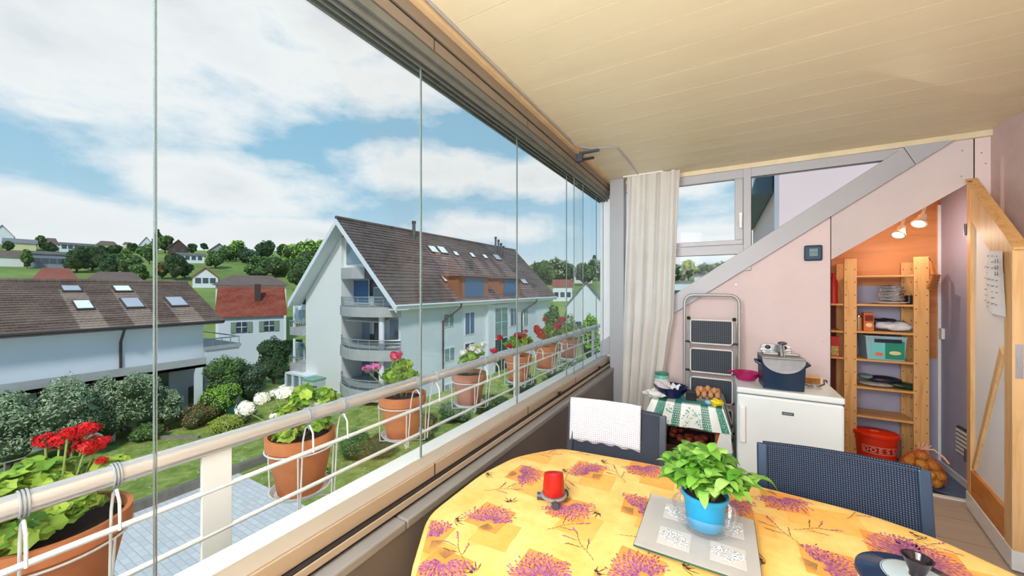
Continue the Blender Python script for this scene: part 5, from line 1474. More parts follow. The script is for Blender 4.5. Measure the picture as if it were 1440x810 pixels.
# ================================================================ TREES AND SHRUBS
def cols(*a): return [rgb(*[min(245, v*1.16+4) for v in c]) for c in a]
green_mats = {
 'olive': island('olive_leaves', cols((122,140,106),(152,166,132),(96,116,82),(172,182,150),(112,130,98)), .7, .1),
 'dark': island('dark_leaves', cols((42,70,44),(58,88,52),(34,58,40),(74,104,60)), .7, .1),
 'mid': island('mid_leaves', cols((70,102,52),(98,130,66),(56,84,46),(120,148,80)), .7, .15),
 'bright': island('bright_leaves', cols((110,150,50),(146,182,66),(90,130,46),(168,196,84)), .7, .15),
 'yellow': island('golden_leaves', cols((150,160,60),(176,180,80),(126,140,56),(190,190,100)), .7, .15),
 'rust': island('rust_leaves', cols((126,96,58),(110,104,52),(150,112,66)), .7, .1),
 'blue': island('bluish_leaves', cols((62,84,66),(84,104,84),(50,72,58),(100,122,98)), .7, .1)}
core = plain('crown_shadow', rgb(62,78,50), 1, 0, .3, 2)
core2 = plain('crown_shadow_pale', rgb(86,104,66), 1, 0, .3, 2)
bark = plain('bark', rgb(96,82,70), .9, 0, .3, 6)
def crown(name, parent, lobes, mat, n, leaf, aspect=.6, spread=.7, corem=None):
    m = MB(); tot = sum(l[3]*l[4]*l[3] for l in lobes)
    for (x, y, z, rx, rz) in lobes:
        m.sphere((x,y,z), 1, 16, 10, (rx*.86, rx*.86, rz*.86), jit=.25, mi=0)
        k = max(20, int(n*rx*rz*rx/tot)); D = NR.normal(0,1,(k,3)); D /= np.linalg.norm(D,axis=1)[:,None]; D[:,2] = np.where(D[:,2] < -.35, -D[:,2], D[:,2])
        rad_ = (.86 + .22*NR.random(k))[:,None]
        bump_ = 1 + .12*np.sin(D[:,0:1]*7+x)*np.cos(D[:,1:2]*6+y)
        P = np.array([[x,y,z]]) + D*np.array([[rx,rx,rz]])*rad_*bump_
        m.cards(P, D, leaf, aspect, spread, 1)
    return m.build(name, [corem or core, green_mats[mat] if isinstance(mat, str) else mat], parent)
def lobes_for(c, r, h, n, flat=1.0, rnd=R, base=.28):
    L = [(c[0], c[1], c[2]+h*.5, r*.75, h*.42)]
    for k in range(n):
        a = 2*PI*k/n + rnd.uniform(-.4,.4); zz = h*rnd.uniform(base, .78); rr = r*rnd.uniform(.38,.52)
        L.append((c[0]+math.cos(a)*r*.55, c[1]+math.sin(a)*r*.55, c[2]+zz, rr, min(rr*flat, h*.3)))
    return L
def shrub(label, c, r, h, mat, n=1600, leaf=.13, nl_=6, name='shrub', cat='shrub', group=None, trunk=True, one=False, aspect=.55):
    t = thing(name, label, cat, tuple(c), group or ('trees in the garden' if cat == 'tree' else 'shrubs in the garden'))
    if one: L = [(c[0], c[1], c[2]+h*.5, r, h*.5)]
    else: L = lobes_for(c, r, h, nl_)
    crown('foliage', t, L, mat, n, leaf, aspect)
    if trunk:
        m = MB()
        for k in range(3 if not one else 1):
            a = k*2.1; m.tube([(c[0],c[1],c[2]), (c[0]+math.cos(a)*r*.3, c[1]+math.sin(a)*r*.3, c[2]+h*.55)], [max(.03,r*.06), .02], 8)
        m.build('stem', bark, t, smooth=True)
    return t
def place(px, pyb, pyt, width):
    """ground point, radius and height of something seen at px between rows pyb and pyt"""
    b = hit(px, pyb); r = ray(px, pyb); k = b.y/r.y
    h = (pyb-pyt)/FPX*k; rad_ = width/2/FPX*k/math.sqrt(1+((px-720)/FPX)**2)
    return b, rad_, h
def S(label, px, pyb, pyt, w_, mat, **kw):
    b, r, h = place(px, pyb, pyt, w_); back = Vector((b.x, b.y, 0)).normalized()*r*.8
    c = Vector((b.x, b.y, b.z)) + back
    return shrub(label, (c.x, c.y, terr(c.x, c.y)), r, h*1.0, mat, **kw)
olive_l = ['broad grey green olive-like shrub at the left edge of the garden','tall silvery shrub behind the red geraniums','silvery shrub right of the tallest one in the shrub row','dense silvery shrub left of the glass seam','silvery shrub just right of the double glass seam']
for (px, b, t_, w_), lb in zip(((14,676,548,110),(92,660,528,110),(150,632,530,90),(195,625,524,100),(236,612,548,50)), olive_l):
    S(lb, px, b, t_, w_, 'olive', n=5200, leaf=.16, nl_=9, aspect=.35, name='silvery_shrub')
S('round clipped green bush beside the white terrace wall', 315, 588, 500, 66, 'mid', n=3800, leaf=.15, nl_=7, name='round_bush')
S('tall dark conical tree left of the apartment block', 385, 545, 474, 56, 'dark', n=3800, leaf=.2, nl_=8, name='dense_tree', cat='tree')
S('bluish green bush between the round bush and the dark tree', 352, 578, 512, 60, 'blue', n=3000, leaf=.17, nl_=6, name='leafy_bush')
S('bright green spreading bush in the middle of the garden', 308, 596, 546, 64, 'bright', n=3400, leaf=.13, nl_=6, name='leafy_bush')
S('clipped golden green ball shrub on the lawn', 318, 616, 590, 50, 'yellow', n=3600, leaf=.07, one=True, name='ball_shrub')
S('straggly pale bush above the lawn', 280, 605, 572, 60, 'rust', n=1600, leaf=.13, name='leafy_bush')
S('pale green bush next to the golden ball shrub', 345, 600, 575, 40, 'olive', n=1400, leaf=.12, name='leafy_bush')
S('low green bush by the lawn edge behind the glass seam', 205, 625, 600, 50, 'mid', n=1400, leaf=.13, name='leafy_bush')
S('round dark bush under the row of pots left of the pink geraniums', 500, 655, 615, 46, 'mid', n=2600, leaf=.09, one=True, name='ball_shrub')
S('round clipped bush under the pink geranium pot', 535, 652, 620, 46, 'dark', n=2600, leaf=.09, one=True, name='ball_shrub')
S('yellow green ground bush below the white geranium pot', 440, 690, 650, 50, 'yellow', n=1800, leaf=.10, name='leafy_bush')
S('rusty green bush beneath the third pot', 590, 625, 590, 60, 'rust', n=1800, leaf=.12, name='leafy_bush')
S('dark bush at the foot of the pale blue facade', 640, 600, 575, 50, 'mid', n=1800, leaf=.14, name='leafy_bush')
S('dark green bush below the fifth pot', 735, 560, 532, 44, 'dark', n=1800, leaf=.14, name='leafy_bush')
S('light green shrub bed below the sixth pot', 690, 590, 560, 60, 'mid', n=1800, leaf=.12, name='leafy_bush')
S('green shrub bed at the far end of the garden', 790, 545, 505, 50, 'olive', n=2000, leaf=.16, name='leafy_bush')
# clipped hedges
def hedge(label, a, b, w_, h, mat, leaf=.12, dens=55):
    a = Vector(a); b = Vector(b); d = (b-a); L = d.length; d.normalize(); nrm = Vector((-d.y, d.x, 0)); c = (a+b)/2
    t = thing('hedge', label, 'hedge', (c.x, c.y, a.z))
    m = MB(); m.bar(a+Vector((0,0,h/2)), b+Vector((0,0,h/2)), w_*.92, h*.96)
    n = int(dens*(L*h*2+L*w_+w_*h*2)); P = []; Q = []
    for k in range(n):
        f = R.random(); s_ = R.uniform(0, L); u = R.uniform(-.5,.5)*w_; z = R.uniform(0, h)
        if f < .45: P.append(a+d*s_+nrm*(w_/2*R.choice((-1,1)))+Vector((0,0,z))); Q.append(nrm)
        elif f < .8: P.append(a+d*s_+nrm*u+Vector((0,0,h))); Q.append(Vector((0,0,1)))
        else: P.append((a if R.random() < .5 else b)+nrm*u+Vector((0,0,z))); Q.append(d)
    m.cards(np.array([tuple(p) for p in P]), np.array([tuple(p) for p in Q]), leaf, .6, .6, 1)
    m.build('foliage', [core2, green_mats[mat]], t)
ha, hb = hit(262, 584), hit(262, 584)+Vector((-1.4, 1.2, 0)); hedge('bright green clipped hedge block by the wooden garden steps', ha, hb, .9, 2.0, 'bright')
ha, hb = hit(350, 494), hit(425, 490); hedge('long green hedge in front of the red roofed house', ha, hb, 1.2, 1.3, 'mid', .2, 16)
ha, hb = hit(345, 520), hit(370, 515)

# garden bits
b = hit(265, 585); st_w = thing('garden_steps', 'weathered wooden garden steps beside the hedge block', 'steps', tuple(b))
for k in range(4):
    MB().obox((b.x+.9-.1*k, b.y-.6+.22*k, b.z+.12+.16*k), (1.3,.3,.1), .6).build('step', plain('weathered_wood', rgb(146,136,124), .9, 0, .2) if k == 0 else bpy.data.materials['weathered_wood'], st_w)
o = MB().bar(hit(190,618)+Vector((0,0,.08)), hit(280,618)+Vector((0,0,.08)), .2, .2).build('log_edging', bpy.data.materials['weathered_wood']); tag(o, 'long log edging at the far side of the lawn', 'log')
b, r, h = place(432, 568, 536, 28); 
t = thing('utility_cabinet', 'white cabinet with pale green lid in front of the apartment block', 'cabinet', tuple(b))
MB().box(b.x-r, b.x+r, b.y, b.y+1.6*r, b.z, b.z+h).build('body', plain('cabinet_white', rgb(196,204,204), .6), t, bevel=.02)
MB().box(b.x-r*1.06, b.x+r*1.06, b.y-.05, b.y+1.7*r, b.z+h, b.z+h+.12).build('lid', plain('cabinet_lid', rgb(128,176,160), .6), t, bevel=.02)
b = hit(330, 590); o = MB().obox((b.x, b.y, b.z+.45), (.8,.8,.9), .4).build('compost_bin', plain('dark_green_bin', rgb(20,80,70), .5), None, bevel=.05); tag(o, 'dark green compost bin among the garden bushes', 'bin')
b = hit(440, 615); o = MB().obox((b.x-1.9, b.y+.6, b.z+.27), (2.2,.5,.5), 1.5).build('planter', plain('teal_planter', rgb(30,96,84), .5), None, bevel=.03); tag(o, 'dark teal planter trough on the lawn behind the rail', 'planter')
# glass garden table and fence rail at the left
b = hit(42, 700)
t = thing('garden_table', 'metal garden table with glass top at the left of the lawn', 'table', tuple(b))
MB().obox((b.x, b.y, b.z+.73), (1.6,1.0,.03), .3).build('tabletop', plain('bluish_glass_top', rgb(120,146,166), .15, .1), t, bevel=.01)
for sx in (-.7,.7):
    for sy in (-.42,.42):
        v = Matrix.Rotation(.3,3,'Z') @ Vector((sx,sy,0)); MB().tube([(b.x+v.x,b.y+v.y,b.z),(b.x+v.x,b.y+v.y,b.z+.72)], .03, 8).build('leg', M['alu'], t, smooth=True)
b = hit(8, 690)
t = thing('garden_railing', 'low metal garden railing at the far left of the lawn', 'railing', tuple(b))
e1, e2 = hit(-25, 690), hit(36, 672)
for z in (.95, .55): MB().tube([e1+Vector((0,0,z)), e2+Vector((0,0,z))], .03, 8).build('rail', M['alu'], t, smooth=True)
for p in (e1, e1.lerp(e2,.5), e2): MB().tube([p, p+Vector((0,0,.95))], .03, 8).build('post', M['alu'], t, smooth=True)

# ---- hill trees
OCC = []
def far_tree(label, px, pyb, pyt, w_, mat, name='leafy_tree', cat='tree', nl_=6, n=700, leafpx=3.2, group=None, conif=False):
    b, r, h = place(px, pyb, pyt, w_*1.2); h *= 1.08
    k = b.y/ray(px, pyb).y; leaf = leafpx/FPX*k
    out = Vector((b.x, b.y, 0)).normalized(); b0 = b.copy(); dz = b.z - terr(b.x, b.y)
    for step in range(14):
        if all(math.hypot(b.x-ox, b.y-oy) > .82*(r*.95+orr) for ox, oy, orr in OCC): break
        b = b0 + out*(1.5*(step+1)); b.z = max(terr(b.x, b.y), b0.z-1.5)
    OCC.append((b.x, b.y, r*.95))
    t = thing(name, label, cat, tuple(b), group or 'trees on the hillside')
    if conif:
        L = [(b.x, b.y, b.z+h*(.25+.2*q), r*(1-.22*q), h*.2) for q in range(4)]
    else: L = lobes_for(b, r, h, nl_, 1.1)
    crown('foliage', t, L, mat, n, leaf, .7)
    MB().tube([b, b+Vector((0,0,h*.5))], [r*.09, r*.05], 7).build('trunk', bark, t, smooth=True)
    return t
FT = [(108,384,352,40,'dark','large dark tree left part of the dense grove above the left roof'),
 (130,386,354,44,'dark','dark round tree in the middle of the dense grove above the left roof'),
 (155,389,358,42,'dark','dark tree at the right end of the dense grove'),
 (182,392,358,34,'mid','mid green tree right of the dark grove'),(178,366,350,16,'mid','small tree on the upper meadow'),
 (196,398,372,26,'mid','small round tree below the upper meadow'),
 (210,372,344,20,'mid','upright tree left of the glass seam on the skyline'),
 (222,352,326,16,'dark','tall slim conifer behind the glass seam'),(232,356,332,22,'mid','round tree on the skyline right of the glass seam'),
 (246,400,360,30,'dark','dark tree in front of the low white villa'),(228,396,372,22,'rust','rusty brown tree beside the dark one on the slope'),
 (260,392,370,20,'dark','small dark tree left of the white gabled house'),
 (303,378,354,26,'mid','small tree below the grey gabled barn'),(318,368,346,22,'mid','round tree right of the grey gabled barn'),
 (332,366,340,24,'bright','bright round tree on the skyline'),(346,370,350,24,'dark','dark round tree on the slope'),
 (352,372,352,20,'blue','bluish tree on the slope'),(373,366,340,26,'dark','prominent dark dome shaped tree on the skyline'),
 (366,382,362,26,'mid','green tree at the foot of the dome shaped tree'),(388,390,362,34,'mid','mid green tree above the grey hip roof'),
 (398,392,368,26,'bright','bright green tree above the grey hip roof'),(360,392,376,30,'mid','low green tree on the lower slope'),
 (412,392,350,36,'bright','light green tall tree left of the apartment roof'),(436,402,338,44,'bright','big light green tree beside the apartment roof'),
 (424,410,360,36,'mid','green tree in the gap beside the apartment roof'),(452,410,345,30,'bright','light green tree partly behind the apartment gable'),
 (398,352,344,8,'mid','tiny tree on the skyline beside the distant villa'),(395,362,347,10,'dark','small dark tree left of the distant villa'),
 (58,352,332,14,'mid','tree between yellow house and grey roofed villa'),(70,356,342,20,'dark','dark bushes in front of the grey roofed villa'),
 (38,378,352,16,'mid','tree right of the pinkish house'),(12,355,340,14,'dark','dark tree before the yellow house'),
 (142,358,346,16,'dark','dark low tree behind the long white house'),(160,358,346,20,'dark','dark hedge like tree before the beige house'),
 (188,356,344,14,'dark','dark tree at the end of the skyline houses'),(200,362,348,14,'mid','low green tree by the white gabled house on the skyline'),
 (270,358,344,12,'dark','small tree beside the timber chalet'),(287,352,343,8,'dark','small tree left of the grey gabled barn'),
 (764,400,368,30,'mid','green tree right of the apartment roof'),(778,398,366,26,'olive','pale tree right of the apartment roof'),(792,400,372,28,'mid','tree cluster on the right hill'),
 (756,396,372,24,'yellow','yellowish tree just beyond the apartment roof'),(808,398,380,24,'olive','pale green tree on the right hill'),(824,402,372,26,'mid','tree on the right hill near the corner post'),(842,398,366,30,'olive','tall pale tree by the corner post'),
 (836,384,362,14,'dark','dark slim tree on the right skyline'),(800,386,372,18,'mid','small tree on the right skyline'),(850,384,368,18,'mid','tree on the skyline next to the corner post')]
S('leafy green tree beside the far end of the apartment block', 778, 520, 425, 30, 'mid', n=2200, leaf=.3, name='leafy_tree', cat='tree')
S('olive green tree right of the far apartment corner', 800, 520, 440, 34, 'olive', n=2200, leaf=.3, name='leafy_tree', cat='tree')
S('green tree in front of the gabled white house', 830, 520, 440, 34, 'bright', n=2200, leaf=.3, name='leafy_tree', cat='tree')

# ================================================================ HOUSES
def tilemat(name, c1, c2, c3, along='Y'):
    m = N(name); m.set(.85, 0, .15)
    v = m.coord('Object', (1,1,1), (0,0,PI/2) if along == 'Y' else (0,0,0)); bt = m.n('ShaderNodeTexBrick'); m.l(v, bt.inputs['Vector'])
    bt.inputs['Scale'].default_value = 1; bt.inputs['Brick Width'].default_value = .30; bt.inputs['Row Height'].default_value = .34; bt.inputs['Mortar Size'].default_value = .02
    bt.inputs['Color1'].default_value = c1; bt.inputs['Color2'].default_value = c2; bt.inputs['Mortar'].default_value = dark(c1, .5)
    f = m.noise(m.coord('Object', (1,.35,1)), .9, 6, .7)
    m.color(m.mix(m.ramp(f, [(.4,(0,0,0,1)),(.7,(.8,.8,.8,1))]), bt.outputs['Color'], c3)); return m.m
T_brown = tilemat('weathered_brown_tiles', rgb(124,102,92), rgb(104,84,78), rgb(144,126,112))
T_dark = tilemat('dark_brown_tiles', rgb(112,98,94), rgb(92,80,78), rgb(126,114,108))
T_light = tilemat('light_brown_tiles', rgb(164,140,126), rgb(150,126,114), rgb(176,156,142))
T_mauve = tilemat('paler_roof_tiles', rgb(138,116,112), rgb(126,106,104), rgb(148,128,122))
T_red = tilemat('red_tiles', rgb(150,72,56), rgb(128,58,46), rgb(158,100,82), 'X')
T_redfar = plain('far_red_tiles', rgb(150,86,70), .9, 0, .2, .6)
T_brownfar = plain('far_brown_tiles', rgb(116,96,88), .9, 0, .15, .6)
T_greyfar = plain('far_grey_roof', rgb(128,128,134), .9, 0, .15, .6)
Wh = plain('white_render', rgb(226,230,236), .9, 0, .03, .4, .1)
Wh_blue = plain('pale_blue_white_render', rgb(216,222,230), .9, 0, .03, .4, .1)
Wh_warm = plain('warm_white_render', rgb(232,232,230), .9, 0, .03, .4, .1)
Yel = plain('pale_yellow_render', rgb(222,214,168), .9, 0, .04, .4, .1)
Conc = plain('stained_concrete', rgb(180,180,180), .9, 0, .12, 1.2, .1)
winm = plain('dark_window_glass', rgb(70,82,96), .08, .3, .2, .3, .8)
winl = plain('pale_window_glass', rgb(150,170,184), .08, .3, .15, .3, .8)
blind = plain('blue_roller_blind', rgb(62,108,150), .6, 0, .08, 3)
blindg = plain('grey_blue_blind', rgb(110,128,148), .6, 0, .1, 3)
gut = plain('brown_gutter', rgb(70,60,58), .5, .3)
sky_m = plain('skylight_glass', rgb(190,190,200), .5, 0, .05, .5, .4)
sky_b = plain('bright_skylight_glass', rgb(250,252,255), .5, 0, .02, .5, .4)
skyf = plain('skylight_frame', rgb(90,84,82), .5, .2)

def roof_slope(m, xe, ze, xr, zr_, y0, y1, rows, mi=0, step=.035, thick=.12, patches=()):
    """tiled slope running along Y, built of overlapping courses from eave to ridge"""
    dx = (xr-xe)/rows; dz = (zr_-ze)/rows; L = math.hypot(xr-xe, zr_-ze); nx, nz = -(zr_-ze)/L, (xr-xe)/L
    if nz < 0: nx, nz = -nx, -nz
    cuts = sorted(set([y0, y1] + [v for p in patches for v in (p[0], p[1])]))
    for k in range(rows):
        xa, za = xe+dx*k + nx*step, ze+dz*k + nz*step; xb, zb_ = xe+dx*(k+1.12), ze+dz*(k+1.12)
        for a, b in zip(cuts[:-1], cuts[1:]):
            mm = mi
            for p in patches:
                if p[0] <= (a+b)/2 <= p[1] and p[2] <= k < p[3]: mm = p[4]
            m.add([(xa,a,za),(xa,b,za),(xb,b,zb_),(xb,a,zb_),(xa-nx*step*1.3,a,za-nz*step*1.3),(xa-nx*step*1.3,b,za-nz*step*1.3)], [(0,1,2,3),(4,5,1,0)], mm)
    m.add([(xe,y0,ze-thick),(xe,y1,ze-thick),(xr,y1,zr_-thick),(xr,y0,zr_-thick)], [(0,3,2,1)], mi)
    m.add([(xe,y0,ze-thick),(xr,y0,zr_-thick),(xr,y0,zr_),(xe,y0,ze)], [(0,1,2,3)], mi); m.add([(xe,y1,ze-thick),(xr,y1,zr_-thick),(xr,y1,zr_),(xe,y1,ze)], [(3,2,1,0)], mi)

# ---------- long white house at the left
XE = -32.0
ze = EYE - .0748*32
y_end = onX(315, 450, XE).y
rid = (-38.2, EYE+.42)
yS = -34.0
t = thing('house', 'long white house with weathered brown tiled roof at the left of the garden', 'house', (-38, -4, G))
pn = (Vector((rid[0]-XE, 0, rid[1]-ze)).cross(Vector((0,1,0)))).normalized()
def onroof(px, py): return onP(px, py, (XE, 0, ze), pn)
def course(p): return (p.x-XE)/(rid[0]-XE)*22
m = MB(); pt_ = []
for (xa, ya, xb, yb, wpx) in ((75,398,140,455,30),(152,398,215,450,30),(240,432,268,450,27)):
    pass
sk = [(100,408,30,8,0),(172,408,27,8,1),(117,431,28,13,1),(186,428,30,15,0),(248,426,28,14,0)]
for (px, py, w_, h_, br_) in sk:
    a, b_ = onroof(px-w_/2, py), onroof(px+w_/2, py)
    pt_.append((a.y-.1, b_.y+.1, 0, course(onroof(px, py)), 1))
roof_slope(m, XE, ze, rid[0], rid[1], yS, y_end, 22, 0, .05, .2, pt_)
roof_slope(m, 2*rid[0]-XE, ze, rid[0], rid[1], yS, y_end, 8, 0)
m.tube([(rid[0], yS, rid[1]+.05), (rid[0], y_end, rid[1]+.05)], .14, 8)
roofL = m.build('roof', [T_brown, T_light], t)
MB().box(2*rid[0]-XE+.9, XE-.9, yS+.6, y_end-.9, G, ze+.15).build('wall', Wh_blue, t)
m = MB(); m.prism([(XE-.95, y_end-.95, ze), (2*rid[0]-XE+.95, y_end-.95, ze), (rid[0], y_end-.95, rid[1]-.15)], (0,-.1,0)); m.build('gable', Wh_blue, t)
MB().tube([(XE+.06, yS, ze-.05), (XE+.06, y_end, ze-.05)], .10, 10).build('gutter', gut, t, smooth=True)
MB().box(XE-.9, XE-.05, yS, y_end-.2, ze-.22, ze-.12).build('soffit', Wh, t)
q = onX(170, 480, XE-.8)
MB().tube([(XE+.06, onX(175,462,XE).y, ze-.1), (XE+.0, onX(173,470,XE).y, ze-.45), (XE-.83, q.y, ze-1.0), (XE-.83, q.y, G)], .07, 8).build('downpipe', gut, t, smooth=True)
for (px, py, w_, h_, br_) in sk:
    c = onroof(px, py); a, b_ = onroof(px-w_/2, py), onroof(px+w_/2, py); u_, d_ = onroof(px, py-h_/2), onroof(px, py+h_/2)
    L = (u_-d_); wy = abs(b_.y-a.y); ln = math.hypot(L.x, L.z); sd = Vector((rid[0]-XE, 0, rid[1]-ze)).normalized()
    rot = Matrix((Vector((0,1,0)), sd, Vector((0,1,0)).cross(sd))).transposed()
    up = pn if pn.z > 0 else -pn
    f = MB().obox(c+up*.10, (wy*.95, ln*.95, .12), rot).build('skylight', skyf, roofL)
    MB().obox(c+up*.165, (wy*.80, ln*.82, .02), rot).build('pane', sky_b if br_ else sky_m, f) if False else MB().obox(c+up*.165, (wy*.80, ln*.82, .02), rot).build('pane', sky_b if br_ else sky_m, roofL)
# balcony band with parapet, pillars and dark windows below
zb1, zb0 = onX(150, 521, XE+1.0).z, onX(150, 537, XE+1.0).z
yb_end = onX(290, 500, XE+1.0).y
MB().box(XE-.9, XE+1.0, yS, yb_end, zb0, zb0+.2).build('balcony_slab', Conc, t)
MB().box(XE+.88, XE+1.0, yS, yb_end, zb0, zb1).build('balcony_parapet', Conc, t)
for k in range(9):
    y = yb_end-.4-4.2*k; MB().box(XE+.75, XE+1.0, y-.2, y+.2, G, zb0).build('pillar', Wh, t)
for k in range(10):
    y = yb_end-2.4-3.4*k; w_ = MB().box(XE-.92, XE-.86, y-1.2, y+1.0, G+.3, zb0-.3).build('window', winm, t)
# annex terrace with railing right of it
a_, b_ = onY(299, 510, y_end-.9), None
t = thing('terrace', 'white walled roof terrace with thin railing at the end of the left house', 'terrace', (XE-3, y_end+2, G))
tzz = onX(330, 483, XE-1).z
MB().box(XE-7, XE-.9, y_end-.88, y_end+1.4, G, tzz-.25).build('wall', Wh, t)
MB().box(XE-7, XE-.8, y_end-.88, y_end+1.5, tzz-.25, tzz).build('slab_edge', Conc, t)
m = MB(); m.tube([(XE-.9, y_end-.9, tzz+.55), (XE-.9, y_end+1.4, tzz+.55), (XE-7, y_end+1.4, tzz+.55)], .05, 6); 
for k in range(5): m.tube([(XE-.9, y_end-.9+k*.57, tzz), (XE-.9, y_end-.9+k*.57, tzz+.55)], .03, 6)
m.build('railing', M['alu'], t, smooth=True)

# ---------- apartment block
GY = 19.0
EX, EZ = -1.0728*GY, EYE-.067*GY
RX, RZ = -1.4286*GY, EYE+.297*GY
LX = 2*RX-EX; LZ = EZ
FY = 48.8
WX = EX-.75; WY = GY+1.1; WXL = LX+1.6
t = thing('apartment_block', 'white gabled apartment block with brown tiled roof and curved balconies', 'building', (RX, (GY+FY)/2, G))
sn = (Vector((RX-EX, 0, RZ-EZ)).cross(Vector((0,1,0)))).normalized()
if sn.z < 0: sn = -sn
def onroof2(px, py): return onP(px, py, (EX, 0, EZ), sn)
sk2 = [(608,352,13,12,1),(621,353,13,12,1),(640,358,7,7,1),(663,360,6,7,1),(681,362,6,6,1),(698,363,10,8,0),(626,393,15,13,1),(690,395,12,11,0),(735,396,10,9,0)]
patch = []
def crs(p): return (p.x-EX)/(RX-EX)*26
for k, (px, py, w_, h_, br_) in enumerate(sk2):
    a, b_ = onroof2(px-w_/2, py), onroof2(px+w_/2, py); patch.append((min(a.y,b_.y)-.15, max(a.y,b_.y)+.15, 0, crs(onroof2(px, py)), 1))
m = MB(); roof_slope(m, EX, EZ, RX, RZ, GY, FY, 26, 0, .06, .25, patch)
roof_slope(m, LX, LZ, RX, RZ, GY, FY, 12, 0, .05, .25)
m.tube([(RX, GY-.02, RZ+.06), (RX, FY, RZ+.06)], .16, 8)
roofM = m.build('roof', [T_dark, T_mauve], t)
# barge boards / eaves in white
m = MB()
for (x0, z0_, x1, z1) in ((EX+.05, EZ, RX, RZ), (LX-.05, LZ, RX, RZ)):
    m.prism([(x0, GY-.04, z0_-.50), (x1, GY-.04, z1-.50), (x1, GY-.04, z1-.02), (x0, GY-.04, z0_-.02)], (0,.10,0))
    m.prism([(x0, GY, z0_-.36), (x1, GY, z1-.36), (x1, GY, z1-.26), (x0, GY, z0_-.26)], (0,1.2,0))
m.build('barge_board', Wh, t)
m = MB(); m.box(EX-.02, EX+.04, GY, FY, EZ-.30, EZ-.06); m.box(WX, EX, GY, FY, EZ-.34, EZ-.26); m.build('eave_board', Wh, t)
MB().tube([(EX+.10, GY, EZ-.02), (EX+.10, FY, EZ-.02)], .08, 8).build('gutter', Wh, t, smooth=True)
# walls: the gable (left solid part), side, recess
lx = onY(480, 450, WY).x      # where the balconies start
slope_ = (RZ-EZ)/(RX-EX)
def zroof(x): return (EZ + (x-EX)*slope_ if x > RX else LZ + (x-LX)*(RZ-LZ)/(RX-LX)) - .4
REC = 2.2
xw2 = onY(430, 450, WY).x
m = MB()
xs_ = [xw2, RX, lx]
P = [(xw2, WY, G-1.5), (lx, WY, G-1.5), (lx, WY, zroof(lx))]
if RX > xw2 and RX < lx: P.append((RX, WY, zroof(RX)))
P.append((xw2, WY, zroof(xw2)))
m.prism(P, (0, 2.4, 0)); m.build('gable_wall', Wh_warm, t)
# recessed wall on left
m = MB(); P = [(WXL, WY+1.2, G-1.5), (xw2, WY+1.2, G-1.5), (xw2, WY+1.2, zroof(xw2)), (WXL, WY+1.2, zroof(WXL))]; m.prism(P, (0, 1.2, 0)); m.build('gable_wall_recessed', Wh_warm, t)
# rear block body
m = MB(); P = [(WXL, WY+REC, G-1.5), (WX, WY+REC, G-1.5), (WX, WY+REC, zroof(WX)), (RX, WY+REC, zroof(RX)), (WXL, WY+REC, zroof(WXL))]; m.prism(P, (0, FY-WY-REC-.8, 0)); m.build('main_wall', Wh_blue, t)
m = MB(); cx_ = onY(568, 470, WY).x
m.box(WX-.25, WX, WY+.1, WY+REC, G-1.5, zroof(WX)); m.build('side_wall', Wh_blue, t)
# balconies: slabs with curved front, rails, columns, glazing
def zg(py): return onY(505, py, WY).z
bands = [(zg(392), zg(376), False), (zg(443), zg(430), True), (zg(500), zg(486), True), (zg(553), zg(539), True)]
def curvefront(x0, x1, y, bulge, n=14):
    return [(x0+(x1-x0)*k/n, y - bulge*math.sin(PI*min(1,(k/n)*1.0))**.8) for k in range(n+1)]
xb0, xb1 = lx-.05, WX+.0
for i, (z0_, z1, curved) in enumerate(bands):
    bulge = 1.5 if curved else .15
    xb1_ = xb1 if curved else lx + (xb1-lx)*.42
    cf = curvefront(xb0, xb1_, WY, bulge)
    P = [(x, y, z0_) for x, y in cf] + [(xb1_, WY+.06, z0_), (xb1_-.35, WY+.06, z0_), (xb1_-.35, WY+REC-.1, z0_), (xb0, WY+REC-.1, z0_)]
    m = MB(); m.prism(P, (0,0,z1-z0_)); bal = m.build('balcony_front', Conc, t)
    if curved:
        m = MB(); hr = .75
        for zz in (hr, hr*.66, hr*.33): m.tube([(x, y+.08, z1+zz) for x, y in cf], .035 if zz == hr else .015, 6)
        for x, y in cf[::2]: m.tube([(x, y+.08, z1), (x, y+.08, z1+hr)], .02, 6)
        m.build('balcony_railing', M['alu'], bal, smooth=True)
        m = MB(); m.add([(x, y+.1, z1+.05+q*(hr-.1)) for q in (0,1) for x, y in cf], [(k, k+1, len(cf)+k+1, len(cf)+k) for k in range(len(cf)-1)])
        m.build('balcony_glass', glassy('balcony_glass', (.75,.82,.84,1), .8, .05, .15, rgb(150,160,165)), bal)
xc = onY(544, 470, WY+.1).x
for (z0_, z1) in ((bands[1][0]-.0, bands[0][1]), (bands[2][1], bands[1][0]), (bands[3][1], bands[2][0]), (G-1, bands[3][0])):
    MB().tube([(xc, WY-.4, z0_), (xc, WY-.4, z1 if z1 < bands[1][1] else z0_+.1)], .22, 14).build('column', Wh, t, smooth=True)
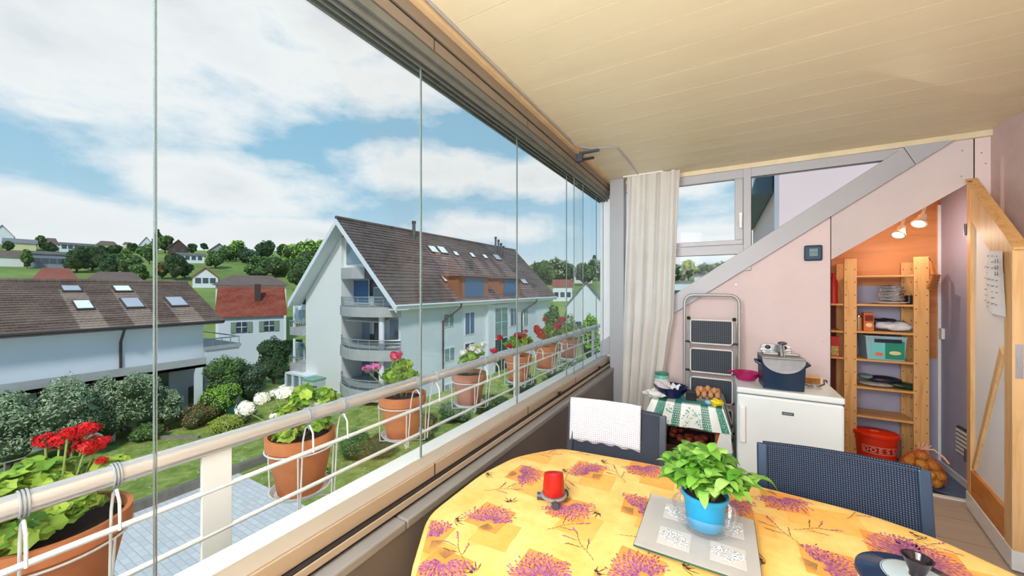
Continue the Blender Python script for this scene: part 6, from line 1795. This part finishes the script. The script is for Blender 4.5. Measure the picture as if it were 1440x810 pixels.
# loggia openings: windows
def logwin(px0, px1, py0, py1, mat, Y=None):
    Y = Y or WY+REC-.04
    a, b_ = onY(px0, py1, Y), onY(px1, py0, Y)
    w_ = MB().box(a.x-.06, b_.x+.06, Y-.06, Y, a.z, b_.z).build('window', Wh, t)
    MB().box(a.x, b_.x, Y-.08, Y-.055, a.z+.08, b_.z-.06).build('pane', mat, w_)
logwin(490, 519, 393, 426, blind, WY+1.3); MB().box(lx, xb1, WY+1.35, WY+1.5, bands[1][1], zroof(xb1)+0.2).build('loggia_wall', Wh_warm, t)
logwin(527, 541, 404, 428, winl, WY+1.3)
logwin(489, 521, 452, 484, winl); logwin(527, 540, 452, 484, winm); logwin(549, 562, 448, 480, winl, WY+REC)
logwin(489, 521, 502, 536, blindg); logwin(527, 540, 505, 536, winm); logwin(489, 521, 556, 575, winm)
# triangular attic glazing
aa, ab, ac_ = onY(488, 373, WY+.3), onY(511, 373, WY+.3), onY(488, 340, WY+.3)
zc1 = zroof(aa.x)-.5; zc2 = zroof(ab.x)-.4
m = MB(); m.prism([(lx, WY+.32, bands[0][1]), (lx+4.2, WY+.32, bands[0][1]), (lx+4.2, WY+.32, min(zroof(lx+4.2), zroof(lx))), (lx, WY+.32, zroof(lx))], (0,.2,0)); m.build('attic_wall', Wh_warm, t)
w_ = MB(); P = [(aa.x, WY+.28, aa.z+.1), (ab.x, WY+.28, aa.z+.1), (ab.x, WY+.28, max(aa.z+.4, zc2-.3)), (aa.x, WY+.28, zc1-.4)]
w_.prism(P, (0,-.05,0)); w_.build('attic_window', winl, t)
# awning, curtains and furniture on the balcony
m = MB(); a_, b_ = onY(489, 447, WY+.4), onY(540, 447, WY+.4); m.prism([(a_.x, WY+1.9, bands[1][0]-.1), (b_.x, WY+1.9, bands[1][0]-.1), (b_.x, WY+.2, bands[1][0]-.55), (a_.x, WY+.2, bands[1][0]-.55)], (0,0,.06)); m.build('awning', Wh_warm, t)
zf = bands[2][1]-.1
dk = plain('dark_patio_furniture', rgb(60,56,58), .7)
for k, px in enumerate((519, 534)):
    q = onY(px, 480, WY+.5); c = thing('patio_chair', ['dark patio chair left on the middle curved balcony','dark patio chair right on the middle curved balcony'][k], 'chair', (q.x, WY+.5, zf))
    MB().box(q.x-.25, q.x+.25, WY+.3, WY+.8, zf+.42, zf+.48).build('seat', dk, c); MB().box(q.x-.25, q.x+.25, WY+.76, WY+.82, zf+.48, zf+1.0).build('backrest', dk, c)
    for sx in (-.22,.22):
        for sy in (.33,.77): MB().box(q.x+sx-.02, q.x+sx+.02, WY+sy-.02, WY+sy+.02, zf, zf+.42).build('leg', dk, c)
# small balconies at the left of the gable
for (py0, py1) in ((458, 471), (508, 522)):
    z0_, z1 = onY(420, py1, WY).z, onY(420, py0+2, WY).z
    xl_, xr_ = onY(409, 470, WY-.2).x, xw2+.05
    b_ = MB().box(xl_, xr_, WY-.3, WY+1.3, z0_, z1).build('balcony_front', Conc, t)
    m = MB(); m.tube([(xl_, WY-.3, z1+.6), (xr_, WY-.3, z1+.6)], .04, 6); 
    for k in range(7): m.tube([(xl_+(xr_-xl_)*k/6, WY-.3, z1), (xl_+(xr_-xl_)*k/6, WY-.3, z1+.6)], .02, 5)
    m.build('balcony_railing', M['alu'], b_, smooth=True)
    MB().tube([(xl_+.4, WY-.1, z1), (xl_+.4, WY-.1, z1+2.2)], .12, 8).build('column', Wh, t, smooth=True)
    logwin(416, 428, py0-26, py0-4, winl, WY+1.1)
MB().box(onY(409,430,WY).x, xw2, WY+.3, WY+1.3, onY(420,436,WY).z, onY(420,428,WY).z).build('lintel', Wh, t)
# side facade
def sx_(px, py): return onX(px, py, WX)
sidewins = [(623,638,441,459,winl),(653,667,439,470,blind),(717,727,433,458,blindg),(624,639,489,508,winl),(624,639,539,555,winl),(653,667,482,500,winm),(736,742,434,458,winl)]
for (p0, p1, y0, y1, mt_) in sidewins:
    a, b_ = sx_(p0, (y0+y1)/2), sx_(p1, (y0+y1)/2); pm = (p0+p1)/2; zt_, zb_ = sx_(pm, y0).z, sx_(pm, y1).z
    w_ = MB(); w_.box(WX-.02, WX+.05, a.y, b_.y, zb_-.05, zt_+.05); w_ = w_.build('window', Wh, t)
    MB().box(WX+.04, WX+.07, a.y+.1, b_.y-.1, zb_+.05, zt_-.05).build('pane', mt_, w_)
    MB().box(WX+.06, WX+.08, (a.y+b_.y)/2-.05, (a.y+b_.y)/2+.05, zb_+.05, zt_-.05).build('glazing_bar', Wh, w_)
# projecting bay with tall glazing
a, b_ = sx_(683, 450), sx_(716, 450)
MB().box(WX, WX+.35, a.y, a.y+.9, G-1, zroof(WX)-.1).build('pilaster', Wh_blue, t)
c1, c2 = sx_(693, 460), sx_(711, 460)
bay = MB().box(WX, WX+.25, c1.y-.3, c2.y+.3, G-1, EZ-.5).build('bay', Wh, t)
for (y0, y1, mt_) in ((433, 452, winl), (453, 474, winl), (476, 493, winm), (500, 520, winm)):
    zt_, zb_ = sx_(702, y0).z, sx_(702, y1).z
    for k in range(2):
        ya = c1.y+(c2.y-c1.y)*k/2; MB().box(WX+.24, WX+.28, ya+.1, ya+(c2.y-c1.y)/2-.05, zb_, zt_).build('pane', mt_, bay)
# downpipes
for (p0, p1) in ((639, 622), (747, 733)):
    a, b_ = sx_(p0, 425), sx_(p1, 440)
    MB().tube([(EX+.08, a.y, EZ-.1), (EX+.02, a.y-.1, EZ-.5), (WX+.1, b_.y, EZ-1.6), (WX+.1, b_.y, G-.5)], .08, 8).build('downpipe', gut, t, smooth=True)
# skylights
sd = Vector((RX-EX, 0, RZ-EZ)).normalized(); rot2 = Matrix((Vector((0,1,0)), sd, Vector((0,1,0)).cross(sd))).transposed()
for (px, py, w_, h_, br_) in sk2:
    c = onroof2(px, py); a, b_ = onroof2(px-w_*.36, py), onroof2(px+w_*.36, py); u_, d_ = onroof2(px, py-h_*.36), onroof2(px, py+h_*.36)
    wy = abs(b_.y-a.y); ln = (u_-d_).length*.8
    f = MB().obox(c+sn*.12, (wy, ln, .14), rot2).build('skylight', skyf, roofM)
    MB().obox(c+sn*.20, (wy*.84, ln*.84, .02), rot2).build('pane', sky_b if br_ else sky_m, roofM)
# dormers
brick = plain('orange_brown_dormer', rgb(160,104,78), .8, 0, .1, 2)
for (p0, p1, y0, y1) in ((653, 680, 388, 419), (708, 727, 391, 416)):
    base = onroof2((p0+p1)/2, y1); yA, yB = onroof2(p0, y1).y, onroof2(p1, y1).y; x = base.x; z0_ = base.z
    a = onX(p0, y0, x); zt_ = onX((p0+p1)/2, y0+1, x).z
    xback = RX + (RZ - zt_)/slope_*1.0 if False else EX + (zt_-EZ)/slope_
    dm = MB(); dm.prism([(x, yA-.9, z0_-.1), (x, yA-.9, zt_), (xback, yA-.9, zt_)], (0, (yB-yA)+1.8, 0)); dm = dm.build('dormer', brick, t)
    MB().box(x+.02, x+.06, yA, yB, z0_+.1, zt_-.1).build('dormer_window', blind, dm)
    MB().box(xback-.3, x+.35, yA-1.2, yB+1.2, zt_, zt_+.14).build('dormer_roof', T_mauve, dm)
# chimneys and vents
cm_ = plain('grey_metal_flue', rgb(96,96,102), .5, .4)
for (px, yb_, yt, w_) in ((582, 334, 309, 6), (697, 354, 331, 3.4), (701, 357, 335, 3.4), (704.5, 360, 340, 3.4), (708, 360, 344, 3.4)):
    b_ = onroof2(px, yb_+2); k = (b_-Vector((0,0,EYE))).length; hh = (yb_-yt)/FPX*(b_.y/ray(px,yb_).y)
    r_ = w_/2/FPX*(b_.y/ray(px,yb_).y)*.8
    c = MB().tube([b_-Vector((0,0,.5)), b_+Vector((0,0,hh*.9))], r_, 12).build('chimney', cm_, t, smooth=True)
    MB().tube([b_+Vector((0,0,hh*.86)), b_+Vector((0,0,hh))], r_*1.25, 12).build('chimney_cap', gut, c, smooth=True)
# small conservatory at the lower left of the block
q = hit(412, 556)
t3 = thing('conservatory', 'small glazed lean-to at the left foot of the apartment block', 'conservatory', (WXL+1, WY-1, G))
m = MB(); x0, x1 = onY(401,540,WY-1).x, onY(431,540,WY-1).x; zt_ = onY(415,526,WY-1).z
m.box(x0, x1, WY-1, WY+1.2, zt_-.15, zt_)
for k in range(4): m.box(x0+(x1-x0)*k/3-.08, x0+(x1-x0)*k/3+.08, WY-1, WY-.85, G, zt_-.15)
m.build('frame', Wh, t3); MB().box(x0+.05, x1-.05, WY-.9, WY-.86, G, zt_-.15).build('glazing', winl, t3)

# ---------- generic distant house
def house(label, px0, px1, ybase, yeave, yridge, wallm, roofm, kind='gable', depth=9, gable_side=False, wins=0, base=None, name='house', inset=0):
    """ridge runs across the view; kind gable / hip / flat; gable_side: gable faces the viewer"""
    pm = (px0+px1)/2; b = base if base is not None else hit(pm, ybase); k = b.y/ray(pm, ybase).y
    w_ = (px1-px0)/FPX*k/math.sqrt(1+((pm-720)/FPX)**2); 
    he = (ybase-yeave)/FPX*k; hr = (ybase-yridge)/FPX*k
    ang = math.atan2(b.y, b.x) - PI/2
    dn = Vector((b.x, b.y, 0)).normalized(); OCC.append((b.x+dn.x*depth/2, b.y+dn.y*depth/2, max(w_, depth)/2))
    t = thing(name, label, 'house', (b.x, b.y, b.z), 'houses around and on the hill')
    X = Vector((math.cos(ang), math.sin(ang), 0)); Y = Vector((-math.sin(ang), math.cos(ang), 0)); O = Vector((b.x, b.y, b.z))
    def p(x, y, z): return O + X*x + Y*y + Vector((0,0,z))
    hw = w_/2; d0, d1 = 0, depth; ov = min(.6, w_*.05)
    ro = MB(); wl = MB()
    if kind == 'flat':
        wl.prism([p(-hw,0,-9),p(hw,0,-9),p(hw,depth,-9),p(-hw,depth,-9)], (0,0,he+9)); ro.prism([p(-hw-ov,-ov,he),p(hw+ov,-ov,he),p(hw+ov,depth+ov,he),p(-hw-ov,depth+ov,he)], (0,0,max(.3,hr-he)))
    elif gable_side:
        wl.prism([p(-hw,0,-9),p(hw,0,-9),p(hw,0,he),p(0,0,hr-.1),p(-hw,0,he)], Y*depth)
        for s_ in (-1,1): ro.prism([p(0,-ov,hr),p(s_*(hw+ov),-ov,he-(hr-he)*ov/hw),p(s_*(hw+ov),-ov,he-(hr-he)*ov/hw+.35),p(0,-ov,hr+.35)], Y*(depth+2*ov))
    else:
        wl.prism([p(-hw+ov,0,-9),p(hw-ov,0,-9),p(hw-ov,depth,-9),p(-hw+ov,depth,-9)], (0,0,he+9))
        i_ = hw*.45 if kind == 'hip' else 0
        vs = [p(-hw,-ov,he),p(hw,-ov,he),p(hw,depth+ov,he),p(-hw,depth+ov,he),p(-hw+i_,depth/2,hr),p(hw-i_,depth/2,hr)]
        ro.add(vs, [(0,1,5,4),(2,3,4,5),(1,2,5),(3,0,4),(0,3,2,1)])
    wl.build('wall', wallm, t); ro.build('roof', roofm, t)
    rows = max(1, int(he/2.8)); 
    for r_ in range(rows):
        for q in range(wins):
            x = -hw+w_*(q+.75)/(wins+.5); z = 1.0+r_*2.8
            if z+1.2 > he+ (1.5 if gable_side else 0): continue
            W_ = MB(); W_.prism([p(x-.5,-.06,z),p(x+.5,-.06,z),p(x+.5,-.06,z+1.2),p(x-.5,-.06,z+1.2)], Y*.05); W_.build('window', winm, t)
    return t, p, hw, he, hr
H_ = [('white gabled house with a dark roof at the far left skyline',-14,20,342,332,317,Wh,T_greyfar,'gable',10,True,2),
 ('pale yellow house with grey roof on the hill',3,54,352,342,334,Yel,T_greyfar,'gable',10,False,4),
 ('pinkish white house with brown gabled roof on the left hill',-10,36,375,362,351,Wh_warm,T_brownfar,'gable',10,False,4),
 ('dark grey two storey block with white windows',44,94,377,358,354,plain('slate_blue_cladding', rgb(140,146,162), .8),T_greyfar,'flat',10,False,4),
 ('house with grey hipped roof behind the long white house',60,84,350,344,334,Wh,T_brownfar,'hip',5,False,0),
 ('long low white house with flat roof on the skyline',84,132,355,345,342,Wh,T_greyfar,'flat',6,False,5),
 ('beige house with hipped roof on the skyline',134,168,352,345,338,Yel,T_brownfar,'hip',7,False,2),
 ('small yellow house behind the beige one',172,188,350,344,340,Yel,T_brownfar,'hip',5,False,1),
 ('white gabled house left of the glass seam on the skyline',196,216,355,345,334,Wh,T_greyfar,'gable',8,True,1),
 ('dark timber chalet on the skyline',236,266,358,350,338,plain('dark_timber', rgb(84,66,58), .8),T_brownfar,'gable',8,True,2),
 ('long low white villa with flat roof on the slope',248,288,370,359,356,Wh,T_greyfar,'flat',8,False,4),
 ('grey gabled barn on the skyline',293,324,360,354,343,plain('grey_timber', rgb(150,148,150), .8),T_greyfar,'gable',9,True,0),
 ('white villa with red brown roof high on the hill',402,428,364,354,347,Wh,T_redfar,'gable',8,False,3),
 ('white gabled house with small windows and brown roof on the lower slope',271,307,405,391,378,Wh,T_redfar,'gable',10,True,3),
 ('white house with reddish roof right of the apartment block',776,806,424,404,393,Wh,T_redfar,'gable',10,False,3),
 ('pale house on the right hill beside the trees',806,834,398,388,382,Wh,T_greyfar,'gable',9,False,3),
 ('small pale house on the right skyline',826,848,386,379,374,Wh_warm,T_brownfar,'gable',8,False,2),
 ('large white gabled house near the corner post',797,852,470,430,398,Wh,T_greyfar,'gable',12,True,2)]
for h in H_: house(*h)
for px, pb, pt, w_, mt_, lb in FT:
    far_tree(lb, px, pb, pt, w_, mt_, conif=('conifer' in lb or 'slim' in lb))
# houses just behind the left roof
def roofhouse(label, px0, px1, yb, ye_, yr, dist, wallm, roofm, kind, wins=0, **kw):
    pm = (px0+px1)/2; r = ray(pm, yb); k = dist/math.hypot(r.x, r.y); b = Vector((r.x*k, r.y*k, EYE+r.z*k))
    return house(label, px0, px1, yb, ye_, yr, wallm, roofm, kind, kw.get('depth', 10), kw.get('gs', False), wins, base=b)
roofhouse('red hipped tile roof rising behind the long brown roof', 42, 116, 420, 397, 375, 56, Wh, T_redfar, 'hip', depth=7)
roofhouse('wide brown hipped roof behind the long brown roof', 116, 210, 420, 398, 381, 66, Wh, T_brownfar, 'hip', depth=8)
roofhouse('cream house with wide grey brown hipped roof behind the red roof', 300, 410, 440, 401, 386, 66, Wh_warm, T_brownfar, 'hip')
# red roofed house
rr = roofhouse('small white house with red tiled roof and green shutters', 304, 406, 480, 445, 403, 50, Wh_blue, T_red, 'gable', 0, depth=9)
t, p, hw, he, hr = rr
shut = plain('sage_green_shutter', rgb(130,150,130), .7)
for (px, w_) in ((340, 8), (379, 8)):
    x = (px-355)/102*2*hw; z = he*.38
    w0 = MB(); w0.prism([p(x-.45,-.08,z),p(x+.45,-.08,z),p(x+.45,-.08,z+1.15),p(x-.45,-.08,z+1.15)], (p(0,.08,0)-p(0,0,0))); w0 = w0.build('window', winm, t)
    m = MB(); m.bar(p(x,-.1,z), p(x,-.1,z+1.15), .06, .04); m.bar(p(x-.45,-.1,z+.6), p(x+.45,-.1,z+.6), .04, .06); m.build('glazing_bar', Wh, w0)
    for s_ in (-1,1): m = MB(); m.prism([p(x+s_*.5,-.1,z),p(x+s_*.95,-.1,z),p(x+s_*.95,-.1,z+1.15),p(x+s_*.5,-.1,z+1.15)], (p(0,.04,0)-p(0,0,0))); m.build('shutter', shut, t)
m = MB(); m.prism([p(.2,2.0,hr-2.4),p(.8,2.0,hr-2.4),p(.8,2.0,hr+.3),p(.2,2.0,hr+.3)], (p(0,.6,0)-p(0,0,0))); m.build('chimney', plain('brown_chimney', rgb(74,60,54), .8), t)

# ---------- our own building's next wing, seen through the end window
q = onY(1092, 330, 7.0); 
t = thing('neighbour_wing', 'pink rendered wing of the same building seen through the end window', 'building', (q.x+2.5, 9, G))
MB().box(q.x, q.x+6, 7, 12, G, 6.5).build('wall', plain('pale_pink_render', rgb(232,208,208), .9, 0, .04, 1), t)
MB().box(q.x-.03, q.x+.03, 6.96, 7.0, G, 6.5).build('corner_trim', M['frame'], t)
sl = plain('dark_slate_roof', rgb(84,104,116), .5, .2, .2, 4)
m = MB(); z7 = onY(1090, 245, 7.4).z; 
m.prism([(q.x-.02, 7.3, 3.62+.5), (q.x-.30, 7.3, 3.15), (q.x-.30, 7.3, 3.05), (q.x-.02, 7.3, 3.05)], (0, 4.5, 0)); m.build('eave_roof', sl, t)
m = MB(); m.box(q.x-.02, q.x, 8.2, 9.6, 1.4, 2.3); m.build('window', winm, t)
MB().box(q.x-1.2, q.x, 10.5, 10.6, .6, 1.55).build('side_parapet', plain('pink_parapet', rgb(206,186,190), .9), t)
# pale town buildings seen low through the end window
for k, (p0, p1, yb, ye_, yr, d, lb) in enumerate(((946, 976, 440, 398, 395, 90, 'tall white town building low in the end window'),(976, 1010, 420, 388, 385, 120, 'pale flat roofed town building behind the white one'),(1000, 1034, 410, 384, 380, 150, 'distant pale building right in the low end pane'))):
    roofhouse(lb, p0, p1, yb, ye_, yr, d, Wh, T_greyfar, 'flat', 4, depth=10)
far_tree('yellow green tree seen low through the end window', 968, 396, 366, 22, 'yellow')
for k, (px, pt) in enumerate(((990, 376), (1010, 374), (1026, 376), (950, 372))):
    far_tree(['dark treeline tree right in the end window','treeline tree near the mullion of the end window','treeline tree beside the mullion','treeline tree by the curtain edge'][k], px, 398, pt, 26, 'olive')

# ================================================================ SKY
w = bpy.data.worlds.new('sky_world'); scn.world = w; w.use_nodes = True; nt = w.node_tree; nt.nodes.clear()
class WN(N):
    def __init__(s, t_): s.t = t_
wn = WN(nt)
tc = wn.n('ShaderNodeTexCoord'); dirv = tc.outputs['Generated']
sep = wn.n('ShaderNodeSeparateXYZ'); wn.l(dirv, sep.inputs[0]); zc = sep.outputs[2]
skyc = wn.ramp(zc, [(0.0, rgb(206,226,236)), (.12, rgb(176,212,232)), (.32, rgb(150,198,226)), (.6, rgb(128,180,214)), (1, rgb(100,155,200))])
# cloud field: fractal noise over a flattened direction, biased by big soft cloud banks
mp = wn.n('ShaderNodeMapping'); mp.inputs['Scale'].default_value = (1, 1, 2.1); wn.l(dirv, mp.inputs['Vector'])
n1 = wn.noise(mp.outputs[0], 3.6, 12, .6, .15); n2 = wn.noise(mp.outputs[0], 1.6, 4, .5)
def blob(px, py, rx, ry):
    d = ray(px, py).normalized(); v1 = wn.n('ShaderNodeVectorMath', operation='SUBTRACT'); wn.l(dirv, v1.inputs[0]); v1.inputs[1].default_value = d
    v2 = wn.n('ShaderNodeVectorMath', operation='MULTIPLY'); wn.l(v1.outputs[0], v2.inputs[0]); v2.inputs[1].default_value = (1/rx, 1/rx, 1/ry)
    v3 = wn.n('ShaderNodeVectorMath', operation='LENGTH'); wn.l(v2.outputs[0], v3.inputs[0])
    return wn.math('MAXIMUM', wn.math('SUBTRACT', 1.0, v3.outputs['Value']), 0)
tot = None
for b in ((40,40,.42,.24),(250,0,.42,.20),(450,20,.36,.16),(560,110,.20,.10),(60,315,.45,.09),(330,265,.36,.10),(590,243,.28,.08),(740,255,.2,.08),(450,330,.40,.06),(80,155,.10,.03),(700,320,.28,.06),(1000,345,.3,.07),(960,255,.12,.05)):
    x = blob(*b); tot = x if tot is None else wn.math('MAXIMUM', tot, x)
f = wn.math('ADD', wn.math('MULTIPLY', tot, .66), wn.math('MULTIPLY', wn.math('SUBTRACT', n1, .5), 1.15))
n3 = wn.noise(mp.outputs[0], 13, 8, .62)
f = wn.math('ADD', f, wn.math('MULTIPLY', wn.math('SUBTRACT', n2, .5), .35))
f = wn.math('ADD', f, wn.math('MULTIPLY', wn.math('SUBTRACT', n3, .5), .34))
cov = wn.ramp(f, [(.08, (0,0,0,1)), (.24, (.6,.6,.6,1)), (.42, (1,1,1,1))])
cloudc = wn.ramp(f, [(.1, rgb(232,240,245)), (.35, rgb(246,248,250)), (.6, rgb(238,241,244)), (.9, rgb(218,223,230))])
colr = wn.mix(cov, skyc, cloudc)
# horizon haze
hz2 = wn.ramp(zc, [(.0, (.9,.9,.9,1)), (.09, (.25,.25,.25,1)), (.2, (0,0,0,1))]); colr = wn.mix(hz2, colr, rgb(232,238,242))
bg = wn.n('ShaderNodeBackground'); wn.l(colr, bg.inputs['Color']); bg.inputs['Strength'].default_value = 1.0
wo = wn.n('ShaderNodeOutputWorld'); wn.l(bg.outputs[0], wo.inputs['Surface'])
# ================================================================ LIGHTS + CAMERA
sun = bpy.data.lights.new('sun', 'SUN'); sun.energy = 2.6; sun.angle = math.radians(8); sun.color = (1, .97, .92)
so = bpy.data.objects.new('sun', sun); COL.objects.link(so)
so.rotation_euler = Vector((-.55, .75, -.95)).normalized().to_track_quat('-Z','Y').to_euler()
L = bpy.data.lights.new('fill_back', 'AREA'); L.shape = 'RECTANGLE'; L.size = 1.6; L.size_y = 1.2; L.energy = 82; L.color = (1,.97,.93)
lo = bpy.data.objects.new('fill_back', L); COL.objects.link(lo); lo.location = (-.5, -1.1, 2.15); lo.rotation_euler = Vector((.42, 1, -.36)).normalized().to_track_quat('-Z','Y').to_euler()  # unseen area lamp added behind the camera to brighten the interior
L = bpy.data.lights.new('fill_up', 'AREA'); L.shape = 'RECTANGLE'; L.size = 1.2; L.size_y = 1.2; L.energy = 42; L.color = (1,.97,.92)
lo = bpy.data.objects.new('fill_up', L); COL.objects.link(lo); lo.location = (.6, -.6, 1.3); lo.rotation_euler = Vector((0, .5, 1)).normalized().to_track_quat('-Z','Y').to_euler()  # unseen upward fill added to brighten ceiling and walls
L = bpy.data.lights.new('fill_side', 'AREA'); L.shape = 'RECTANGLE'; L.size = .8; L.size_y = .8; L.energy = 34; L.color = (.97,.98,1)
lo = bpy.data.objects.new('fill_side', L); COL.objects.link(lo); lo.location = (-.7, -.35, 2.25); lo.rotation_euler = Vector((2.1, 3.5, -1.0)).normalized().to_track_quat('-Z','Y').to_euler()  # unseen fill added beside the camera for the door and right wall
cam = bpy.data.cameras.new('camera'); co = bpy.data.objects.new('camera', cam); COL.objects.link(co)
cam.sensor_width = 36; cam.lens = FPX/1440*36; co.location = (0,0,EYE); co.rotation_euler = (PI/2, 0, YAW); cam.clip_start = .05; cam.clip_end = 1000
scn.camera = co
scn.view_settings.view_transform = 'Standard'; scn.view_settings.look = 'None'; scn.view_settings.exposure = 0; scn.view_settings.gamma = 1
cy = scn.cycles
try:
    cy.use_denoising = True; cy.denoiser = 'OPENIMAGEDENOISE'
except Exception: pass
cy.max_bounces = 8; cy.transparent_max_bounces = 24; cy.diffuse_bounces = 4; cy.glossy_bounces = 3
cy.sample_clamp_indirect = 6
